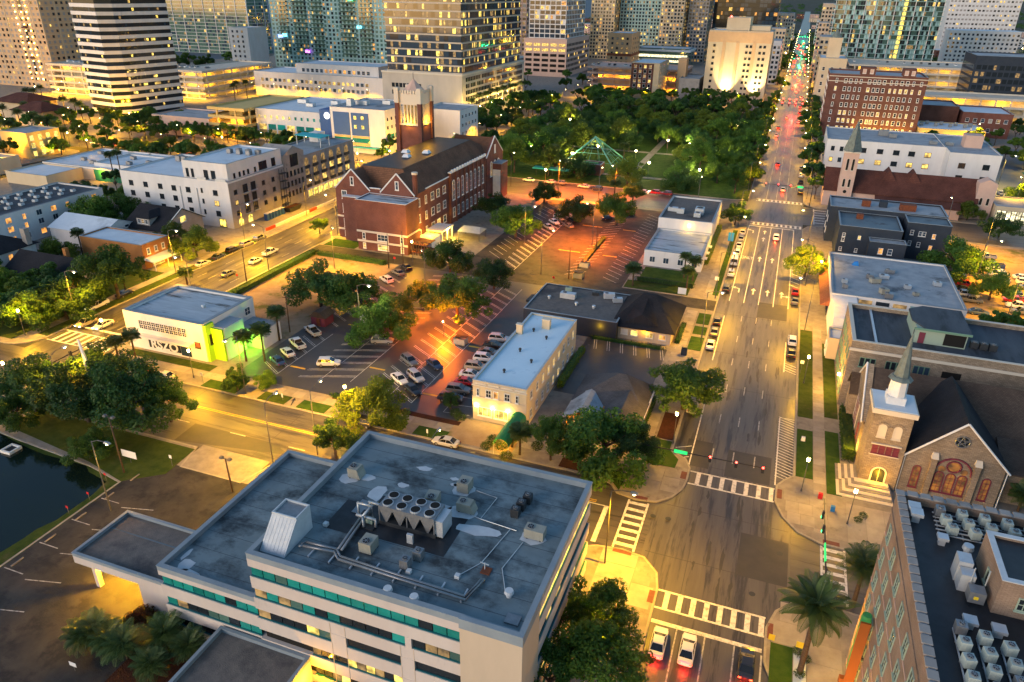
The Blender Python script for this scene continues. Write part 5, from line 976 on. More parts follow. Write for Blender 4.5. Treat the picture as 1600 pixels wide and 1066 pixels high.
# blue-roofed hotel
bh = bld('small_hotel', 'cream two-storey hotel with bright pale blue flat roof', -44.6, -34.6, 103, 134.7, 8.1, 'stucco_cream', 'roof_blue', .35, .3, 'metal_light')
box('band', 'stucco_tan', -44.68, -34.5, 102.92, 103, 3.5, 5.0, bh); box('cornice', 'trim_stone', -44.75, -34.45, 102.85, 103, 7.1, 7.3, bh)
for i in range(4): box('cornice_panel', 'trim_stone', -44.2+i*2.5, -42.1+i*2.5, 102.9, 103, 7.4, 7.8, bh)
for x, w in ((-43.6, .55), (-41.6, 1.1), (-38.1, 1.1), (-36.3, .55)): win(bh, 'F', 103, x, 5.1, w, 1.5, 'glass_dark', 'trim_white', 2 if w > 1 else 1, 2)
win(bh, 'F', 103, -40.2, 5.1, 1.0, 1.5, 'lit_orange', 'trim_white')
for x in (-42.3, -39.2): win(bh, 'F', 103, x, 1.1, 2.7, 1.9, 'lit_yellow', 'trim_white', 3, 1, .15)
win(bh, 'F', 103, -36.8, .2, 1.2, 2.4, 'lit_yellow', 'trim_white')
for i in range(9): 
    for z in (1.4, 5.1): win(bh, 'R', -34.6, 105.5+i*3.3, z, 1.1, 1.6, 'lit_warm' if R.random() < .25 else 'glass_dark', 'trim_white', 2, 2)
for i, x in enumerate((-43.9, -40.8, -37.9)):
    wl = empty('wall_lamp', (x, 102.8, 3.3), 0, 'glowing wall lamp, %s of three on the hotel front' % ('left', 'middle', 'right')[i], 'lamp', 'hotel wall lamps'); MB().cyl(x, 102.7, 3.1, 3.4, .16, n=8).build('globe', 'globe', wl); plight(wl, (x, 102.2, 3.2), 70, (1, .6, .08), .1)
aw = empty('entrance_awning', (-35.8, 98, 0), label='long green barrel awning over the hotel entrance walk', cat='awning')
mb = MB(); n = 8
for i in range(n):
    t0, t1 = math.pi*i/n, math.pi*(i+1)/n; a = [(-35.8+1.35*math.cos(t), 2.4+1.15*math.sin(t)) for t in (t0, t1)]; mb.hull([(a[0][0], 93.8, a[0][1]), (a[1][0], 93.8, a[1][1]), (a[1][0], 102.9, a[1][1]), (a[0][0], 102.9, a[0][1])], [(a[0][0], 93.8, a[0][1]-.05), (a[1][0], 93.8, a[1][1]-.05), (a[1][0], 102.9, a[1][1]-.05), (a[0][0], 102.9, a[0][1]-.05)])
mb.build('cover', 'green_fabric', aw)
for x in (-37.1, -34.5):
    for y in (94, 98.5): MB().cyl(x, y, .15, 2.45, .05, n=6).build('post', 'metal_light', aw)
    box('valance', 'green_fabric', x-.02, x+.02, 93.8, 102.9, 2.0, 2.4, aw)
plight(aw, (-35.8, 96, 2.0), 260); plight(aw, (-35.8, 100.5, 2.0), 120)
for i, (x, y) in enumerate(((-40.6, 108), (-37.3, 113.4), (-40.8, 117), (-37.8, 124), (-41.3, 126.5))): vent(x, y, 7.8, 'small dark roof vent on the blue roof, %s from the front' % ordw(i+1), .3, .7, 'metal_dark')
for i, (x, y, s) in enumerate(((-39.4, 129, .8), (-43.6, 124.6, .6))): e = empty('roof_chimney', (x, y, 7.8), 0, 'cream chimney box on the blue roof, %s' % ('larger one near the back', 'smaller one at the left edge')[i], 'chimney'); box('stack', 'stucco_cream', x-s, x+s, y-s*.7, y+s*.7, 7.8, 9.8, e); box('cap', 'trim_stone', x-s-.1, x+s+.1, y-s*.7-.1, y+s*.7+.1, 9.8, 9.95, e)
# restaurant with dark hip roof
rs = bld('restaurant', 'restaurant with gravel flat roof and dark shingled hip roof', -49.6, -28, 144, 161, 4.6, 'stucco_navy', 'roof_gravel', .25, .25)
box('dining_wall', 'stucco_tan', -29.4, -16.4, 146.2, 161.2, 0, 3.4, rs)
def hip(e, x0, x1, y0, y1, ze, zr, rx0, rx1, ry0, ry1, mat, name='hip_roof'):
    return MB().hull([(x0, y0, ze), (x1, y0, ze), (x1, y1, ze), (x0, y1, ze)], [(rx0, ry0, zr), (rx1, ry0, zr), (rx1, ry1, zr), (rx0, ry1, zr)]).build(name, mat, e)
hip(rs, -30.4, -15.4, 144.8, 162.4, 3.4, 8.6, -24.4, -21.4, 153.2, 154, 'shingle_dark'); MB().hull([(-26.6, 146, 4.2), (-19.4, 146, 4.2), (-23, 146.0, 6.6)], [(-26.6, 151, 6.4), (-19.4, 151, 6.4), (-23, 152, 8.2)]).build('front_gable', 'shingle_dark', rs)
for x, g_ in ((-26.6, 'trim_white'), (-24.4, 'lit_yellow'), (-21, 'lit_warm'), (-18.2, 'lit_orange')): win(rs, 'F', 146.2, x, 1.2, 1.6, 1.3, g_, 'trim_white', 2, 1)
for i, (x, y, s, m) in enumerate(((-42, 154, (3.6, 1.6, 1.4), 'metal_light'), (-43, 158, (1.5, 1.3, 1.2), 'sage'), (-36.5, 158.5, (1.6, 1.2, .8), 'metal_dark'), (-33, 157.6, (2.6, 1.4, 1.3), 'metal_light'), (-30.6, 156, (2.2, 1.2, 1.1), 'metal_light'))): rtu(x, y, 4.4, 'kitchen roof unit on the restaurant, %s from the left' % ordw((2, 1, 3, 4, 5)[i]), s, m, rz=.1*i, group='restaurant roof units')
for i, (x, y) in enumerate(((-46, 152), (-39, 150.5), (-34.8, 150.2))): vent(x, y, 4.4, 'round vent on the restaurant gravel roof, %s from the left' % ordw(i+1), .45, .8)
plight(rs, (-31.6, 143.4, 3.2), 60); plight(rs, (-22, 145.4, 2.8), 70); plight(rs, (-50, 153, 3.5), 200); box('side_awning', 'frame_dark', -51.4, -49.65, 151, 155, 3.2, 3.6, rs)
# house under the oak
ho = empty('brick_house', (-20.5, 112, 0), label='small brick house with grey shingle roof under the big oak', cat='house')
box('wall', 'brick_orange', -28, -16.2, 105.5, 119.5, 0, 3.4, ho); hip(ho, -28.6, -15.4, 110.5, 121, 3.4, 6.8, -21.6, -20.2, 117.4, 117.6, 'shingle_grey'); roofslopes(ho, -22.4, -15.2, 104.6, 114.5, 3.2, 5.2, 'y', 'shingle_grey', .3); roofslopes(ho, -28.4, -22.6, 104.6, 113, 3.2, 4.8, 'y', 'roof_grey', .2)
for x in (-26, -20.4): win(ho, 'F', 105.5, x, .9, 1.3, 1.4, 'lit_warm' if x < -22 else 'glass_dark', 'trim_white', 2, 2)
box('gutter', 'trim_white', -15.3, -15.05, 104.6, 120.6, 3.15, 3.35, ho); plight(ho, (-22.6, 104.2, 2.8), 420, (1, .62, .12)); plight(ho, (-28.6, 104.5, 2.2), 160)
# white buildings by the right street
w2 = bld('white_store', 'tall white store with dark flat roof by the right street', -32.3, -16.3, 218, 246, 8, 'stucco_white', 'roof_gravel', .5, .4)
w1 = bld('low_white_store', 'low white building with worn grey roof by the right street', -32, -16, 195.8, 217.9, 4.7, 'stucco_white', 'roof_worn', .4, .35)
for x in (-29.6, -25.8, -21.8, -18): win(w1, 'F', 195.8, x, 1.3, 1.6, 1.7, 'glass_blue', 'trim_white', 2, 1)
for y in (200, 205, 211): box('wall_awning', 'trim_white', -16, -15.1, y-1, y+1, 2.8, 3.0, w1)
for i, (x, y, s) in enumerate(((-29.6, 228, (3, 1.6, 1.3)), (-27, 226.4, (2.2, 1.6, 1.6)), (-21.4, 228, (2.6, 3.4, 2)), (-21.6, 224.4, (2, 2, 1.4)))): rtu(x, y, 7.55, 'roof unit on the tall white store, %s from the left' % ordw(i+1), s, 'metal_light', group='white store units')
wl = empty('wall_lamp', (-22.5, 217.5, 6.6), 0, 'round glowing lamp on the front wall of the tall white store', 'lamp'); MB().cyl(-23, 217.85, 6.2, 6.6, .2, n=8).build('globe', 'globe', wl); plight(wl, (-23, 217.2, 6.2), 70)
# small red shed, trailer, bins
sd = empty('garden_shed', (-92.5, 128, 0), label='small red barn-shaped shed beside the parking lot', cat='shed'); box('wall', 'maroon', -94.6, -91, 126.4, 130, .15, 2.4, sd); MB().hull([(-95, 126.2, 2.3), (-90.6, 126.2, 2.3), (-90.6, 130.2, 2.3), (-95, 130.2, 2.3)], [(-93.6, 126.2, 3.6), (-92, 126.2, 3.6), (-92, 130.2, 3.6), (-93.6, 130.2, 3.6)]).build('roof', 'shingle_brown', sd); box('door', 'rust', -93.2, -92.2, 126.35, 126.4, .2, 2.0, sd)
for i, (p, m, l) in enumerate((((-46.3, 178.8), 'stucco_yellow', 'yellow-lit open dumpster nearer the alley'), ((-46.9, 187.7), 'stucco_grey', 'grey dumpster behind the yellow-lit one'), ((-59.1, 130.2), 'stucco_tan', 'tan bin enclosure standing alone in the dark lot'), ((-100.8, 119.3), 'stucco_yellow', 'yellow open skip beside the palms'), ((-12.9, 143.1), 'stucco_navy', 'dark bin beside the restaurant corner'))):
    e = empty('dumpster', (*p, .17), 0, l, 'dumpster', 'dumpsters'); s = 1.3 if i < 4 else .6; mb = MB(); ring(mb, p[0]-s, p[0]+s, p[1]-s*.8, p[1]+s*.8, .17, 1.6, .08); mb.box(p[0]-s, p[0]+s, p[1]-s*.8, p[1]+s*.8, .17, .3); mb.build('bin', m, e); box('lid', 'frame_dark', p[0]-s, p[0]+s, p[1], p[1]+s*.85, 1.6, 1.7, e)
# ---------------------------------------------------------------- left of the avenue
ap = empty('apartment_block', (-172, 215, 0), label='white and unfinished grey apartment building under construction', cat='building')
bld('', '', -202, -159, 179, 207, 14.9, 'stucco_white', 'roof_white', .5, .3, parent=ap); box('grey_skin', 'stucco_grey', -159, -158.85, 179.05, 207, 0, 14.3, ap)
bld('', '', -176.5, -159.4, 180, 207, 20.2, 'stucco_white', 'roof_white', .5, .3, z0=14.5, parent=ap); bld('', '', -170, -158.9, 207.05, 219, 17.6, 'stucco_grey', 'roof_grey', .4, .3, parent=ap); bld('', '', -178, -160.4, 219.05, 254, 15.2, 'stucco_grey', 'roof_grey', .5, .3, parent=ap)
gable(MB(), -170, -158.8, 207.05, 219, 17.6, 20.2, 'x').build('gable', 'stucco_grey', ap); win(ap, 'R', -158.9, 213, 13, 5, 4.6, 'glass_dark', 'stucco_grey', 1, 1, .2)
for i, x in enumerate((-198, -192, -186, -180.5, -174.8, -164.2)):
    for z in (10.4, 7.1, 3.8): 
        if not (i < 2 and z < 5): win(ap, 'F', 179, x, z, 1.7, 1.6, 'lit_warm' if (i == 5 and z < 8 and z > 5) else 'glass_dark', 'frame_dark', 2, 1, .06)
for x in (-169.4,):
    for z in (10.8, 7.4, 4.0): win(ap, 'F', 179, x, z, .7, 1.4, 'glass_dark', 'frame_dark')
for x in (-178.2, -171.6): box('pilaster', 'stucco_white', x-.4, x+.4, 178.7, 179, 0, 12, ap)
win(ap, 'F', 179, -163, .4, 2.6, 2.6, 'lit_yellow', 'frame_dark')
for x in (-174.8, -172.8, -167.6, -164.8): win(ap, 'F', 180, x, 15.2, 1.0 if x < -172 else 1.6, 2.6, 'glass_dark', 'frame_dark')
for x0, x1 in ((-170.5, -167), (-163.5, -159.5)): box('balcony_rail', 'metal_light', x0, x1, 178.9, 178.98, 14.9, 15.7, ap)
for i, y in enumerate((181.8, 186.5, 190.4, 195.5, 200.6)):
    for z in (10.6, 7.3, 4.0):
        big = i in (1, 2); o = win(ap, 'R', -158.85, y, z-.4 if big else z, 2.2 if big else 1.4, 2.6 if big else 1.4, 'lit_warm' if (i == 0 and z < 8 and z > 6) else 'glass_dark', 'frame_dark', 2, 1, .08)
        if big: box('balcony', 'metal_light', -158.85, -158.2, y-1.4, y+1.4, z-.6, z-.4, ap)
for y in (182.5, 187): win(ap, 'R', -158.85, y, .3, 2.6, 2.8, 'lit_yellow', 'stucco_grey', 2, 1, .15, True)
for y in (183, 185.5, 187.5, 189.6, 193, 196, 198, 202.5): win(ap, 'R', -159.4, y, 15.4, .9 if int(y) % 2 else 2.0, 2.6 if int(y) % 2 == 0 else 1.5, 'glass_dark', 'frame_dark')
for i in range(5):
    for z in (10.2, 6.8, 3.4): win(ap, 'R', -158.9, 208.6+i*2.1, z, 1.0, 1.8, 'glass_dark', 'frame_dark')
for i in range(6):
    y = 222+i*5.3
    for k, z in enumerate((10.6, 7.2, 3.8)):
        win(ap, 'R', -160.4, y, z, 3.0, 3.0 if k else 3.8, 'lit_dim' if R.random() < .8 else 'lit_warm', 'stucco_grey', 2, 1, .14, k == 0, 'balcony_opening'); box('balcony_rail', 'metal_dark', -160.3, -159.9, y-1.6, y+1.6, z-.1, z+.9, ap)
box('lit_arcade', 'lit_yellow', -160.36, -160.3, 220, 253, .3, 2.8, ap); box('arcade_beam', 'trim_white', -160.4, -159.4, 219.5, 253.8, 2.9, 3.3, ap)
for i in range(11): box('arcade_post', 'trim_white', -159.9, -159.5, 220+i*3.3, 220.4+i*3.3, .15, 2.9, ap)
MB().prism([(-176, 238), (-163, 236), (-163, 243), (-176, 244)], 18.4, 18.6).build('teal_canopy', 'canopy_teal', ap)
for x, y in ((-175.5, 238.6), (-163.6, 236.6), (-163.6, 242.4), (-175.5, 243.4)): box('canopy_post', 'metal_light', x-.1, x+.1, y-.1, y+.1, 14.7, 18.4, ap)
box('roof_stair', 'stucco_white', -175, -171, 246, 251, 14.7, 18.2, ap)
for i in range(5): box('scaffold_level', 'metal_dark', -158.6, -157.2, 203.6, 206.6, 2+i*2.6, 2.1+i*2.6, ap)
for x in (-158.5, -157.3):
    for y in (203.7, 206.5): box('scaffold_pole', 'metal_dark', x-.06, x+.06, y-.06, y+.06, 0, 14, ap)
for i in range(6): rtu(-171+i*1.9, 196+(i % 2)*2.2, 19.72, 'rooftop condenser on the white upper roof, %s from the left' % ordw(i+1), (1.5, 1.5, 1.4), 'metal_grey', group='apartment roof condensers')
for i in range(4): rtu(-196+i*2.6, 199, 14.42, 'grey condenser on the lower left apartment roof, %s from the left' % ordw(i+1), (1.8, 1.5, 1.8), 'metal_grey', group='lower roof condensers')
for i in range(6): y = 191+i*1.6; e = empty('portable_toilet', (-155.6, y, .15), 0, 'blue portable toilet, %s in the row by the construction site' % ordw(i+1), 'toilet', 'portable toilets'); box('cabin', 'toilet_blue', -156.2, -155, y-.6, y+.6, .15, 2.3, e); box('roof', 'trim_white', -156.25, -154.95, y-.65, y+.65, 2.3, 2.45, e); box('door', 'toilet_blue', -155, -154.96, y-.45, y+.45, .3, 2.1, e)
e = empty('skip', (-155, 204, .15), 0, 'dark metal skip beside the construction scaffold', 'skip'); MB().hull([(-156, 201.5, .15), (-154, 201.5, .15), (-154, 207, .15), (-156, 207, .15)], [(-156.3, 200.8, 1.7), (-153.7, 200.8, 1.7), (-153.7, 207.8, 1.7), (-156.3, 207.8, 1.7)]).build('bin', 'metal_dark', e); box('load', 'mulch', -156, -154, 201.2, 207.4, 1.7, 1.75, e)
for i in range(15):
    y = 181+i*4.6; e = box('barrier', 'barrier_red' if i in (0, 5, 9, 10, 13) else 'trim_white', -148.6, -148.1, y, y+4.4, .15, 1.05); tag(e, '%s plastic road barrier, %s from the near end of the construction line' % ('red' if i in (0, 5, 9, 10, 13) else 'white', ordw(i+1)), 'barrier', 'construction barriers')
mo = bld('white_motel', 'long white motel with rows of roof units at the left edge', -225, -205.5, 128, 174, 9.8, 'stucco_white', 'roof_dark', .5, .3)
for i in range(9):
    for z in (1.4, 4.4, 7.0): win(mo, 'R', -205.5, 131+i*4.9, z, 1.9 if i % 3 else 1.2, 1.7, 'lit_orange' if R.random() < .28 else 'glass_blue', 'trim_white', 2, 1)
k = 0
for r in range(4):
    for i in range(9):
        k += 1; rtu(-222+r*3.6, 131+i*4.5+(r % 2), 9.32, 'small pale roof unit on the white motel, %s from the street in %s line' % (ordw(i+1), ordw(r+1)), (1.2, 1.2, .8), 'metal_white', group='motel roof units')
orr = bld('orange_shop', 'small orange brick shop with white porch roof', -178, -156.2, 140, 149.4, 7, 'brick_orange', 'roof_white', .4, .25)
for y in (142, 144.6, 147.2): win(orr, 'R', -156.2, y, 4.0, 1.1, 1.7, 'glass_dark', 'trim_white', 2, 2, .2)
MB().hull([(-156.2, 139.6, 3.1), (-152.4, 139.6, 2.6), (-152.4, 149.8, 2.6), (-156.2, 149.8, 3.1)], [(-156.2, 139.6, 3.3), (-152.4, 139.6, 2.8), (-152.4, 149.8, 2.8), (-156.2, 149.8, 3.3)]).build('porch_roof', 'roof_white', orr)
for y in (140, 144.6, 149.4): box('porch_post', 'trim_white', -152.8, -152.6, y-.1, y+.1, .15, 2.6, orr)
win(orr, 'R', -156.2, 144.6, .4, 4, 2.2, 'lit_dim', 'trim_white', 3, 1); plight(orr, (-153.6, 146, 2.2), 260)
wh = empty('white_gable_shop', (-186, 155, 0), label='low white building with pale gable roof behind the orange shop', cat='building'); box('wall', 'stucco_white', -198, -178.2, 147, 160, 0, 5.2, wh); roofslopes(wh, -198.4, -177.8, 147, 160, 5.2, 7.8, 'x', 'roof_white', .4); gable(MB(), -178.3, -177.9, 147, 160, 5.2, 7.7, 'x').build('gable', 'stucco_white', wh)
for y in (150, 156): win(wh, 'R', -177.9, y, 5.0, 1.6, .9, 'glass_blue', 'trim_white')
dh = empty('dark_roof_house', (-172, 165, 0), label='old wooden house with black roof and dormer beside the apartments', cat='house'); box('wall', 'stucco_grey', -180, -165.4, 157, 173, 0, 5.2, dh); roofslopes(dh, -180.6, -164.8, 157, 173, 5.2, 9.6, 'x', 'shingle_dark', .8); gable(MB(), -165.6, -165.2, 157, 173, 5.2, 9.5, 'x').build('gable', 'stucco_grey', dh)
box('dormer_wall', 'stucco_grey', -175.4, -170.6, 157.6, 162, 5.6, 7.9, dh); hip(dh, -176, -170, 157, 164, 7.9, 9.4, -173.4, -172.6, 160, 164, 'shingle_dark', 'dormer_roof')
for x in (-174.4, -173, -171.6): win(dh, 'F', 157.6, x, 6.2, 1.1, 1.3, 'lit_dim' if x == -173 else 'glass_blue', 'trim_white', 1, 2)
win(dh, 'R', -165.2, 165, 5.6, 2.4, 1.8, 'lit_yellow', 'trim_white', 2, 2); mb = MB(); mb.tube(((-165, 156.2, 5.0), (-165, 165, 9.8), (-165, 173.8, 5.0)), .18, 5); mb.build('bargeboard', 'trim_white', dh)
bl = empty('white_house', (-190, 126, 0), label='white two-storey house with black hip roof at the left edge', cat='house'); box('wall', 'stucco_white', -198, -183.5, 118, 131, 0, 7, bl); hip(bl, -199, -182.6, 117, 132, 7, 10.6, -192, -189.5, 124, 125, 'shingle_dark')
for y in (120, 123.6, 127.4): 
    for z in (1.5, 4.6): win(bl, 'R', -183.5, y, z, 1.4, 1.6, 'lit_orange' if (y == 123.6 and z > 4) else 'glass_blue', 'trim_white', 2, 2)
box('chimney', 'stucco_grey', -184.6, -183, 128.6, 130, 7, 11.5, bl)
b2 = empty('dark_roof_house', (-166, 126, 0), label='low house with long black gable roof hidden among the left trees', cat='house'); box('wall', 'stucco_cream', -180, -160, 118, 131, 0, 3.6, b2); roofslopes(b2, -180.5, -159.5, 118, 131, 3.6, 7.6, 'x', 'shingle_dark', .7); box('chimney', 'brick_orange', -166.6, -165.6, 125.4, 126.4, 7, 9.4, b2)
# long white low roofs
wr = bld('white_roof_shops', 'sprawling low shops with white flat roofs at left', -277, -222, 210, 240, 5, 'stucco_white', 'roof_white', .5, .3); bld('', '', -254, -222, 214, 232, 6, 'stucco_white', 'roof_white', .6, .3, z0=4.5, parent=wr); bld('', '', -277, -256, 194, 209.9, 4.6, 'stucco_cream', 'roof_white', .5, .3, parent=wr)
box('green_front', 'green_wall', -250, -222, 209.8, 210, .2, 4.4, wr); box('lit_window', 'lit_yellow', -227, -223, 209.7, 209.8, .6, 3.2, wr); box('brown_front', 'stucco_tan', -256, -250, 209.7, 210, .2, 4.4, wr); plight(wr, (-246, 208.6, 3.4), 500); plight(wr, (-258, 208.4, 3.4), 400)
for i, (x, y) in enumerate(((-270, 232), (-262, 228), (-266, 220), (-258, 217), (-246, 226), (-234, 222), (-228, 228), (-240, 218))): rtu(x, y, 4.55 if x < -254 else 5.5, 'roof unit on the sprawling white roofs, %s from the left' % ordw((1, 3, 2, 4, 5, 7, 8, 6)[i]), (2, 1.6, 1.2), 'metal_grey', group='units on the white shop roofs')
b3 = bld('red_roof_villa', 'cream villas with dark red hip roofs at the far left edge', -420, -395, 300, 318, 9, 'stucco_cream', 'tile_red', .2); hip(b3, -422, -393, 298, 320, 9, 13, -412, -403, 308, 310, 'tile_red')
b3 = bld('red_roof_villa', 'second villa with dark red hip roof beside the palms at far left', -388, -368, 286, 300, 8, 'stucco_cream', 'tile_red', .2); hip(b3, -390, -366, 284, 302, 8, 12, -381, -374, 292, 294, 'tile_red')
lw = bld('lit_corner_house', 'golden lit corner building with columned porch at left', -322, -306, 228, 244, 11, 'stucco_yellow', 'roof_grey', .4)
for y in (230, 234, 238, 242):
    for z in (1, 4.4, 7.6): win(lw, 'R', -306, y, z, 1.8, 2.2, 'lit_yellow', 'trim_white', 2, 1)
spot(lw, (-303, 236, .5), (-306, 236, 8), 2500)
bld('grey_shop', 'long grey shop with pale gable roof left of the lit corner house', -372, -325, 215, 238, 7, 'stucco_grey', 'roof_grey', .4)
bld('white_flat_shop', 'low building with pale flat roof at the left edge below the palms', -330, -292, 190, 212, 6, 'stucco_cream', 'roof_grey', .4)
# ---------------------------------------------------------------- distant blocks and towers
R.seed(21)
NW = (('glass_dark', 7), ('glass_blue', 4), ('curtain', 1.5), ('lit_dim', 1.4), ('lit_warm', .7), ('lit_yellow', .25))
def tower(name, label, x0, x1, y0, y1, z0, z1, fh, bw, wall, slab, ws, faces='FR', fill=.8, wh=.62, pier=None, slabh=.5, out=.25, parent=None, roof='roof_grey', fill_r=None, pierevery=1):
    e = parent or empty(name, ((x0+x1)/2, (y0+y1)/2, z0), label=label, cat='tower')
    box('core', wall, x0, x1, y0, y1, z0, z1, e); n = int((z1-z0)/fh); zs = [z0+fh*i+fh*(1-wh)*.75 for i in range(n)]
    for i in range(n+1):
        z = z0+i*fh; box('floor_band', slab, x0-out, x1+out, y0-out, y1+out, z-slabh/2, z+slabh/2, e)
    for fc in faces:
        u0, u1 = (x0, x1) if fc == 'F' else (y0, y1); pos = {'F': y0, 'R': x1, 'L': x0}[fc]; nu = max(1, round((u1-u0)/bw)); panes(e, fc, pos, u0, u1, nu, zs, fh*wh, ws, fill if fc == 'F' or not fill_r else fill_r)
        if pier:
            for i in range(0, nu+1, pierevery):
                u = u0+(u1-u0)*i/nu
                if fc == 'F': box('pier', pier, u-.3, u+.3, y0-out-.1, y0, z0, z1, e)
                elif fc == 'R': box('pier', pier, x1, x1+out+.1, u-.3, u+.3, z0, z1, e)
                else: box('pier', pier, x0-out-.1, x0, u-.3, u+.3, z0, z1, e)
    box('roof', roof, x0, x1, y0, y1, z1, z1+.3, e)
    return e
def garage(label, x0, x1, y0, y1, top, n, wall='garage_conc', faces='FR', lit=1.0, cars=True, tubes='tube'):
    e = empty('parking_garage', ((x0+x1)/2, (y0+y1)/2, 0), label=label, cat='garage'); fh = (top-1)/n
    box('core', wall, x0+7, x1-7, y0+7, y1-7, 0, top-1.2, e)
    for i in range(n+1):
        z = i*fh; box('deck', wall, x0, x1, y0, y1, z-.25+(.26 if i == 0 else 0), z+.15, e)
        mb = MB(); ring(mb, x0-.1, x1+.1, y0-.1, y1+.1, z-.35 if i else 0, z+1.0, .25); mb.build('spandrel', wall, e)
        if i < n and lit:
            for u in lin(x0, x1, max(2, int((x1-x0)/9))): box('ceiling_tube', tubes, u-1.0, u+1.0, y0+2.6, y0+2.9, z+fh-.5, z+fh-.38, e)
            if 'R' in faces:
                for u in lin(y0, y1, max(2, int((y1-y0)/9))): box('ceiling_tube', tubes, x1-2.9, x1-2.6, u-1.0, u+1.0, z+fh-.5, z+fh-.38, e)
            if i % 2 == 0:
                for u in lin(x0, x1, max(1, int((x1-x0)/18))): plight(e, (u, y0+2.2, z+fh-.8), 900*lit)
                if 'R' in faces:
                    for u in lin(y0, y1, max(1, int((y1-y0)/22))): plight(e, (x1-2.2, u, z+fh-.8), 900*lit)
    for u in lin(x0, x1, max(2, int((x1-x0)/8))): box('column', wall, u-.4, u+.4, y0-.12, y0+.6, 0, top-.6, e)
    for u in lin(y0, y1, max(2, int((y1-y0)/8))): box('column', wall, x1-.6, x1+.12, u-.4, u+.4, 0, top-.6, e)
    return e
# striped tower (turned on its lot)
stw = empty('striped_tower', (-355.7, 322, 0), rad(-4), 'tall office tower with alternating white and black bands', 'tower')
for i in range(20):
    z = 3+i*3.9
    for nm, mt, a, zz0, zz1 in (('band', 'stucco_white', 0, z, z+1.85), ('glass_band', 'glass_dark', .5, z+1.85, z+3.9)):
        o = MB().prism([(-27+a, 9+a*.6), (-22+a, 2+a), (0-a, 0+a), (5-a, 7+a*.6), (9-a, 40), (-24, 44)], zz0, zz1).build(nm, mt); o.parent = stw
    mb = MB(); mats = ['lit_warm', 'lit_dim', 'glass_blue', 'lit_yellow']; pr = .45 if i in (2, 3, 9) else .09
    for k in range(36):
        if R.random() < pr:
            if k < 14: x = -21.2+k*1.48; mb.poly([(x, 2.42-(x+21.5)/21*2*.98, z+2.2), (x+1.25, 2.42-(x+1.25+21.5)/21*2*.98, z+2.2), (x+1.25, 2.42-(x+1.25+21.5)/21*2*.98, z+3.6), (x, 2.42-(x+21.5)/21*2*.98, z+3.6)], R.randrange(4))
            else:
                y = 8.4+(k-14)*1.4; xx = lambda q: 4.55+(q-7.3)/33*4.0; mb.poly([(xx(y), y, z+2.2), (xx(y+1.2), y+1.2, z+2.2), (xx(y+1.2), y+1.2, z+3.6), (xx(y), y, z+3.6)], R.randrange(4))
    if mb.v: o = mb.build('lit_window', mats); o.parent = stw; o['kind'] = 'stuff'
o = MB().prism([(-25, 10), (-20, 4), (-1, 2), (3, 8), (6, 39), (-22, 42)], 0, 3).build('lobby', 'glass_dark'); o.parent = stw
# beige tower far left
bt_ = tower('beige_tower', 'beige residential tower with pale lit windows at the top left', -556, -497, 404, 450, 0, 120, 3.6, 4.2, 'stucco_peach', 'stucco_cream', (('stucco_grey', 5), ('lit_warm', .7), ('glass_dark', 3)), 'FR', .45, .5, 'stucco_cream', .25, .12, pierevery=3)
for i in range(28): 
    for x in (-509, -514, -520): tag_ = box('facade_lamp', 'globe_far', x-.3, x+.3, 403.3, 403.6, 6+i*4, 6.6+i*4, bt_)
for i in range(5): 
    z = 20+i*20; MB().hull([(-517, 402.4, z), (-511, 402.4, z), (-511, 404, z), (-517, 404, z)], [(-514.2, 403.6, z+1.6), (-513.8, 403.6, z+1.6), (-513.8, 404, z+1.6), (-514.2, 404, z+1.6)]).build('window_hood', 'tile_red', bt_); box('tall_window', 'glass_dark', -514.8, -513.2, 403.7, 403.86, z-9, z-1, bt_)
garage('cream parking garage between the beige and striped towers', -484, -430, 388, 430, 19.5, 5)
garage('cream parking garage right of the striped tower', -398, -367, 406, 480, 18, 5)
tower('glass_condo', 'grey-green condominium tower with white piers behind the right garage', -674, -560, 700, 735, 0, 95, 3.5, 3.6, 'glass_green', 'stucco_white', (('glass_green', 8), ('glass_blue', 3), ('lit_warm', .5), ('lit_dim', .8)), 'FR', .85, .7, 'stucco_white', .3, .5, pierevery=4)
lh = empty('long_hotel', (-302, 460, 0), label='long low white hotel with stepped terraces and small lit windows', cat='building')
bld('', '', -353, -252, 440, 474, 16, 'stucco_white', 'roof_white', .5, .4, parent=lh); bld('', '', -322, -258, 446, 472, 22, 'stucco_white', 'roof_white', .5, .4, z0=15.6, parent=lh)
wgrid(lh, 'F', 440, lin(-348, -262, 24), (5.4, 9.8), 2.4, 2.3, (('glass_blue', 3), ('lit_warm', 2), ('lit_dim', 1.5)), 'trim_white', 1, 1); wgrid(lh, 'F', 446, lin(-318, -264, 15), (16.6,), 2.4, 2.4, (('glass_blue', 3), ('lit_orange', 2)), 'trim_white'); wgrid(lh, 'R', -252, lin(441, 473, 6), (5.4, 9.8), 2, 2.3, (('lit_yellow', 1),), 'trim_white')
tower('teal_condo', 'pale teal residential tower with balconies and lit windows', -462, -342, 610, 640, 0, 105, 3.5, 4, 'stucco_teal', 'stucco_teal', (('glass_green', 5), ('glass_dark', 3), ('lit_warm', .5), ('lit_dim', .9), ('lit_orange', .4)), 'FR', .55, .6, 'stucco_teal', .25, .15, pierevery=3)
for i, (x, w) in enumerate(((-448, 5), (-430, 7), (-412, 6), (-380, 7), (-362, 6))):
    e = empty('balcony_stack', (x, 608.5, 0), 0, 'column of pale balconies on the teal tower, %s from the left' % ordw(i+1), 'balconies', 'balcony columns')
    for k in range(24): box('balcony', 'glass_green', x-w, x+w, 607.6, 609.6, 14+k*3.5, 14.9+k*3.5, e)
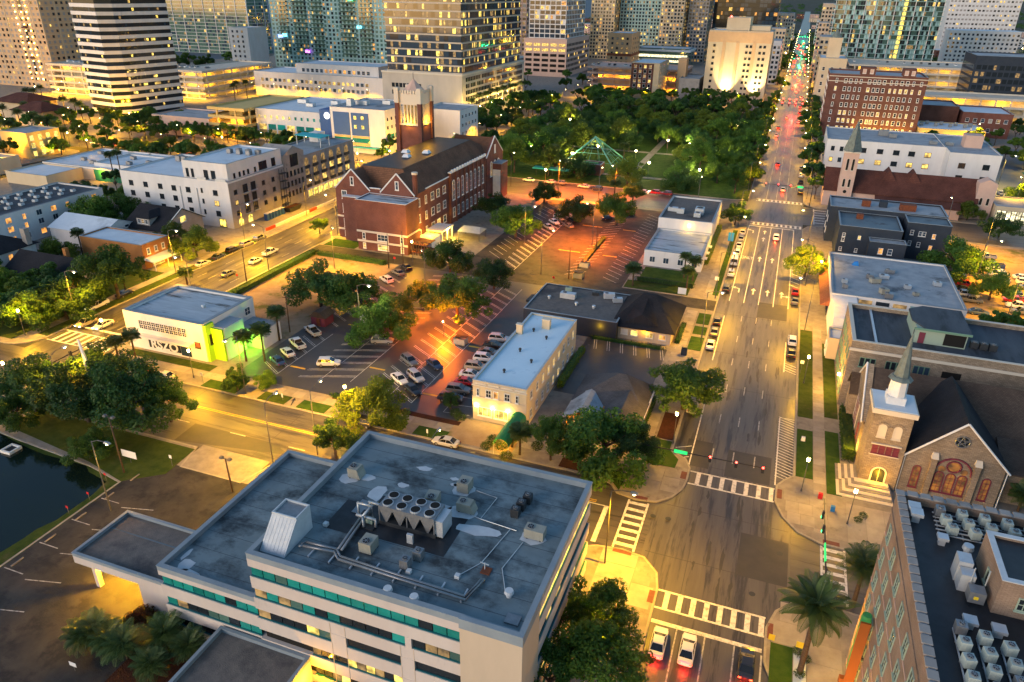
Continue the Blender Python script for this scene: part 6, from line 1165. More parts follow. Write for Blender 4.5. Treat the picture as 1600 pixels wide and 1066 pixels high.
for i, (x, z, m) in enumerate(((-452, 26, 'lit_blue'), (-424, 14, 'lit_purple'), (-375, 58, 'lit_green'), (-368, 36, 'lit_cyan'), (-447, 27, 'lit_cyan'))): box('neon_window', m, x-2.4, x+2.4, 607.3, 607.5, z, z+2.4, bpy.data.objects['teal_condo'])
bld('white_slab', 'narrow white block with small windows left of the teal tower', -470, -450, 560, 585, 36, 'stucco_white', 'roof_white'); wgrid(bpy.data.objects['white_slab'], 'F', 560, (-466, -461, -456), [4+i*4 for i in range(8)], 1.8, 1.8, NW, 'frame_dark', 1, 1)
# glass office tower on stone base
go = tower('glass_office_tower', 'large office tower with lit ribbon windows over a stone base', -229, -181, 407, 505, 25, 100, 4.1, 2.6, 'glass_blue', 'concrete_panel', (('glass_blue', 5), ('glass_dark', 3), ('lit_yellow', 1.1), ('lit_dim', 2), ('lit_warm', .8)), 'FR', .9, .72, None, .8, .35)
box('base', 'concrete_panel', -232, -180, 405, 512, 0, 24, go); box('base_coping', 'trim_stone', -232.4, -179.6, 404.6, 512.4, 24, 24.9, go); panes(go, 'R', -180, 410, 508, 40, [2.4+i*3.6 for i in range(6)], 2.3, (('glass_dark', 5), ('lit_dim', 1)), .8); panes(go, 'F', 405, -226, -206, 8, [12, 16], 2.4, (('glass_dark', 1),), .8)
# clinic, blue and white
cl = empty('clinic_building', (-220, 320, 0), label='white and blue clinic with yellow lit bands and a bright parking deck', cat='building')
bld('', '', -246, -197, 304, 350, 15.5, 'stucco_white', 'roof_white', .5, .4, parent=cl); bld('', '', -198.5, -170, 297, 330, 20, 'stucco_white', 'roof_grey', .7, .4, parent=cl); box('blue_stair', 'stucco_blue', -207.5, -200.5, 301.5, 312, 0, 17.6, cl); box('blue_panel', 'stucco_blue', -197, -188.5, 296.8, 297, 8, 18, cl); box('blue_panel', 'stucco_blue', -187.5, -178.5, 296.8, 297, 8, 18, cl)
for i in range(11): win(cl, 'F', 304, -244+i*3.5, 11, 1.4, 1.7, 'lit_warm' if R.random() < .4 else 'glass_teal', 'trim_white')
for i in range(7): box('lit_bay', 'lit_yellow' if i % 2 else 'lit_warm', -244.6+i*5.4, -240.2+i*5.4, 303.9, 304, 1, 4, cl); box('bay_glass', 'glass_teal' if i % 3 else 'lit_warm', -244.6+i*5.4, -240.2+i*5.4, 303.9, 304, 5.8, 8.4, cl); box('yellow_band', 'stucco_yellow', -244.6+i*5.4, -240.2+i*5.4, 303.88, 304, 4.1, 5.6, cl)
for x in (-185.4, -181.6):
    for z in (15, 11): win(cl, 'F', 296.8, x, z, 1.6, 1.8, 'lit_yellow', 'stucco_blue')
for x0, x1 in ((-197, -188.5), (-187.5, -178.5)): box('teal_glass', 'glass_teal', x0, x1, 296.85, 297, 4.8, 6.8, cl); box('yellow_band', 'stucco_yellow', x0, x1, 296.8, 297, 6.9, 7.8, cl); box('yellow_band', 'stucco_yellow', x0, x1, 296.8, 297, 3.4, 4.7, cl)
for i in range(8):
    for z in (15, 11.4): win(cl, 'R', -170, 299+i*3.8, z, 1.6, 1.6, 'glass_dark', 'trim_white')
    box('teal_glass', 'glass_teal', -170, -169.9, 298+i*3.8, 300.8+i*3.8, 7, 9, cl)
box('teal_awning', 'canopy_teal', -186, -168, 293.6, 297, 3.1, 3.4, cl); MB().cyl(0, 0, 0, .15, 1.5, n=20).build('logo_disc', 'logo_white', cl, loc=(-203.4, 301.5, 15)).rotation_euler = (math.pi/2, 0, 0); box('logo_figure', 'stucco_blue', -203.6, -203.2, 301.3, 301.34, 14.3, 15.5, cl)
for x in (-192, -182, -174): plight(cl, (x, 291, 4), 420)
gy = garage('bright yellow lit parking deck at the left end of the clinic', -268, -246.2, 296, 345, 16, 4, 'stucco_yellow', 'F', 2.2)
for i, (x, y, s) in enumerate(((-236, 330, (5, 3, 2)), (-226, 322, (4, 3, 1.6)), (-218, 332, (4, 3, 2)), (-190, 312, (6, 3, 2)), (-180, 318, (4, 3, 1.8)), (-193, 306, (2.4, 3, 3.4)))): rtu(x, y, 15.1 if x < -200 else 19.4, 'roof unit on the clinic, %s from the left' % ordw((1, 2, 3, 5, 6, 4)[i]), s, 'metal_light', group='clinic roof units')
bld('white_medical_wing', 'white wing with small windows right of the bell tower', -168, -148, 330, 352, 17, 'stucco_white', 'roof_grey'); wgrid(bpy.data.objects['white_medical_wing'], 'R', -148, lin(331, 351, 5), (5, 9, 13), 1.6, 1.6, DK, 'trim_white')
lb = bld('low_brown_shop', 'low peach shop with awnings left of the bright parking deck', -306, -270, 298, 322, 9.5, 'stucco_pink', 'roof_grey', .6); wgrid(lb, 'F', 298, lin(-303, -273, 6), (3.6,), 2, 2, DK, 'maroon')
# podium tower centre, condos behind the park
pod = empty('podium_tower', (-209, 680, 0), label='white gridded apartment tower on a pink garage podium beyond the park', cat='tower')
box('podium', 'stucco_pink', -229, -190, 650, 725, 0, 31, pod)
for i in range(6):
    for k in range(5): box('garage_slot', 'lit_warm' if i > 3 else 'void', -227.4+k*7.6, -221.6+k*7.6, 649.8, 650, 4+i*4.2, 6.2+i*4.2, pod)
panes(pod, 'R', -190, 651, 724, 16, [4+i*4.2 for i in range(6)], 2.2, (('void', 4), ('lit_warm', 1)), .7)
tower('', '', -226, -193, 655, 715, 31, 110, 3.7, 5, 'stucco_white', 'stucco_white', (('glass_blue', 4), ('glass_dark', 3), ('lit_warm', .8), ('lit_orange', .5)), 'FR', .85, .78, 'stucco_white', .35, .2, parent=pod)
tower('slab_hotel', 'brown gridded hotel behind the big office tower', -310, -262, 750, 800, 8, 62, 4, 5, 'stucco_pink', 'trim_stone', NW, 'FR', .7, .6, 'stucco_pink', .4, .2)
tower('slab_hotel', 'far brick condominium left of the podium tower', -262, -236, 800, 840, 0, 56, 4, 4, 'stucco_cream', 'trim_stone', NW, 'FR', .7, .6, None, .4, .2)
for i, (x0, x1, y, c, s, l) in enumerate(((-222, -196, 850, 'stucco_cream', 'stucco_cream', 'cream condominium tower'), (-194, -150, 870, 'stucco_teal', 'stucco_grey', 'grey-green condominium tower'), (-146, -122, 850, 'stucco_cream', 'trim_stone', 'narrow cream condominium tower'), (-118, -98, 860, 'stucco_grey', 'stucco_grey', 'grey condominium tower with bright windows'))):
    tower('condo_tower', l+' in the group beyond the park', x0, x1, y, y+40, 0, 95, 3.5, 3.4, c, s, (('glass_dark', 4), ('glass_blue', 2), ('lit_warm', .7), ('lit_dim', 1), ('lit_orange', .5)), 'FR', .6, .6, c, .3, .15, pierevery=2)
tower('dark_glass_tower', 'dark glass office tower with red roof light beyond the hotel', -97, -30, 900, 950, 0, 110, 4.2, 4, 'glass_dark', 'frame_dark', (('glass_dark', 9), ('glass_blue', 4), ('lit_orange', .8), ('lit_warm', .6)), 'FR', .92, .8, None, .25, .1)
yb = bld('yellow_block', 'peach lit mid-rise block with red bands beyond the park', -180, -156, 760, 800, 32, 'stucco_peach', 'roof_white'); wgrid(yb, 'F', 760, lin(-178, -158, 4), [4+i*4.4 for i in range(6)], 2, 2, NW, 'frame_dark', 1, 1)
for z in (3, 11): box('red_band', 'tile_terracotta', -180.2, -155.8, 759.8, 800, z, z+2.4, yb)
wgrid(yb, 'R', -156, lin(762, 798, 4), [4+i*4.4 for i in range(6)], 2, 2, NW, 'frame_dark', 1, 1)
fo = bld('flat_office', 'low glass office with wide pale roof beyond the park', -158, -106, 800, 840, 17, 'glass_green', 'roof_white', .6); box('lit_band', 'lit_white', -157, -107, 799.8, 800, 8.6, 11, fo); box('lit_band', 'lit_white', -157, -107, 799.8, 800, 4, 6, fo); box('fascia', 'roof_white', -160, -104, 798, 842, 14, 16, fo)
garage('brown parking garage with bright roof deck beyond the park', -152, -78, 580, 625, 17, 4, 'stucco_pink', 'F', 1.4)
bb = bld('brown_hotel', 'narrow brown and cream hotel standing in front of the garage', -111, -91, 545, 585, 24, 'stucco_cream', 'roof_white'); box('brown_front', 'brick_hotel', -110.8, -95, 544.85, 545, 4, 23.5, bb); wgrid(bb, 'F', 544.85, (-108, -104.4, -101, -97.4), [4.4+i*3.2 for i in range(6)], 1.9, 2.2, (('glass_dark', 3), ('lit_dim', 3), ('lit_warm', 1)), 'trim_white', 1, 1); wgrid(bb, 'R', -91, lin(546, 584, 5), [4.4+i*3.2 for i in range(6)], 1.4, 1.8, NW, 'trim_white')
bld('grey_hall', 'plain grey hall between the garage and the lit white hotel', -78, -64, 556, 590, 14, 'stucco_grey', 'roof_grey'); box('orange_fin', 'stucco_peach', -82, -76, 570, 580, 0, 26, bpy.data.objects['grey_hall'])
wt = bld('lit_hotel', 'tall cream hotel with orange bands lit from below beyond the park', -61.5, -19.5, 560, 596, 46, 'stucco_cream', 'roof_white', .8)
box('penthouse', 'stucco_cream', -51, -35.5, 566, 590, 46, 54, wt); box('penthouse', 'stucco_cream', -35.4, -22, 568, 590, 46, 49, wt); box('orange_band', 'stucco_peach', -61.7, -19.3, 559.85, 560, 38.5, 45, wt)
for x in (-50.5, -41.5, -30.5): box('orange_pier', 'stucco_peach', x-1, x+1, 559.7, 560, 0, 38.5, wt)
wgrid(wt, 'F', 560, (-57, -35.2, -32.6, -26.4, -23.6), [4+i*3.9 for i in range(9)], 1.9, 1.9, (('glass_dark', 1),), 'stucco_tan', 1, 1); wgrid(wt, 'R', -19.5, lin(561, 595, 6), [4+i*3.9 for i in range(9)], 1.9, 1.9, NW, 'stucco_tan', 1, 1)
for x in (-46, -27): spot(wt, (x, 554, 2.5), (x, 561, 20), 26000, (1, .80, .35), 75)
rl = box('beacon', 'sig_red', -49.5, -48.5, 570, 571, 54, 55); tag(rl, 'red warning beacon on the lit hotel roof', 'beacon'); rl = box('beacon', 'sig_red', -46, -45, 905, 906, 110, 111); tag(rl, 'red beacon on the dark glass tower', 'beacon')
gw = bld('gothic_block', 'narrow cream gothic building left of the brick hotel', 12.5, 29, 545, 580, 32, 'stucco_cream', 'roof_white'); box('turret', 'stucco_cream', 16, 24, 550, 558, 32, 44, gw); MB().cyl(20, 554, 44, 49, 3.4, .3, 8).build('turret_cap', 'patina', gw); wgrid(gw, 'F', 545, (15.6, 20.6, 25.6), [6+i*4.6 for i in range(5)], 1.6, 2.2, NW, 'trim_white')
# teal tower and its garages at right
tt = empty('teal_glass_tower', (65, 760, 0), label='broad curved teal glass tower with a golden lit stair at top right', cat='tower'); n = 22; arc = [(22+84*i/n, 752-14*math.sin(math.pi*i/n)) for i in range(n+1)]
poly = arc+[(106, 790), (22, 790)]; MB().prism(poly, 15, 112).build('core', 'glass_green', tt)
for k in range(26): MB().prism(offs(poly, -1.1), 20+k*3.7, 20.35+k*3.7).build('balcony_slab', 'glass_teal' if k % 1 else 'stucco_teal', tt)
mb = MB(); mats = ['glass_green', 'stucco_teal', 'glass_dark', 'lit_warm', 'lit_dim']
for k in range(25):
    for i in range(n):
        a, b = arc[i], arc[i+1]
        for h in (0, 1):
            p = (a[0]+(b[0]-a[0])*h/2, a[1]+(b[1]-a[1])*h/2); q = (a[0]+(b[0]-a[0])*(h+.86)/2, a[1]+(b[1]-a[1])*(h+.86)/2); mi = 4 if R.random() < .06 else (3 if R.random() < .03 else R.randrange(3)); z = 20.5+k*3.7; mb.poly([(p[0], p[1]-.1, z), (q[0], q[1]-.1, z), (q[0], q[1]-.1, z+3.0), (p[0], p[1]-.1, z+3.0)], mi)
o = mb.build('window_pane', mats, tt); o['kind'] = 'stuff'
for i in range(0, n+1, 2): box('fin', 'stucco_white', arc[i][0]-.25, arc[i][0]+.25, arc[i][1]-1.0, arc[i][1], 18, 112, tt)
for k in range(24): box('stair_light', 'lit_yellow', arc[14][0]-1.2, arc[14][0]+1.4, arc[14][1]-1.4, arc[14][1]-.9, 20.6+k*3.7, 23.4+k*3.7, tt)
garage('long grey parking garage under the teal tower at right', 36, 150, 640, 700, 22, 5, 'garage_conc', 'F', .5)
dg = bld('dark_block', 'dark block with terrace beside the long garage at right', 104, 170, 560, 600, 36, 'stucco_navy', 'roof_grey'); panes(dg, 'L', 104, 561, 599, 12, [4+i*4 for i in range(7)], 2.6, (('glass_dark', 3), ('glass_blue', 1)), .8); panes(dg, 'F', 560, 105, 169, 20, [4+i*4 for i in range(7)], 2.6, (('glass_dark', 5), ('lit_dim', 1)), .8)
garage('grey parking garage with lit decks right of the brick hotel', 62, 150, 505.5+20, 552, 15, 3, 'garage_conc', 'F', 1.4)
rb = bld('red_brick_shop', 'low red brick building with white roof right of the hotel', 88, 112, 470, 500, 13, 'brick_red', 'roof_white'); wgrid(rb, 'F', 470, lin(89, 111, 6), (3, 8), 1.8, 2, NW, 'trim_white'); bld('grey_brick_shop', 'low grey-roofed brick building right of the hotel', 66, 86.5, 474, 500, 15, 'brick_hotel', 'roof_grey')
tower('white_apartments', 'white apartment blocks behind the right garages', 137, 200, 900, 930, 0, 38, 4, 4, 'stucco_white', 'stucco_white', NW, 'F', .5, .5, None, .3, .1, roof='roof_white'); tower('white_office_slab', 'large white office slab at the top right corner', 160, 236, 1100, 1150, 0, 75, 5, 4, 'stucco_white', 'stucco_white', (('stucco_grey', 4), ('glass_dark', 2), ('lit_warm', 1)), 'F', .6, .4, None, .3, .1)
for i, (x0, x1, y, h) in enumerate(((12, 22, 640, 40), (-32, -16, 680, 34), (11, 20, 760, 46), (-30, -16, 760, 40), (-34, -14, 980, 48), (14, 30, 900, 60), (-28, -14, 1180, 30), (14, 34, 1160, 36))):
    tower('street_tower', 'slim pale block on the %s side of the far street, %s away' % ('right' if x0 > 0 else 'left', ordw(i//2+1)), x0, x1, y, y+30, 0, h, 3.8, 3, ('stucco_cream', 'stucco_white', 'stucco_tan')[i % 3], 'trim_stone', NW, 'FL' if x0 > 0 else 'FR', .6, .55, None, .3, .12)
# scattered low city beyond: each house its own object
fars = []
for i in range(170):
    x = R.uniform(-520, 420); y = R.uniform(920, 2600)
    if not seen(x, y, 8) or -16 < x < 18 or any(abs(y-s) < 16 for s in (1100, 1350)): continue
    w, d, h = R.uniform(12, 34), R.uniform(12, 30), R.choice((5, 6, 7, 9, 12, 18)); m = R.choice(('stucco_white', 'stucco_cream', 'stucco_grey', 'brick_hotel', 'stucco_tan', 'stucco_pink'))
    e = empty('far_building', (x, y, 0)); box('wall', m, x-w/2, x+w/2, y, y+d, 0, h, e); box('roof', R.choice(('roof_white', 'roof_grey', 'tile_red', 'roof_gravel')), x-w/2-.3, x+w/2+.3, y-.3, y+d+.3, h, h+.5, e); panes(e, 'F', y, x-w/2, x+w/2, 6, [1.5+3.3*k for k in range(max(1, int(h/3.6)))], 1.7, NW, .5); fars.append(e)
fars.sort(key=lambda o: o.location.y)
for j in range(0, len(fars), 15): series(fars[j:j+15], 'distant low building in the %s row toward the horizon, # from the left' % ordw(j//15+1), 'building', 'distant low buildings')
# ================================================================ TREES, PALMS, HEDGES
def leafmesh(name, C, N, S, mat, rng, aspect=.6):
    # leaf-shaped quads at C with normals N and half size S
    n = len(C); t = rng.normal(size=(n, 3)); t -= N*np.sum(t*N, 1)[:, None]; t /= np.linalg.norm(t, axis=1)[:, None]+1e-9; b = np.cross(N, t)
    s = S[:, None]; V = np.stack([C-t*s, C+b*s*aspect-t*s*.1, C+t*s, C-b*s*aspect-t*s*.1], 1).reshape(-1, 3)
    me = bpy.data.meshes.new(name); me.vertices.add(n*4); me.vertices.foreach_set('co', V.astype(np.float32).ravel()); me.loops.add(n*4); me.loops.foreach_set('vertex_index', np.arange(n*4, dtype=np.int32)); me.polygons.add(n); me.polygons.foreach_set('loop_start', np.arange(0, n*4, 4, dtype=np.int32)); me.polygons.foreach_set('loop_total', np.full(n, 4, dtype=np.int32))
    me.materials.append(MATS[mat]); me.update(); return me
def crown(seed, n, leaf, mat, k=34, flat_=.82, spread=1.0):
    rng = np.random.default_rng(seed); d = rng.normal(size=(k, 3)); d /= np.linalg.norm(d, axis=1)[:, None]; d[:, 2] = np.abs(d[:, 2])*1.15-.28
    r = rng.uniform(.35, .95, k)[:, None]; cc = d*r*np.array([spread, spread, flat_]); cr = rng.uniform(.10, .27, k)
    w = cr**2; idx = rng.choice(k, n, p=w/w.sum()); u = rng.normal(size=(n, 3)); u /= np.linalg.norm(u, axis=1)[:, None]
    rad_ = cr[idx]*rng.uniform(.35, 1.08, n)**.6; C = cc[idx]+u*rad_[:, None]*np.array([1, 1, .85]); nn = u*.7+np.array([0, 0, .45])+rng.normal(size=(n, 3))*.55; nn /= np.linalg.norm(nn, axis=1)[:, None]
    return leafmesh('crown', C, nn, leaf*rng.uniform(.6, 1.35, n), mat, rng)
CROWN_N = [crown(i+1, 13000, .030, 'leaf%d' % (i % 4), 44) for i in range(4)]
CROWN_F = [crown(i+11, 6000, .050, 'leaf%d' % (i % 4), 26) for i in range(5)]
CROWN_S = [crown(i+31, 9000, .034, 'leaf%d' % (1+i), 30, .8, .8) for i in range(2)]
def trunkmesh(seed, limbs=6):
    rg = random.Random(seed); mb = MB(); mb.tube([(0, 0, 0), (.02, .01, .25), (.03, -.02, .5)], .055, 8, r2=.036)
    for i in range(limbs):
        a = 2*math.pi*(i+rg.random()*.6)/limbs; l = rg.uniform(.3, .55); mb.tube([(.02, -.01, .38+.12*rg.random()), (l*.5*math.cos(a), l*.5*math.sin(a), .62), (l*math.cos(a), l*math.sin(a), .84)], .026, 6, r2=.008)
    return mb.mesh('trunk', ['bark'], True)
TRUNKS = [trunkmesh(i) for i in range(3)]
RT = random.Random(5)
def tree(x, y, h, r, name='oak_tree', crowns=None, mi=None):
    e = empty(name, (x, y, .15)); crowns = crowns or CROWN_N; me = crowns[mi if mi is not None else RT.randrange(len(crowns))]
    inst('trunk', TRUNKS[RT.randrange(3)], (x, y, .1), RT.uniform(0, 6), (max(r, 4)*.9, max(r, 4)*.9, h*.82), e)
    inst('crown', me, (x, y, .15+h-r*.80), RT.uniform(0, 6.28), (r*RT.uniform(.92, 1.08), r*RT.uniform(.92, 1.08), r*RT.uniform(.9, 1.05)), e); return e
def tl(x, y, h, r, label, **kw): return tag(tree(x, y, h, r, **kw), label, 'tree')
tl(*(-19.1, 96.9), 11, 9.3, 'broad oak in front of the small brick house', mi=0)
tl(*(-14.8, 97.8), 9, 4.4, 'narrow tree beside the signal pole at the corner', mi=2)
tl(*(-27.7, 95.8), 8, 4.2, 'leafy tree between the green awning and the big oak', mi=1)
tl(*(-9.8, 120.3), 10.5, 7.6, 'kerbside oak overhanging the parked cars on the right street', mi=1)
tl(*(-60.0, 95.3), 9.2, 7.2, 'round bright tree between sidewalk and dark parking lot', mi=3)
tl(*(-60.8, 83.6), 8, 5.6, 'yellow-lit tree behind the left back corner of the office', crowns=CROWN_S, mi=1)
tl(*(-98.6, 136.3), 11.5, 8.6, 'big dark tree standing on the sandy vacant lot', mi=2)
tl(*(-89.1, 137.6), 10.5, 8.2, 'tree at the corner of the sandy lot and the parking rows', mi=0)
tl(*(-64.6, 140.7), 12, 8.8, 'largest oak in the middle of the dark parking lot', mi=1)
tl(*(-78.6, 167.0), 10.5, 7.6, 'tree in front of the school box by the alley', mi=0)
tl(*(-64.3, 162.9), 8.5, 6, 'small tree at the upper end of the dark lot beside the alley', mi=2)
tl(*(-77.4, 147.5), 7, 5.4, 'orange-lit bare-looking tree in the parking lot', crowns=CROWN_S, mi=0)
tl(*(-76.0, 125.4), 10, 8.6, 'oak over the white van in the parking lot', mi=0)
tl(*(-77.9, 136.5), 7.5, 5, 'thin tree between the parking rows left of the largest oak', mi=2)
tl(*(-90.1, 95.6), 5.6, 4.2, 'small street tree below the palms in front of the retro building', crowns=CROWN_S, mi=1)
tl(*(-86.0, 99.1), 3.4, 3.0, 'low bush at the corner of the parking lot entrance', crowns=CROWN_S, mi=0)
tl(*(-49.8, 104.5), 3.8, 2.4, 'tall shrub at the front left corner of the blue-roofed hotel', crowns=CROWN_S, mi=1)
for (px, r, h, l), p in zip(((0, 9.5, 13, 'largest tree by the pond beside the light pole'), (1, 8.5, 12.5, 'dark tree left of the largest pond tree'), (2, 7, 11, 'tree at the left end of the pond grove'), (3, 7, 10.5, 'tree nearest the street in the pond grove'), (4, 5, 7.5, 'small leaning tree at the right end of the pond grove'), (5, 4.2, 5.2, 'rounded shrub tree at the water edge of the pond'), (6, 5, 6.5, 'low tree over the pond at the left edge')), ((-98.0, 78.9), (-107.0, 77.1), (-118.1, 77.4), (-111.3, 84.5), (-93.8, 82.4), (-97.5, 68.8), (-116.9, 71.4))): tl(*p, h, r, l, mi=(2 if r > 6 else 0))
for p, r, h, l in (((-146.8, 121.8), 9, 14, 'tall tree between the orange shop and the avenue'), ((-147.9, 108.1), 8.2, 9.5, 'spreading tree over the left avenue sidewalk, nearest the crosswalk'), ((-152.4, 104.3), 7.5, 9, 'second spreading tree left of the crosswalk'), ((-155.5, 100.5), 7, 9, 'spreading tree at the left edge above the crosswalk'), ((-148.6, 116.7), 5, 7, 'low tree in front of the black gable roof'), ((-161.8, 114.7), 7, 8.5, 'tree in front of the white two-storey house'), ((-171.0, 111.0), 7, 9, 'tree at the left edge in front of the white house'), ((-151.2, 153.6), 6.5, 9, 'street tree between the orange shop and the apartments'), ((-161.2, 155.5), 5.5, 9, 'tree against the old house with dormer'), ((-196.6, 160.7), 9, 12, 'large tree between the white motel and the old house'), ((-192.9, 169.6), 7, 10, 'tree behind the ridge of the old house'), ((-181.6, 135.2), 6.5, 8, 'dark tree below the white motel'), ((-131.5, 185.2), 3.2, 5.4, 'small lit tree on the lawn beside the avenue'), ((-73.9, 205.2), 8.5, 11.5, 'big tree in front of the school pavilion'), ((-87.3, 219.9), 6.5, 10, 'tree beside the school porch'), ((-61.8, 229.9), 6.8, 8.5, 'orange-lit tree in the middle of the upper lot'), ((-78.3, 247.4), 6.2, 8, 'orange-lit tree at the far left of the upper lot'), ((-48.0, 231.0), 7.8, 11, 'tallest tree in the upper lot beside the palm'), ((-48.6, 260.1), 5, 8, 'tree at the top right corner of the upper lot'), ((-11.3, 246.6), 5.6, 8, 'street tree at the corner of the tall white store'), ((10.8, 201.8), 6.6, 9.5, 'open tree on the right kerb in front of the grey roof'), ((49.2, 219.8), 9.5, 10.5, 'wide oak between the grey roof and the amber lot'), ((55.2, 203.4), 6, 8, 'oak over the red cars in the amber lot'), ((36.5, 161), 5.5, 8.5, 'dark tree behind the stone hall, left one'), ((43.5, 163), 6, 9, 'dark tree behind the stone hall, middle one'), ((51, 164), 5.5, 8.5, 'dark tree behind the stone hall, right one'), ((28.4, 293.2), 5.5, 8, 'tree below the spire of the brown-roofed church'), ((53.5, 300.2), 7, 9, 'tree in front of the brown church roof'), ((62.3, 292.0), 7, 9, 'tree before the rear church tower'), ((69.1, 265.4), 6, 8, 'tree by the road beyond the navy building'), ((63.0, 283.7), 5, 7, 'yellow-lit tree beside the lit glazed hall'), ((84.6, 306.0), 8, 11, 'dark tree at the right edge below the yellow house')): tl(*p, h, r, l, mi=RT.randrange(4))
tl(-11.6, 61.5, 9.5, 5.2, 'tree on the lit corner above the waiting cars', mi=0); tl(-9.2, 55.5, 10.5, 5.6, 'tree overhanging the waiting cars at the bottom', mi=1); tl(-14.2, 52.5, 9, 4.4, 'tree against the right wall of the office at the bottom', mi=0)
# park canopy: rows of oaks, every one an object of its own
pts = []; rp_ = random.Random(11)
def ok(x, y):
    if ((x+60)/27)**2+((y-322)/33)**2 < 1 or ((x+78)/12)**2+((y-308)/12)**2 < 1: return False
    if y < 288 and rp_.random() < .4: return False
    return True
for _ in range(4000):
    x, y = rp_.uniform(-122, -13), rp_.uniform(285, 501)
    if ok(x, y) and all((x-a)**2+((y-b)*.95)**2 > 118 for a, b in pts): pts.append((x, y))
rows = {}
for x, y in pts: r = rp_.uniform(5.6, 9.2); rows.setdefault(int((y-284)//18), []).append(tree(x, y, rp_.uniform(8.5, 15), r, name='park_tree', crowns=CROWN_F if y > 420 else CROWN_N))
for k, os_ in rows.items(): series(os_, 'park oak in the %s row of canopy from the pyramid side, # from the left' % ordw(k+1), 'tree', 'park canopy trees')
# street trees elsewhere
def scatter(n, x0, x1, y0, y1, label, h=(7.5, 11), r=(4, 6), avoid=(), md=50, seed=1):
    rg = random.Random(seed); ps = []; out = []
    for _ in range(n*30):
        if len(ps) >= n: break
        x, y = rg.uniform(x0, x1), rg.uniform(y0, y1)
        if not seen(x, y, 6) or any(a <= x <= b and c <= y <= d for a, b, c, d in avoid) or any((x-a)**2+(y-b)**2 < md for a, b in ps): continue
        ps.append((x, y)); out.append(tree(x, y, rg.uniform(*h), rg.uniform(*r), name='street_tree' if label.startswith('street') else 'scattered_tree', crowns=CROWN_F))  # second name covers trees of avenues, lots and groves as well as gardens
    series(out, label, 'tree', label.replace(', # from the left', ' group'))
scatter(24, -284, -182, 242, 255, 'street tree just behind the sprawling white roofs, # from the left', seed=2)
scatter(34, -300, -146, 281.5, 295, 'street tree in front of the clinic and parking deck, # from the left', seed=3, avoid=((-200, -168, 280, 295),))
scatter(34, -440, -300, 240, 300, 'tree in the far left gardens below the striped tower, # from the left', seed=4, avoid=((-425, -366, 284, 322), (-323, -304, 226, 246), (-374, -324, 214, 240)))
scatter(14, -372, -300, 300, 322, 'tree at the foot of the striped tower, # from the left', seed=5, avoid=((-388, -345, 316, 330),), md=40)
scatter(20, 10.6, 15, 290, 560, 'street tree on the right side of the far street, # from the left', seed=6, r=(4.6, 6.6), md=120)
scatter(18, -14, -9.6, 285, 556, 'street tree on the park side of the far street, # from the left', seed=7, r=(4.6, 6.2), md=120)
scatter(30, -140, -20, 523, 545, 'street tree before the buildings beyond the park, # from the left', seed=8, avoid=((-112, -90, 540, 560),))
scatter(22, 66, 150, 380, 430, 'tree behind the white block at right, # from the left', seed=9, avoid=((60, 96, 430, 470),))
scatter(12, 96, 128, 440, 500, 'tree beyond the yellow car park at right, # from the left', seed=10)
scatter(46, -20, 22, 600, 1500, 'tree lining the distant street, # from the left', seed=12, avoid=((-9, 10, 0, 2000),), r=(5, 8.5), md=150)
scatter(22, -260, -160, 520, 640, 'tree between the office tower and the podium tower, # from the left', seed=13)
scatter(14, -290, -205, 355, 400, 'tree behind the clinic roofs, # from the left', seed=14)
scatter(20, -640, -490, 455, 620, 'tree in the dark waterfront grove, # from the left', seed=15, r=(7, 11), h=(10, 14), md=150)
scatter(10, -228, -180, 176, 205, 'tree in the yards between motel and apartments, # from the left', seed=16)
scatter(8, 48, 80, 150, 175, 'tree at the near end of the amber lot, # from the left', seed=17, md=40)
scatter(12, -200, -151, 100, 117, 'yard tree along the left avenue behind the sidewalk, # from the left', seed=21, r=(5, 7), md=60)
scatter(26, -440, -300, 150, 240, 'tree at the left edge beyond the motel, # from the left', seed=22, avoid=((-374, -324, 214, 240), (-332, -290, 188, 214), (-324, -304, 226, 246)), md=120)
scatter(9, -214, -204, 100, 130, 'tree below the motel at the left edge, # from the left', seed=18)
scatter(42, -172, -146, 356, 500, 'tree in the canopy left of the park by the tower, # from the left', seed=19, r=(4.5, 6.5), md=48)
scatter(14, -144, -127, 300, 500, 'tree arching over the avenue beside the park, # from the left', seed=20, r=(4.5, 6), md=120)
# far woods: one mass
rng = np.random.default_rng(3); n = 60000; cx = rng.uniform(-900, 900, 1400); cyy = 950+rng.random(1400)**1.6*4500; cr = rng.uniform(7, 18, 1400); keep = (np.abs(cx-1) > 22) & ((cx > -520) | (cyy < 0)); cx, cyy, cr = cx[keep], cyy[keep], cr[keep]
i_ = rng.integers(0, len(cx), n); u = rng.normal(size=(n, 3)); u /= np.linalg.norm(u, axis=1)[:, None]; u[:, 2] = np.abs(u[:, 2]); C = np.stack([cx[i_], cyy[i_], np.full(n, 1.0)], 1)+u*(cr[i_]*rng.uniform(.6, 1, n))[:, None]*np.array([1, 1, .6])
o = bpy.data.objects.new('far_woods', leafmesh('far_woods', C, (u+rng.normal(size=(n, 3))*.3)/1.2, rng.uniform(1.2, 2.6, n), 'leaf2', rng)); link(o); struct(o, 'distant treetops of the far city reaching to the horizon', 'stuff')
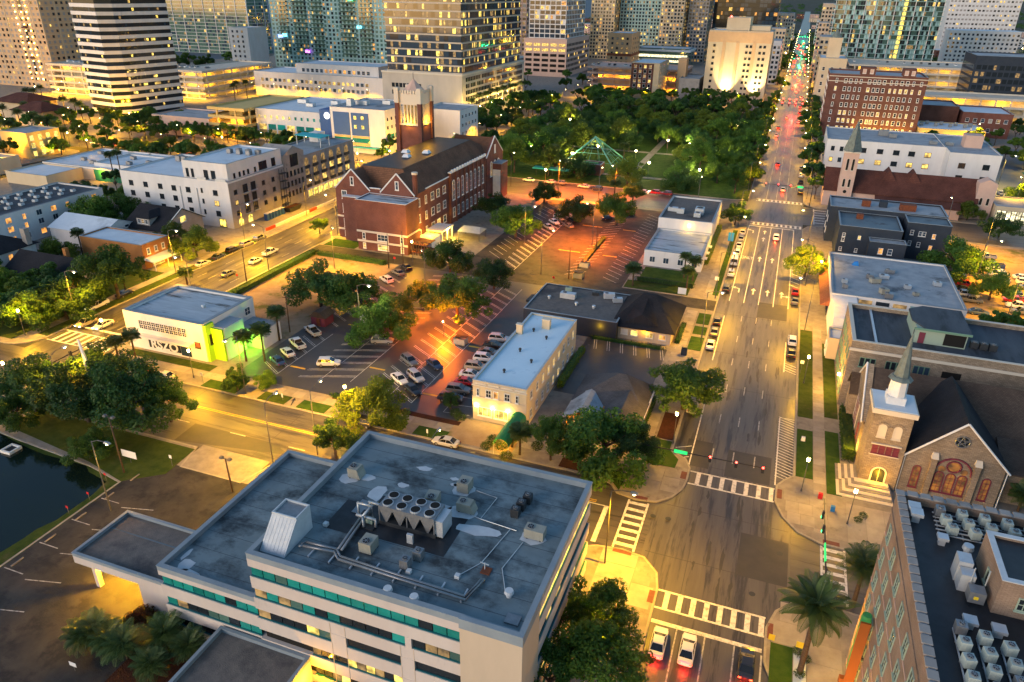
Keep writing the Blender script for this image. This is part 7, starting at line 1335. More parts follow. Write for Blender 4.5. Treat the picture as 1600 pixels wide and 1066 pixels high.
# ---- palms
def frond(seed, n=22, droop=.9, lw=.035, ll=.26, fan=False):
    rg = random.Random(seed); mb = MB()
    P_ = [(0, 0)]
    for i in range(1, n+1):
        a = .85-droop*1.9*(i/n)**1.3; P_.append((P_[-1][0]+math.cos(a)/n, P_[-1][1]+math.sin(a)/n))
    for i in range(n):
        x, z = P_[i]; x2, z2 = P_[i+1]; mb.poly([(x, -.008, z), (x2, -.008, z2), (x2, .008, z2), (x, .008, z)])
        if i < 3: continue
        L = ll*math.sin(math.pi*min(1, (i+1)/(n+1))**.8)+.05
        for s in (-1, 1): mb.poly([(x, 0, z), (x+lw, 0, z), (x+lw+L*.55, s*L*.85, z-L*.25), (x+L*.5, s*L*.9, z-L*.3)])
    return mb
def palmmesh(seed, nf, droop, mat='palm_leaf', **kw):
    rg = random.Random(seed); out = MB()
    for i in range(nf):
        fb = frond(seed*50+i, droop=droop*rg.uniform(.75, 1.2), **kw); az = 2*math.pi*i*.381966; tilt = -.55+1.35*(i/nf); ca, sa, ct, st_ = math.cos(az), math.sin(az), math.cos(tilt), math.sin(tilt); s = rg.uniform(.85, 1.1); base = len(out.v)
        for x, y, z in fb.v: x, z = (x*ct-z*st_)*s, (x*st_+z*ct)*s; out.v.append((x*ca-y*sa, x*sa+y*ca, z))
        out.f += [tuple(base+j for j in f) for f in fb.f]; out.m += fb.m
    return out.mesh('crown', [mat])
PALM_C = [palmmesh(s, 46, 1.05, n=18, lw=.016, ll=.34) for s in (1, 2)]; PALM_D = [palmmesh(s, 46, .85, n=22, lw=.012, ll=.2) for s in (3, 4)]
def ptrunk():
    mb = MB(); rs_ = [(0, 0, 0), (.01, 0, .3), (.015, .01, .65), (0, 0, 1)]; mb.tube(rs_, 1.0, 9, r2=.8); return mb.mesh('trunk', ['palm_trunk'], True)
PT_ = ptrunk()
def palm(x, y, h, r, kind=PALM_C, label=None, tr=.22):
    e = empty('palm_tree', (x, y, .15)); inst('trunk', PT_, (x, y, .1), RT.uniform(0, 6), (tr, tr, h), e); inst('crown', kind[RT.randrange(2)], (x, y, h+.1), RT.uniform(0, 6), (r, r, r), e)
    if label: tag(e, label, 'palm')
    return e
# the big date palm: fronds as separate parts
dp = empty('palm_tree', (11.4, 66.4, .15), label='tall date palm with long feathery fronds on the lower right corner', cat='palm'); inst('trunk', PT_, (11.4, 66.4, .1), 0, (.34, .34, 10.2), dp)
FR = [frond(900+k, n=44, droop=.55+.2*k, lw=.008, ll=.15).mesh('frond', ['palm_leaf']) for k in range(3)]
for i in range(46):
    o = bpy.data.objects.new('frond', FR[i % 3]); t = -.75+1.5*(i/46); s = 4.3*RT.uniform(.85, 1.08); o.location = (11.4, 66.4, 10.25); o.rotation_euler = (0, -t, i*2.39996); o.scale = (s, s, s); link(o, dp)
dp2 = palm(17.6, 79.5, 6.5, 3.6, PALM_D, 'date palm half hidden behind the pink building at the right crosswalk', .3)
for p, h, r, l in (((-115.7, 96.6), 6.5, 2.3, 'cabbage palm at the front left corner of the retro building, right of two'), ((-117.4, 94.1), 6.0, 2.2, 'cabbage palm at the front left corner of the retro building, left of two'), ((-96.5, 106.1), 5.5, 2.5, 'left palm of the green-lit pair beside the retro building'), ((-93.0, 107.5), 7.0, 2.7, 'right palm of the green-lit pair beside the retro building'), ((-96.3, 116.9), 6.6, 2.6, 'palm beside the red shed'), ((-31.4, 178.4), 4.6, 2.9, 'bushy palm left of the fenced lawn by the alley'), ((-17.8, 180.6), 5.2, 2.4, 'palm at the right front of the fenced lawn'), ((-17.2, 188.2), 5.6, 2.4, 'palm behind the first at the fenced lawn'), ((-19.8, 189.7), 6, 2.2, 'small palm against the low white building'), ((-138.2, 135.4), 3.2, 2.5, 'short palm behind the retro building by the avenue'), ((-181.3, 142.3), 6.5, 2.3, 'lone palm among the trees below the white motel'), ((-234.5, 208.2), 12, 2.4, 'tall palm in front of the green shop wall, right of two'), ((-238.7, 208.5), 11, 2.4, 'tall palm in front of the green shop wall, left of two'), ((-32.9, 95.3), 4.5, 2.5, 'lit palm beside the end of the green awning'), ((-34.9, 97.0), 2.2, 1.8, 'low lit palm clump by the awning walk'), ((-52.7, 247.3), 9.5, 2.4, 'palm rising in the upper parking lot'), ((-64.8, 317.2), 9, 3, 'palm on the park lawn right of the glass pyramid'), ((-92.4, 305.0), 8, 3, 'palm on the park lawn left of the glass pyramid'), ((41.9, 109.0), 3.0, 2.6, 'palm in front of the church side wall at the right edge')): palm(*p, h, r, PALM_C, l)
ps = [palm(-176+RT.uniform(-1, 1), 408+i*11, RT.uniform(10, 12), 3.2, PALM_D) for i in range(9)]; series(ps, 'street palm beside the big office tower, # from the left', 'palm', 'palms by the office tower')
ps = [palm(*p, RT.uniform(7, 10), 3.6, PALM_D) for p in ((-312.7, 251.2), (-324.4, 257.8), (-351.4, 254.2), (-370.3, 274.4), (-355.3, 271.3), (-382.7, 301.7), (-384.1, 313.2), (-388.8, 323.7), (-393.4, 296.7), (-394.7, 284.5), (-335.1, 258.1), (-367.4, 309.0))]; series(ps, 'date palm in the far left gardens, # from the left', 'palm', 'far left palms')
ps = [palm(*p, RT.uniform(8, 11), 3.2, PALM_D) for p in ((-434.1, 335.2), (-449.4, 352.4), (-428.5, 326.4), (-342.5, 405.0), (-345.3, 420.6), (-361.3, 430.6), (-171.7, 366.8), (-173.0, 359.8))]; series(ps, 'palm near the distant garages and clinic, # from the left', 'palm', 'distant palms')
# planting bed palms and crotons by the office
ps = [palm(*p, RT.uniform(1.2, 2.4), RT.uniform(2.3, 3.1), PALM_D, tr=.14) for p in ((-66.9, 40.3), (-66.0, 41.3), (-61.1, 40.7), (-56.7, 40.1), (-63.5, 40.8), (-58.1, 43.6), (-54.3, 43.4))]; series(ps, 'arching palm clump in the red mulch bed by the office, # from the left', 'palm', 'mulch bed palms')
def bush(x, y, r, h, mat, label, cat='shrub', seed=0, n=900, leaf=.09):
    rng = np.random.default_rng(seed+500); u = rng.normal(size=(n, 3)); u /= np.linalg.norm(u, axis=1)[:, None]; u[:, 2] = np.abs(u[:, 2]); C = u*rng.uniform(.6, 1.05, n)[:, None]; nn = u+rng.normal(size=(n, 3))*.5; nn /= np.linalg.norm(nn, axis=1)[:, None]
    o = bpy.data.objects.new('shrub', leafmesh('shrub', C, nn, leaf*rng.uniform(.7, 1.3, n), mat, rng)); o.location = (x, y, .15); o.scale = (r, r, h); link(o); return tag(o, label, cat) if label else o
bs = [bush(*p, RT.uniform(1.2, 1.9), RT.uniform(1.0, 1.9), 'croton' if i % 3 else 'leaf3', None, seed=i) for i, p in enumerate(((-65.1, 43.7), (-64.4, 45.0), (-63.7, 46.0), (-62.9, 43.0), (-64.4, 42.2), (-61.9, 44.4), (-60.8, 45.3), (-58.4, 44.7), (-61.1, 42.2), (-56.6, 44.4)))]; series(bs, 'red-leaved shrub in the mulch bed by the office, # from the left', 'shrub', 'mulch bed shrubs')
bs = [bush(*p, .7, .7, 'hedge', None, seed=i+20, n=400) for i, p in enumerate(((11.1, 69.4), (12.0, 68.6), (11.4, 66.2), (19.1, 97.7), (19.9, 99.1)))]; series(bs, 'small clipped shrub near the date palm or church corner, # from the left', 'shrub', 'corner shrubs')
bs = [bush(*p, 1.2, 1.1, 'hedge', None, seed=i+30, n=500) for i, p in enumerate(((-38.6, 97.6), (-36.6, 96.3), (-38.9, 95.4), (-34.8, 93.8), (-30.9, 98.6), (-46.7, 102.2), (-48.1, 103.2)))]; series(bs, 'shrub by the hotel terrace and awning, # from the left', 'shrub', 'hotel shrubs')
def hedge(x0, x1, y0, y1, h, label, dens=26, mat='hedge'):
    rng = np.random.default_rng(int(abs(x0*7+y0))); n = int(dens*(2*(abs(x1-x0)+abs(y1-y0))*h+abs(x1-x0)*abs(y1-y0))); C = rng.uniform(size=(n, 3)); f = rng.integers(0, 5, n); N = rng.normal(size=(n, 3))*.5
    for k, (ax, v) in enumerate(((0, 0), (0, 1), (1, 0), (1, 1), (2, 1))): C[f == k, ax] = v+rng.normal(size=(f == k).sum())*.03; N[f == k, ax] += (1 if v else -1)
    N /= np.linalg.norm(N, axis=1)[:, None]; C = C*np.array([x1-x0, y1-y0, h])+np.array([x0, y0, .15])
    e = empty('hedge', ((x0+x1)/2, (y0+y1)/2, .15), label=label, cat='hedge'); box('hedge_core', 'leaf2', x0+.12, x1-.12, y0+.12, y1-.12, .15, h+.05, e); o = bpy.data.objects.new('leaves', leafmesh('leaves', C, N, rng.uniform(.10, .2, n), mat, rng)); link(o, e); o['kind'] = 'stuff'; return e
hedge(17.4, 19.2, 114.2, 129, 1.9, 'thick clipped hedge beside the church wall'); hedge(-123, -121.4, 134, 168, 1.3, 'long clipped hedge along the avenue side of the sandy lot', 14); hedge(-120.5, -99, 167.4, 169, 1.2, 'clipped hedge along the alley side of the sandy lot', 14)
hedge(-48.6, -47.4, 188, 214, .7, 'low yellow-green hedge strip between rows in the upper lot', 14); hedge(-34, -32.8, 120, 136, 1.4, 'shrub border behind the blue-roofed hotel', 14, 'leaf3'); hedge(-33, -18, 143.2, 144.2, .7, 'low hedge at the top of the small dark lot', 14); hedge(-16.2, -14.9, 112, 121, 1.1, 'hedge along the brick house drive', 18); hedge(-15.6, -14.6, 148, 158, .9, 'low hedge at the restaurant corner', 14); hedge(-16.2, -14.8, 204, 238, 1.6, 'reddish hedge beside the tall white store', 14, 'leaf3'); hedge(-31.2, -16.6, 182.5, 182.8, 1.3, 'dark fence hedge round the small lawn', 14, 'leaf2'); hedge(-72, -60, 99.8, 100.8, .8, 'low hedge between sidewalk and dark lot', 14); hedge(-130.5, -127, 95.5, 98, .3, 'round clipped island hedge at the left intersection', 20)
# ================================================================ VEHICLES
def ringsec(y, zb, zt, hb, ht, c=.12):
    return [(-hb, y, zb+c), (-hb+c, y, zb), (hb-c, y, zb), (hb, y, zb+c), (hb*.5+ht*.5, y, zt-c), (ht-c*.6, y, zt), (-ht+c*.6, y, zt), (-hb*.5-ht*.5, y, zt-c)]
def loft(mb, secs, mi=0):
    n = len(mb.v); k = len(secs[0])
    for s in secs: mb.v += s
    for j in range(len(secs)-1):
        for i in range(k): mb.f.append((n+j*k+i, n+j*k+(i+1) % k, n+(j+1)*k+(i+1) % k, n+(j+1)*k+i)); mb.m.append(mi)
    mb.f.append(tuple(n+i for i in range(k))); mb.m.append(mi); mb.f.append(tuple(n+(len(secs)-1)*k+i for i in reversed(range(k)))); mb.m.append(mi)
KIND = dict(
 sedan=dict(L=4.7, secs=[(-2.35, .38, .82, .74, .70), (-2.2, .28, .96, .86, .80), (-1.2, .24, .98, .90, .84), (.9, .24, .94, .90, .84), (1.9, .26, .82, .88, .80), (2.3, .34, .66, .76, .70)], cab=(-1.8, 1.15, -1.0, .25, .80, .62, .93, 1.43)),
 suv=dict(L=4.7, secs=[(-2.35, .42, 1.0, .80, .78), (-2.25, .34, 1.14, .90, .86), (-1.2, .30, 1.14, .93, .88), (.9, .30, 1.08, .93, .88), (1.95, .32, .98, .90, .84), (2.35, .42, .80, .80, .76)], cab=(-2.15, 1.2, -1.85, .35, .84, .68, 1.10, 1.70)),
 pickup=dict(L=5.6, secs=[(-2.8, .48, 1.05, .88, .86), (-2.75, .42, 1.12, .94, .92), (-.7, .38, 1.12, .95, .92), (1.2, .38, 1.08, .95, .90), (2.4, .40, 1.02, .94, .88), (2.8, .50, .86, .84, .80)], cab=(-.75, 1.35, -.55, .75, .86, .72, 1.08, 1.80)),
 van=dict(L=5.4, secs=[(-2.7, .40, 1.2, .92, .92), (-2.65, .34, 1.25, .96, .95), (-1, .32, 1.25, .97, .95), (1.2, .32, 1.2, .97, .94), (2.3, .34, 1.05, .94, .88), (2.7, .46, .85, .84, .80)], cab=(-2.68, 1.9, -2.6, 1.0, .93, .82, 1.2, 2.15)))
CM = {}
for k_, d_ in KIND.items():
    mb = MB(); loft(mb, [ringsec(*s) for s in d_['secs']]); y0, y1, t0, t1, hb, ht, zb, zt = d_['cab']
    mb.hull([(-ht-.02, t0-.04, zt-.02), (ht+.02, t0-.04, zt-.02), (ht+.02, t1+.04, zt-.02), (-ht-.02, t1+.04, zt-.02)], [(-ht+.06, t0+.06, zt+.05), (ht-.06, t0+.06, zt+.05), (ht-.06, t1-.1, zt+.05), (-ht+.06, t1-.1, zt+.05)])
    for s in (-1, 1):
        for a, b in (((s*hb, y0, zb), (s*ht, t0, zt)), ((s*hb, y1, zb), (s*ht, t1, zt)), ((s*hb, (y0+y1)/2, zb), (s*ht, (t0+t1)/2, zt))): mb.tube((a, b), .045, 4)
    if k_ == 'pickup':
        mb.box(-.9, -.8, -2.7, -.8, 1.1, 1.3); mb.box(.8, .9, -2.7, -.8, 1.1, 1.3); mb.box(-.9, .9, -2.78, -2.7, 1.1, 1.3)
    if k_ == 'van': mb.box(-.9, .9, -2.6, -.3, 1.25, 2.16)
    body = mb.mesh('body', ['car_white']); mb = MB(); mb.hull([(-hb, y0, zb), (hb, y0, zb), (hb, y1, zb), (-hb, y1, zb)], [(-ht, t0, zt), (ht, t0, zt), (ht, t1, zt), (-ht, t1, zt)]); glass = mb.mesh('window_glass', ['car_glass']); bed = None
    if k_ == 'pickup': bed = MB().box(-.78, .78, -2.68, -.82, 1.11, 1.14).mesh('cargo_bed', ['rubber'])
    CM[k_] = (body, glass, bed, d_['secs'][0][0], d_['secs'][-1][0], d_['secs'][1][3], d_['secs'][0][2], d_['secs'][-1][2])
_w = MB(); _w.hull([(-.11, .33*math.cos(t), .33+.33*math.sin(t)) for t in (2*math.pi*i/14 for i in range(14))], [(.11, .33*math.cos(t), .33+.33*math.sin(t)) for t in (2*math.pi*i/14 for i in range(14))]); _w.box(-.12, .12, -.17, .17, .16, .5, 1); WHEEL = _w.mesh('wheel', ['rubber', 'rim'])
LMP = {m: MB().box(-.16, .16, -.03, .03, -.07, .07).mesh('light', [m]) for m in ('tail_off', 'tail_on', 'head_off', 'head_on')}
def car(x, y, ang, kind='sedan', color='white', detail=True, z=.0, brake=False, head=False, name='parked_car', s=1.0):
    e = empty(name, (x, y, z), ang); b, g_, bed, yb, yf, hw, zbk, zfr = CM[kind]
    def part(n, me, loc=(0, 0, 0)):
        o = bpy.data.objects.new(n, me); col.objects.link(o); o.parent = e; o.location = loc; return o
    o = part('body', b); o.material_slots[0].link = 'OBJECT'; o.material_slots[0].material = MATS['car_'+color]; part('window_glass', g_)
    if bed: part('cargo_bed', bed)
    if detail:
        for sx in (-1, 1):
            for yy in (yb*.60, yf*.62): part('wheel', WHEEL, (sx*(hw-.08), yy, 0))
            part('taillight', LMP['tail_on' if brake else 'tail_off'], (sx*(hw-.24), yb-.01, zbk-.10)); part('headlight', LMP['head_on' if head else 'head_off'], (sx*(hw-.26), yf+.01, zfr-.10))
    if brake:
        l = bpy.data.lights.new('brake_light', 'POINT'); l.energy = 60*LAMP; l.color = (1, .03, .01); l.shadow_soft_size = .15; o = bpy.data.objects.new('brake_light', l); col.objects.link(o); o.parent = e; o.location = (0, yb-.5, .6)
    e.scale = (s, s, s); return e
CN = dict(white='white', silver='silver', grey='dark grey', black='black', red='red', blue='blue', beige='beige', darkred='dark red', navy='dark blue'); KN = dict(sedan='sedan', suv='SUV', pickup='pickup truck', van='van')
def row(cars, ang, where, group, z=.17, key=None, **kw):
    out = []
    for (p, k, c) in cars: o = car(p[0], p[1], ang+RT.uniform(-.03, .03), k, c, z=z, **kw); o['k'] = KN[k]; o['c'] = CN[c]; out.append(o)
    key = key or (lambda o: -o.location.y)
    for i, o in enumerate(sorted(out, key=lambda o: o.location.y)):
        n = sum(1 for q in out if q['k'] == o['k'] and q['c'] == o['c']); tag(o, ('%s %s %s' if n == 1 else '%s %s, %%s from the near end, %s')[:99] % ((o['c'], o['k'], where) if n == 1 else (o['c'], o['k'], where)) if n == 1 else '%s %s %s, %s from the near end' % (o['c'], o['k'], where, ordw(i+1)), 'car', group)
    for o in out: del o['k']; del o['c']
    return out
X = lambda x, y: (x, y)
row([(X(-8.05, 121.6), 'pickup', 'silver'), (X(-8.0, 128.6), 'suv', 'grey'), (X(-8.1, 149.6), 'sedan', 'white'), (X(-8.05, 156.8), 'sedan', 'grey'), (X(-8.1, 162.8), 'sedan', 'black'), (X(-8.1, 185), 'suv', 'black'), (X(-8.05, 197.5), 'suv', 'white'), (X(-8.1, 207.5), 'van', 'white'), (X(-8.05, 216), 'suv', 'white'), (X(-8.1, 223.5), 'sedan', 'white'), (X(-8.05, 230.6), 'sedan', 'silver'), (X(-8.1, 237.4), 'sedan', 'white')], 0, 'at the left kerb of the right street', 'cars parked at the left kerb', z=0)
row([(X(8.6, 151.8), 'sedan', 'black'), (X(8.6, 158.2), 'suv', 'white'), (X(8.7, 183), 'sedan', 'grey'), (X(8.7, 189.6), 'sedan', 'red'), (X(8.6, 300), 'suv', 'black'), (X(8.6, 308), 'sedan', 'silver'), (X(8.6, 318), 'sedan', 'black'), (X(8.6, 330), 'suv', 'white'), (X(8.6, 345), 'sedan', 'grey')], 0, 'at the right kerb of the right street', 'cars parked at the right kerb', z=0)
for x, y, k, c, l in ((-4.4, 64.6, 'sedan', 'white', 'white sedan with brake lights half under the tree, leftmost waiting car'), (-1.05, 64.8, 'sedan', 'white', 'white sedan with brake lights waiting in the second lane'), (5.6, 65.2, 'sedan', 'black', 'black sedan with glowing red brake lights waiting at the crosswalk'), (2.2, 236, 'suv', 'white', 'white car braking before the far crosswalk beside the kerb tree'), (2.2, 302, 'sedan', 'silver', 'silver car braking beyond the far crosswalk'), (-1.5, 350, 'sedan', 'red', 'car with red tail lights alone on the far street')): tag(car(x, y, 0, k, c, brake=True, name='waiting_car'), l, 'car')
mv = []
for i in range(34):
    y = 420+i*26+RT.uniform(-8, 8); x = RT.choice((-5, -1.5, 2, 5.5)); mv.append(car(x, y, 0, RT.choice(('sedan', 'suv')), RT.choice(('black', 'grey', 'silver', 'white')), brake=i < 10, name='distant_car'))
    if i >= 10:
        for ch in mv[-1].children:
            if ch.name.startswith('taillight'): ch.data = LMP['tail_on']; ch.scale = (4, 4, 4)
series(mv, 'distant car with red tail lights on the far street, # from the camera', 'car', 'distant traffic', key=lambda o: o.location.y)
# left avenue
A_ = 0
row([((-145.0, 149+i*6.1), ('sedan', 'sedan', 'suv', 'suv', 'suv')[i], ('silver', 'navy', 'black', 'beige', 'grey')[i]) for i in range(5)], A_, 'parked along the far kerb of the left avenue', 'cars parked on the left avenue', z=0)
for p, k, c, a, l in (((-133.3, 156.4), 'sedan', 'white', 0, 'white sedan on the near side of the left avenue'), ((-133.9, 163.8), 'pickup', 'white', 0, 'white pickup ahead of the white sedan on the left avenue'), ((-133.5, 145.4), 'sedan', 'grey', 0, 'dark grey sedan alone beside the hedge end on the avenue'), ((-147.3, 124.2), 'sedan', 'black', 0, 'black car parked under the tall tree on the left avenue'), ((-147.3, 116.0), 'pickup', 'white', 3.14, 'white pickup near the left avenue crosswalk'), ((-141.5, 107.6), 'suv', 'beige', 3.14, 'beige SUV stopped at the left crosswalk'), ((-137.2, 108.3), 'sedan', 'white', 3.14, 'white sedan stopped beside the beige SUV')): tag(car(*p, a+RT.uniform(-.02, .02), k, c, head=a > 1), l, 'car')
for p, k, c, a, l in (((-113.4, 95.1), 'sedan', 'darkred', 1.57, 'dark red car parked below the palms by the retro building'), ((-106.8, 94.6), 'sedan', 'silver', 1.57, 'silver sedan parked in front of the retro building'), ((-62.1, 94.0), 'suv', 'black', 1.57, 'black SUV parked under the round tree on the cross street'), ((-45.7, 93.8), 'sedan', 'silver', 1.57, 'silver sedan parked behind the back parapet of the office')): tag(car(*p, a, k, c), l, 'car')
# lot 1
DA = math.atan2(-5.3, -3.3)
row([((-90.2, 108.0), 'sedan', 'blue'), ((-90.6, 111.9), 'sedan', 'white'), ((-91.1, 116.0), 'pickup', 'white'), ((-91.7, 122.6), 'pickup', 'silver'), ((-92.2, 156.8), 'suv', 'white'), ((-91.9, 162.6), 'sedan', 'grey'), ((-92.1, 167.3), 'sedan', 'black'), ((-91.3, 143.6), 'sedan', 'black')], math.atan2(5.3, 3.3), 'in the left row of the dark lot', 'cars in the left row of the dark lot')
row([((-79.9, 110.9), 'suv', 'white'), ((-75.0, 124.1), 'suv', 'silver'), ((-81.7, 131.5), 'van', 'white'), ((-77.6, 134.7), 'van', 'silver'), ((-81.0, 139.2), 'sedan', 'grey')], math.atan2(5.6, -2.0)-math.pi, 'in the middle rows of the dark lot', 'cars in the middle rows of the dark lot')
row([((-65.1, 117.8), 'suv', 'grey'), ((-59.7, 118.4), 'sedan', 'navy'), ((-60.8, 112.2), 'suv', 'silver'), ((-59.0, 107.4), 'sedan', 'black'), ((-63.4, 110.3), 'sedan', 'white'), ((-77.5, 164.9), 'sedan', 'black')], math.atan2(-5.0, -3.3), 'in the right rows of the dark lot', 'cars in the right rows of the dark lot')
row([((-51.0, 107.2), 'suv', 'navy'), ((-50.9, 110.6), 'suv', 'grey'), ((-50.7, 114.0), 'sedan', 'red'), ((-51.1, 117.2), 'sedan', 'white'), ((-51.4, 120.5), 'suv', 'beige'), ((-51.2, 124.6), 'suv', 'white'), ((-51.5, 127.6), 'sedan', 'grey'), ((-51.7, 131.2), 'sedan', 'black'), ((-51.8, 134.5), 'suv', 'silver')], -1.45, 'in the row against the blue-roofed hotel', 'cars against the blue-roofed hotel')
# lot 2 and street beyond
row([((-67.2, 218.2), 'sedan', 'silver'), ((-67.2, 224.4), 'sedan', 'white'), ((-67.2, 229.3), 'suv', 'white'), ((-68.3, 234.6), 'suv', 'darkred')], math.atan2(-4.9, -4.6), 'in the cluster left of centre in the upper lot', 'cars in the upper lot cluster')
row([((-61.7, 222.1), 'sedan', 'grey'), ((-62.3, 228.1), 'suv', 'black')], math.atan2(4.9, 4.6), 'facing the cluster in the upper lot', 'cars in the upper lot cluster')
row([((-51.8, 235.8), 'sedan', 'navy'), ((-46.3, 243.1), 'sedan', 'darkred')], math.atan2(-4.9, 4.2), 'by the trees in the upper lot', 'cars by the upper lot trees')
row([((-47.8, 275.4), 'sedan', 'white'), ((-43.6, 276.2), 'suv', 'red'), ((-39.0, 276.2), 'suv', 'darkred'), ((-65.3, 273.1), 'suv', 'black'), ((-71.0, 275.0), 'sedan', 'silver'), ((-81.0, 276.3), 'suv', 'grey'), ((-85.2, 276.7), 'sedan', 'white'), ((-94.2, 276.3), 'sedan', 'white')], 1.57, 'parked along the street before the park', 'cars before the park', key=lambda o: o.location.x)
# amber lot at right
rgc = random.Random(4); A4 = []
for i, y in enumerate(range(176, 250, 4)):
    for j, x in enumerate((50.5, 61, 66.5, 77, 82.5)):
        if rgc.random() < (.72 if y < 215 else .45) and not (j == 0 and y < 190): A4.append((x+rgc.uniform(-.3, .3), y, j))
for j in range(5):
    os_ = [car(x, y, 1.57 if j % 2 else -1.57, rgc.choice(('sedan', 'suv', 'sedan', 'pickup')), rgc.choice(('white', 'silver', 'black', 'red', 'grey', 'white', 'blue')), z=.17) for x, y, jj in A4 if jj == j]
    series(os_, 'car in column %s of the amber lot, # from the near end' % ('one', 'two', 'three', 'four', 'five')[j], 'car', 'cars in the amber lot', key=lambda o: o.location.y)
os_ = [car(82+i*5.2, 330, 0, rgc.choice(('sedan', 'suv')), rgc.choice(('white', 'silver', 'grey')), z=.17, detail=False) for i in range(5)]; series(os_, 'car in the yellow-lit car park beside the white block, # from the left', 'car', 'cars by the white block')
for rw, (x0, x1, y, z, m) in enumerate(((-150, -82, 590, 17.2, 16), (40, 145, 660, 22.2, 18), (-480, -436, 400, 19.7, 8), (-396, -370, 420, 18.2, 6))):
    os_ = [car(x0+(x1-x0)*i/m, y, 0, rgc.choice(('sedan', 'suv')), rgc.choice(('white', 'silver', 'black', 'grey')), z=z-.2, detail=False, name='roof_deck_car') for i in range(m) if rgc.random() < .75]; series(os_, 'car on the roof deck of %s, # from the left' % ('the brown garage', 'the long grey garage', 'the far left garage', 'the cream garage')[rw], 'car', 'cars on garage roofs')
os_ = [car(-200-i*14+RT.uniform(-3, 3), RT.choice((264, 272)), 1.57, 'sedan', RT.choice(('white', 'silver', 'black', 'red')), z=0, detail=True, head=i % 2 == 0, name='street_car') for i in range(9)]; series(os_, 'car on the lit street behind the white roofs, # from the left', 'car', 'cars on the lit street')

# ================================================================ STREET FURNITURE
_lm = {}
def _lampmesh():
    mb = MB(); mb.cyl(0, 0, 0, .5, .16, .10, 8); mb.cyl(0, 0, .5, 5.5, .07, .05, 8); _lm['pole'] = mb.mesh('pole', ['pole_grey'], True)
    mb = MB(); mb.cyl(0, 0, 5.5, 5.65, .12, .2, 10); mb.cyl(0, 0, 6.15, 6.3, .2, .04, 10); _lm['collar'] = mb.mesh('collar', ['pole_dark'], True)
    mb = MB(); mb.cyl(0, 0, 5.65, 6.15, .2, .22, 10); _lm['globe'] = mb.mesh('globe', ['globe'], True)
    mb = MB(); mb.cyl(0, 0, 0, 9, .08, .05, 8); mb.tube(((0, 0, 8.9), (.9, 0, 9.3), (2.0, 0, 9.35)), .045, 6); _lm['cpole'] = mb.mesh('pole', ['pole_grey'], True)
    mb = MB(); mb.hull([(1.8, -.14, 9.22), (2.6, -.16, 9.22), (2.6, .16, 9.22), (1.8, .14, 9.22)], [(1.9, -.08, 9.42), (2.5, -.1, 9.42), (2.5, .1, 9.42), (1.9, .08, 9.42)]); _lm['chead'] = mb.mesh('lamp_head', ['metal_grey'])
    mb = MB(); mb.cyl(2.2, 0, 9.12, 9.22, .14, .16, 10); _lm['clens'] = mb.mesh('lens', ['globe'])
_lampmesh()
def lamp(x, y, kind='post', rz=0.0, power=1500, color=(1, .47, .006), z=.15, light=True, s=1.0):
    e = empty('street_lamp', (x, y, z), rz)
    for n, k in ((('pole', 'pole'), ('collar', 'collar'), ('globe', 'globe')) if kind == 'post' else (('pole', 'cpole'), ('lamp_head', 'chead'), ('lens', 'clens'))):
        o = bpy.data.objects.new(n, _lm[k]); col.objects.link(o); o.parent = e
    if light:
        l = bpy.data.lights.new('lamp_light', 'POINT' if kind == 'post' else 'SPOT'); l.energy = power*LAMP; l.color = color; l.shadow_soft_size = .22
        if kind != 'post': l.spot_size = rad(150); l.spot_blend = .7
        o = bpy.data.objects.new('lamp_light', l); col.objects.link(o); o.parent = e; o.location = (.0, 0, 6.55) if kind == 'post' else (2.2, 0, 8.9)
    e.scale = (s, s, s); return e
YL = (1, .47, .006); OR = (1, .17, .0); WH = (1, .72, .25)
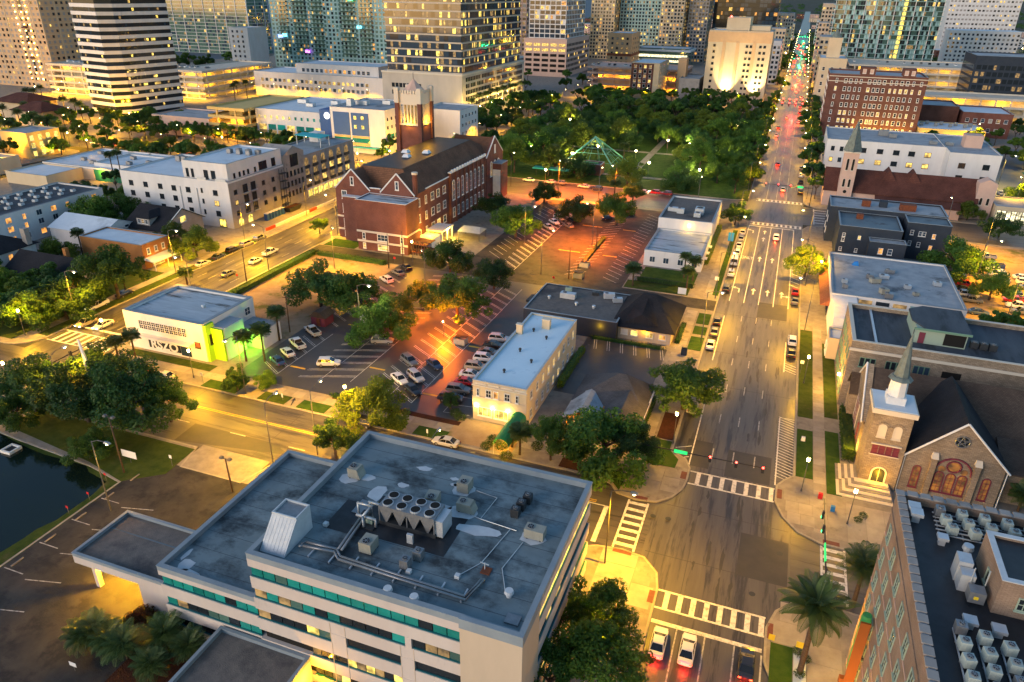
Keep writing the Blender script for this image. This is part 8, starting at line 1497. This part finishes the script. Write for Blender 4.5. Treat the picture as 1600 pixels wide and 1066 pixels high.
for x, y, k, rz, pw, c, l in (
 (-9.6, 108.2, 'post', 0, 1500, YL, 'post lamp glowing beside the silver pickup on the right street'),
 (11.2, 139.2, 'post', 0, 1500, YL, 'post lamp glowing beside the black parked car at the right kerb'),
 (11.2, 102.2, 'post', 0, 1500, YL, 'post lamp glowing by the hatched kerb in front of the church'),
 (*(-149.0, 98.4), 'post', 0, 2600, YL, 'post lamp glowing under the left street trees'),
 (*(-128.6, 101.2), 'post', 0, 2600, YL, 'post lamp glowing beside the palms of the retro building'),
 (*(-101.6, 96.7), 'post', 0, 2600, YL, 'post lamp glowing in front of the retro building wall'),
 (*(-129.5, 79.9), 'post', 0, 2200, YL, 'post lamp glowing at the left edge by the pond trees'),
 (*(-66.1, 95.6), 'post', 0, 2200, YL, 'post lamp glowing inside the round tree by the lot'),
 (*(-64.0, 83.1), 'cobra', 1.57, 4200, YL, 'cobra lamp behind the lit tree at the back of the office'),
 (11.8, 68.6, 'post', 0, 900, YL, 'post lamp glowing beside the date palm trunk'),
 (-10.2, 57.4, 'post', 0, 1100, YL, 'post lamp glowing inside the trees over the waiting cars'),
 (-13.6, 75.6, 'cobra', 0, 5600, YL, 'cobra lamp flooding the corner beside the office'),
 (-68.2, 77.2, 'cobra', 1.57, 4600, YL, 'cobra lamp leaning over the cross street behind the office wing'),
 (-112, 77.0, 'cobra', 1.57, 3200, YL, 'cobra lamp over the cross street by the pond grove'),
 (-40, 77.0, 'cobra', 1.57, 3000, YL, 'cobra lamp behind the back parapet of the office'),
 (-88, 95.2, 'cobra', -1.57, 3400, YL, 'cobra lamp on the upper kerb of the cross street'),
 (-125.6, 124, 'cobra', 3.14, 6300, YL, 'cobra lamp beside the retro building on the left avenue'),
 (-144.6, 108, 'cobra', 0, 4200, YL, 'cobra lamp at the far side of the left crosswalk'),
 (-146, 140, 'cobra', 0, 6300, YL, 'cobra lamp in front of the orange shop'),
 (-146, 168, 'cobra', 0, 6750, YL, 'cobra lamp at the avenue by the street tree'),
 (-125.6, 152, 'cobra', 3.14, 6750, YL, 'cobra lamp beside the long hedge of the sandy lot'),
 (-125.6, 186, 'cobra', 3.14, 6300, YL, 'cobra lamp at the school corner on the avenue'),
 (-146.5, 200, 'cobra', 0, 6300, YL, 'cobra lamp at the construction barriers'),
 (-146.5, 232, 'cobra', 0, 4200, YL, 'cobra lamp in front of the arcade of the apartments'),
 (-110, 160, 'cobra', -.8, 5700, YL, 'cobra lamp over the sandy lot beside the hedge'),
 (-10.2, 150, 'cobra', 0, 5200, YL, 'cobra lamp on the left kerb by the restaurant'),
 (-10.2, 178, 'cobra', 0, 5600, YL, 'cobra lamp on the left kerb just past the alley'),
 (-10.2, 212, 'cobra', 0, 5200, YL, 'cobra lamp beside the row of white cars'),
 (-10.0, 244, 'cobra', 0, 5200, YL, 'cobra lamp at the left corner of the next intersection'),
 (11.2, 166, 'cobra', 3.14, 5200, YL, 'cobra lamp at the right kerb before the grey roof'),
 (11.2, 196, 'cobra', 3.14, 5600, YL, 'cobra lamp beside the red and grey parked cars'),
 (11.2, 226, 'cobra', 3.14, 5600, YL, 'cobra lamp by the navy building'),
 (14.2, 200, 'post', 0, 1600, YL, 'post lamp under the tile canopy of the grey-roofed shops'),
 (*(-64.1, 132.0), 'post', 0, 6000, OR, 'orange glowing lamp in the dark lot beside the largest oak'),
 (*(-76.3, 147.9), 'cobra', 2.2, 5200, OR, 'orange cobra lamp behind the bare-looking lot tree'),
 (*(-80.9, 125.2), 'cobra', 0, 500, WH, 'tall unlit-looking lot lamp among the middle rows'),
 (*(-93.0, 173.2), 'post', 0, 1700, YL, 'amber lamp at the alley corner of the school box'),
 (*(-78.4, 265.3), 'cobra', -1.2, 17875, OR, 'orange lamp at the far left of the upper lot'),
 (*(-49.7, 206.6), 'cobra', 2.6, 17875, OR, 'orange lamp in the middle of the upper lot'),
 (*(-56.3, 177.3), 'cobra', .4, 4600, YL, 'yellow lamp at the alley end of the upper lot'),
 (*(-56.3, 264.6), 'cobra', -1.9, 15321, OR, 'orange lamp behind the tallest tree of the upper lot'),
 (*(-68.5, 198.7), 'cobra', 0, 3600, YL, 'yellow lamp left of the upper lot stalls'),
 (-60, 254.5, 'cobra', 1.57, 3600, YL, 'cobra lamp on the street before the park, middle one'),
 (-25, 254.5, 'cobra', 1.57, 3600, YL, 'cobra lamp on the street before the park, right one'),
 (-98, 266, 'cobra', 1.57, 3200, YL, 'cobra lamp behind the school on the park street'),
 (54, 182, 'cobra', 0, 5200, YL, 'cobra lamp at the near left of the amber lot'), (54, 215, 'cobra', 0, 5200, YL, 'cobra lamp in the middle of the amber lot'), (72, 200, 'cobra', 3.14, 5200, YL, 'cobra lamp on the right of the amber lot'), (60, 240, 'cobra', 0, 4600, YL, 'cobra lamp at the far end of the amber lot'),
 (52, 257.5, 'cobra', 1.57, 3400, YL, 'cobra lamp on the street right of the navy building'), (80, 300, 'cobra', 1.57, 3400, YL, 'lamp in front of the lit glazed hall'), (84, 345, 'cobra', 0, 5200, (1, .66, .10), 'cobra lamp in the yellow car park by the white block'), (104, 380, 'cobra', 0, 5200, (1, .66, .10), 'second cobra lamp in the yellow car park'), (86, 430, 'cobra', 0, 4600, YL, 'cobra lamp right of the lit annexe'), (17.6, 96.4, 'post', 0, 600, YL, 'post lamp at the corner of the church steps'),
 (-84, 60, 'cobra', 0, 600, YL, 'lamp at the pond side of the stained car park')):
    m_ = k == 'cobra'; tag(lamp(x, y, k, rz, pw*((1.2 if abs(x) < 12 and y > 100 else 1.7) if m_ else 1), c, s=1.35 if m_ else (.62 if c == OR else 1)), l, 'lamp', 'street lamps')
for i, p in enumerate(((-79.1, 328.1), (-85.5, 308.1), (-51.0, 302.4), (-52.1, 356.0), (-61.0, 324.5), (-93.2, 354.3), (-86.1, 272.9), (-73.6, 359.7), (-25.2, 334.8), (-41.6, 352.6), (-83.6, 367.6), (-106.7, 315.8), (-30.0, 297.4), (-25.0, 413.8), (-111.6, 394.7))): tag(lamp(*p, 'post', 0, 2200, WH), 'white park lamp, %s counted along the lawns and paths' % ordw(i+1), 'lamp', 'park lamps')
for o in [o for o in bpy.data.objects if o.get('group') == 'park lamps']:
    for ch in o.children:
        if ch.name.startswith('globe'): ch.scale = (1.8, 1.8, 1.02)
fl = []
for i, y in enumerate(range(292, 1500, 38)):
    for x in (-10.4, 11.0): fl.append(lamp(x, y, 'cobra', 0 if x < 0 else 3.14, 4200 if y < 900 else 3000, YL, light=y < 1000, s=1.3))
for k, sgn_ in enumerate((-1, 1)): series([o for o in fl if o.location.x*sgn_ > 0], 'lamp on the %s side of the far street, # from the camera' % ('left', 'right')[k], 'lamp', 'far street lamps', key=lambda o: o.location.y)
fl = [lamp(x, y, 'cobra', rz, 4200, YL) for x, y, rz in [(-165-i*24, 255, 1.57) for i in range(9)]+[(-176-i*24, 281, -1.57) for i in range(10)]]; series(fl, 'lamp along the lit street behind the white roofs, # from the left', 'lamp', 'lit street lamps')
fl = [lamp(-146, y, 'cobra', 0, 4600, YL) for y in range(284, 640, 30)]; series(fl, 'lamp along the avenue beside the park, # from the camera', 'lamp', 'avenue lamps', key=lambda o: o.location.y)
fl = [lamp(-175, y, 'post', 0, 2600, (1, .66, .14)) for y in range(402, 510, 18)]; series(fl, 'golden lamp at the foot of the big office tower, # from the camera', 'lamp', 'office tower lamps', key=lambda o: o.location.y)
fl = [lamp(x, 524.5, 'cobra', 1.57, 4200, YL) for x in range(-135, -15, 20)]; series(fl, 'lamp on the street beyond the park, # from the left', 'lamp', 'lamps beyond the park')
fl = [lamp(*p, 'post', 0, 2800, YL) for p in ((-395.6, 300.4), (-318.0, 243.9), (-316.5, 256.2), (-294.2, 246.8), (-478.8, 371.9), (-452.3, 367.5), (-310.5, 224.6), (-292.2, 203.6), (-325.6, 289.1), (-333.2, 313.5), (-265.6, 279.3), (-244.9, 277.0), (-159.8, 299.5), (-159.4, 280.7), (-156.7, 334.3), (-169.4, 270.8))]; series(fl, 'golden lamp among the left gardens and clinic front, # from the left', 'lamp', 'left garden lamps')
fl = [lamp(x, 435, 'cobra', -1.57, 5200, YL) for x in range(-350, -250, 18)]+[lamp(x, 402, 'cobra', -1.57, 5200, YL) for x in range(-396, -364, 15)]+[lamp(x, 383, 'cobra', -1.57, 5200, YL) for x in range(-480, -430, 16)]+[lamp(x, 312, 'post', 0, 2600, YL) for x in range(-380, -335, 11)]; series(fl, 'added glow lamp before the long hotel, garages and striped tower, # from the left', 'lamp', 'added skyline glow lamps')  # lamp rows added to give these facades a city glow
fl = [lamp(RT.uniform(-480, 330), RT.uniform(560, 1500), 'post', 0, 2000, YL, light=i % 3 == 0, s=1.6) for i in range(70)]; fl.sort(key=lambda o: o.location.y)
for j in range(0, 70, 14): series(fl[j:j+14], 'distant lamp in depth band %s of the far city, # from the left' % ('one', 'two', 'three', 'four', 'five')[j//14], 'lamp', 'distant city lamps')
# ---- traffic signals
def sighead(par, x, y, z, lit, face='F', s=1.0):
    h = box('signal_head', 'pole_dark', x-.2*s, x+.2*s, y-.12*s, y+.12*s, z-.6*s, z+.6*s, par)
    for k, m in enumerate(('sig_red', 'sig_amber', 'sig_green')):
        on_ = m == lit; o = MB().cyl(0, 0, 0, .08, .15*s, n=10).build('lens', m if on_ else 'metal_dark', h if False else par, loc=(x, y-.12*s, z+(.38-.38*k)*s)); o.rotation_euler = (math.pi/2, 0, 0); WM[o] = Matrix.LocRotScale(o.location, o.rotation_euler, o.scale)
def mast(label, px, py, ex, ey, z, heads, lit, sign=None, s=1.0):
    e = empty('traffic_signal', (px, py, .15), 0, label, 'traffic signal', 'traffic signals'); MB().tube(((px, py, .1), (px, py, z+.6)), .16*s, 8, r2=.12*s).build('pole', 'pole_dark', e, True); MB().tube(((px, py, z), (ex, ey, z+.25)), .11*s, 8, r2=.06*s).build('mast_arm', 'pole_dark', e, True)
    for t in heads: sighead(e, px+(ex-px)*t, py+(ey-py)*t-.2, z+.1, lit, s=s)
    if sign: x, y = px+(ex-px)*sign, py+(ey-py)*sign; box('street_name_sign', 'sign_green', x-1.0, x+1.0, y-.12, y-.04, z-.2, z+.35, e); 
    return e
mast('mast arm traffic signal with three red lights and a green street sign', -14.5, 96.5, 5.6, 96.5, 6.4, (.58, .77, .96), 'sig_red', .36)
m2 = mast('mast arm traffic signal over the right crosswalk by the date palm', 13.2, 77.0, 13.2, 92, 6.4, (), 'sig_red')
for y in (85.5, 88.6): box('signal_head', 'pole_dark', 12.9, 13.2, y-.2, y+.2, 5.8, 7.0, m2); box('lens', 'sig_green', 12.86, 12.9, y-.12, y+.12, 5.9, 6.15, m2)
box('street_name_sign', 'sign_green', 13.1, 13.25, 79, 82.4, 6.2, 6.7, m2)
mast('mast arm traffic signal over the left intersection by the pond trees', -120, 77.0, -120, 95.5, 6.6, (), 'sig_red'); m3 = bpy.data.objects['traffic_signal.002']
for y in (82, 86.5, 90.5): box('signal_head', 'pole_dark', -120.3, -119.9, y-.18, y+.18, 6.1, 7.2, m3)
mast('distant mast arm signal with red lights at the next intersection', 12.0, 281.5, -7, 281.5, 6.6, (.4, .62, .85), 'sig_red', .22)
for i, (y, c) in enumerate(((524, 'sig_red'), (505, 'sig_red'), (719, 'sig_red'), (700, 'sig_amber'), (909, 'sig_green'), (890, 'sig_green'), (1119, 'sig_green'), (1100, 'sig_green'), (1369, 'sig_green'), (1350, 'sig_green'))): 
    e = mast('distant span of glowing traffic lights on the far street, %s from the camera' % ordw(i+1), 11.8, y, -8, y, 7, (.28, .48, .68, .88), c, None, 1.6+y/900); plight(e, (1, y-2, 6.2), 1500 if c != 'sig_amber' else 1200, {'sig_red': (1, .05, .03), 'sig_green': (.02, 1, .25), 'sig_amber': (1, .35, .05)}[c])
# ---- poles, signs, small things
def upole(x, y, h, label, arms=True):
    e = empty('utility_pole', (x, y, .15), 0, label, 'utility pole', 'utility poles'); MB().tube(((x, y, .1), (x+.1, y, h)), .15, 8, r2=.09).build('pole', 'wood_pole', e, True)
    if arms: box('crossarm', 'wood_pole', x-.9, x+.9, y-.06, y+.06, h-.6, h-.45, e)
    return e
upole(*(-96.8, 121.3), 9, 'utility pole with crossarms beside the red shed'); upole(*(-96.6, 166.0), 10, 'left wooden pole in front of the school box', False); upole(*(-94.2, 169.8), 10, 'right wooden pole in front of the school box', False); upole(*(-126.1, 143.4), 9, 'wooden pole at the end of the sandy lot hedge', False); upole(*(-48.4, 176.9), 9, 'wooden pole at the alley dumpsters', False); upole(*(-47.4, 202.4), 8, 'wooden pole in the middle of the upper lot', False); upole(*(-7.9, 196.2), 9, 'slim pole on the verge by the white cars', False); upole(*(-149.5, 126.5), 9, 'wooden pole at the avenue under the tall tree', False)
def flood(x, y, h, label):
    e = empty('flood_light_pole', (x, y, .15), 0, label, 'light pole', 'flood light poles'); MB().tube(((x, y, .1), (x-.2, y, h)), .14, 8, r2=.1).build('pole', 'wood_pole', e, True); MB().tube(((x-.9, y, h), (x+.6, y, h)), .05, 6).build('arm', 'pole_dark', e)
    for s in (-.9, .6): MB().hull([(x+s-.3, y-.3, h), (x+s+.3, y-.3, h), (x+s+.3, y+.3, h), (x+s-.3, y+.3, h)], [(x+s-.2, y-.2, h+.3), (x+s+.2, y-.2, h+.3), (x+s+.2, y+.2, h+.3), (x+s-.2, y+.2, h+.3)]).build('lamp_head', 'pole_grey', e)
flood(-89.5, 67.8, 10.4, 'tall wooden pole with twin unlit lamps by the pond'); flood(*(-70.4, 70.0), 6.2, 'pole with twin unlit lamps in front of the office wing')
def sign(x, y, w, h, zt, mat, label, rz=0.0, post='pole_grey'):
    e = empty('sign', (x, y, .15), rz, label, 'sign', None)
    for n, me in (('post', MB().cyl(0, 0, 0, zt, .035, n=6).mesh('post', [post])), ('plate', MB().box(-w/2, w/2, -.06, -.03, zt-h, zt).mesh('plate', [mat]))): o = bpy.data.objects.new(n, me); col.objects.link(o); o.parent = e
    return e
for p, w, h, z, m, l in (((-90.5, 70.2), 3.0, 1.3, 2.4, 'sign_white', 'wide white sign board on the lawn by the pond'), ((-90.5, 65.3), .4, .4, 1.4, 'sign_red', 'small red sign at the pond edge, right of three'), ((-89.0, 60.8), .4, .4, 1.4, 'sign_red', 'small red sign at the pond edge, middle of three'), ((-89.1, 57.3), .4, .4, 1.4, 'sign_red', 'small red sign at the pond edge, left of three'), ((-83.7, 71.9), .5, .6, 2.2, 'sign_white', 'small sign at the driveway kerb'), ((-17.7, 170.1), 2.0, 1.6, 4.6, 'sign_white', 'square white sign on a pole at the restaurant corner'), ((-10.5, 218.4), 1.6, 2.6, 5.5, 'sign_blue', 'bright blue sign by the row of white cars'), ((-10.9, 185.8), 1.0, 1.0, 3.0, 'sign_white', 'white sign board on the verge before the alley'), ((-51.0, 171.8), .6, .6, 2.2, 'sign_red', 'stop sign at the alley end of the upper lot'), ((-96.6, 169.4), .6, .6, 2.2, 'sign_red', 'red sign between the wooden poles by the school'), ((-128.1, 142.5), .6, .6, 2.0, 'sign_red', 'red stop sign by the avenue hedge'), ((-98.2, 95.5), .5, .7, 2.4, 'sign_white', 'white parking sign beside the lamp at the retro building'), ((-80.0, 95.7), .3, .8, 1.5, 'sign_white', 'parking meter post on the left grass panel'), ((-49.6, 94.7), .3, .8, 1.5, 'sign_white', 'parking meter post on the right grass panel'), ((8.1, 69.8), .7, .9, 1.3, 'sign_yellow', 'small yellow sign at the kerb by the date palm'), ((11.1, 68.5), .9, .9, 2.6, 'sign_yellow', 'yellow and white sign in front of the date palm'), ((10.5, 143.3), .7, .7, 3.0, 'sign_white', 'small white sign on the church verge'), ((-65.2, 37.3), 1.0, .6, 1.4, 'sign_white', 'white sign board at the mulch bed'), ((-12.8, 95.7), .4, .5, 2.0, 'sign_white', 'pedestrian sign at the lawn by the corner'), ((-28.0, 56.4), .1, .1, .3, 'sign_white', 'x')):
    if l != 'x': sign(*p, w, h, z, m, l)
for i, (x, y) in enumerate(((11.3, 117.3), (-12.8, 97.0), (15.6, 98.7), (13.9, 101.3))):
    e = empty('utility_box', (x, y, .15), 0, 'small %s near the %s' % (('white cabinet', 'white control cabinet', 'blue bollard', 'red and black push button post')[i], ('church verge', 'signal pole lawn', 'church corner plaza', 'church corner kerb')[i]), 'cabinet'); box('cabinet', ('sign_white', 'trim_white', 'sign_blue', 'sign_red')[i], x-.3, x+.3, y-.25, y+.25, .15, .9 if i < 2 else 1.1, e); box('plinth', 'concrete', x-.4, x+.4, y-.35, y+.35, .15, .22, e)
ft = empty('pond_float', (*(-111.7, 65.9), .02), 0, 'small white square float on the pond', 'float'); x, y = (-111.7, 65.9); mb = MB(); ring(mb, x-1.1, x+1.1, y-1.1, y+1.1, 0, .5, .3); mb.build('rim', 'trim_white', ft); box('deck', 'pole_dark', x-.8, x+.8, y-.8, y+.8, 0, .25, ft)
ob = empty('obelisk', (*(-112.0, 83.5), .15), 0, 'slender white sculpture rising from the pond trees', 'sculpture'); x, y = (-109.2, 80.9); MB().cyl(x, y, 0, 10, .35, .3, 8).build('shaft', 'trim_white', ob); MB().hull([(x-.3, y, 10), (x+.3, y, 10), (x+.3, y+.3, 10), (x-.3, y+.3, 10)], [(x-.6, y, 14), (x-.2, y, 14), (x-.2, y+.2, 14), (x-.6, y+.2, 14)]).build('blade', 'trim_white', ob)
# ---- glass pyramid pavilion in the park
py_ = empty('glass_pyramid', (-77, 312, 0), label='open teal steel pyramid frame over the small park pavilion', cat='pavilion'); ap_ = Vector((-77.5, 316, 12.5)); bs_ = [Vector(v) for v in ((-91, 304.8, .2), (-65, 304.5, .2), (-65, 329, .2), (-91, 329, .2))]
for i in range(4): MB().tube((bs_[i], ap_), .3, 6).build('edge_beam', 'steel_teal', py_)
for i in range(4):
    a, b = bs_[i], bs_[(i+1) % 4]
    for t in (.25, .5, .75):
        MB().tube((a.lerp(ap_, t), b.lerp(ap_, t)), .08, 5).build('cross_beam', 'steel_teal', py_); MB().tube((a.lerp(b, t), ap_), .07, 5).build('rib', 'steel_teal', py_)
bld('park_pavilion', 'small brick pavilion with dark rim roof below the glass pyramid', -86, -70, 297, 304, 4.6, 'brick_red', 'roof_dark', .4); box('green_roof', 'green_wall', -84, -72, 299, 302, 4.3, 4.7, bpy.data.objects['park_pavilion'])
bn = empty('bus_shelter', (-88, 290, 0), label='teal-roofed shelter at the left front of the park', cat='shelter'); box('roof', 'canopy_teal', -96, -80, 286, 290, 3.2, 3.6, bn)
for x in (-95, -88, -81): box('post', 'pole_dark', x-.1, x+.1, 287.9, 288.1, .15, 3.2, bn)
fe = empty('lawn_fence', (-24, 183, 0), label='dark iron fence around the small lawn by the alley', cat='fence')
for i in range(29): x = -31.2+i*.52; box('picket', 'pole_dark', x-.03, x+.03, 182.2, 182.26, .15, 1.7, fe)
for z in (.4, 1.6): box('rail', 'pole_dark', -31.3, -16.5, 182.27, 182.32, z, z+.06, fe)
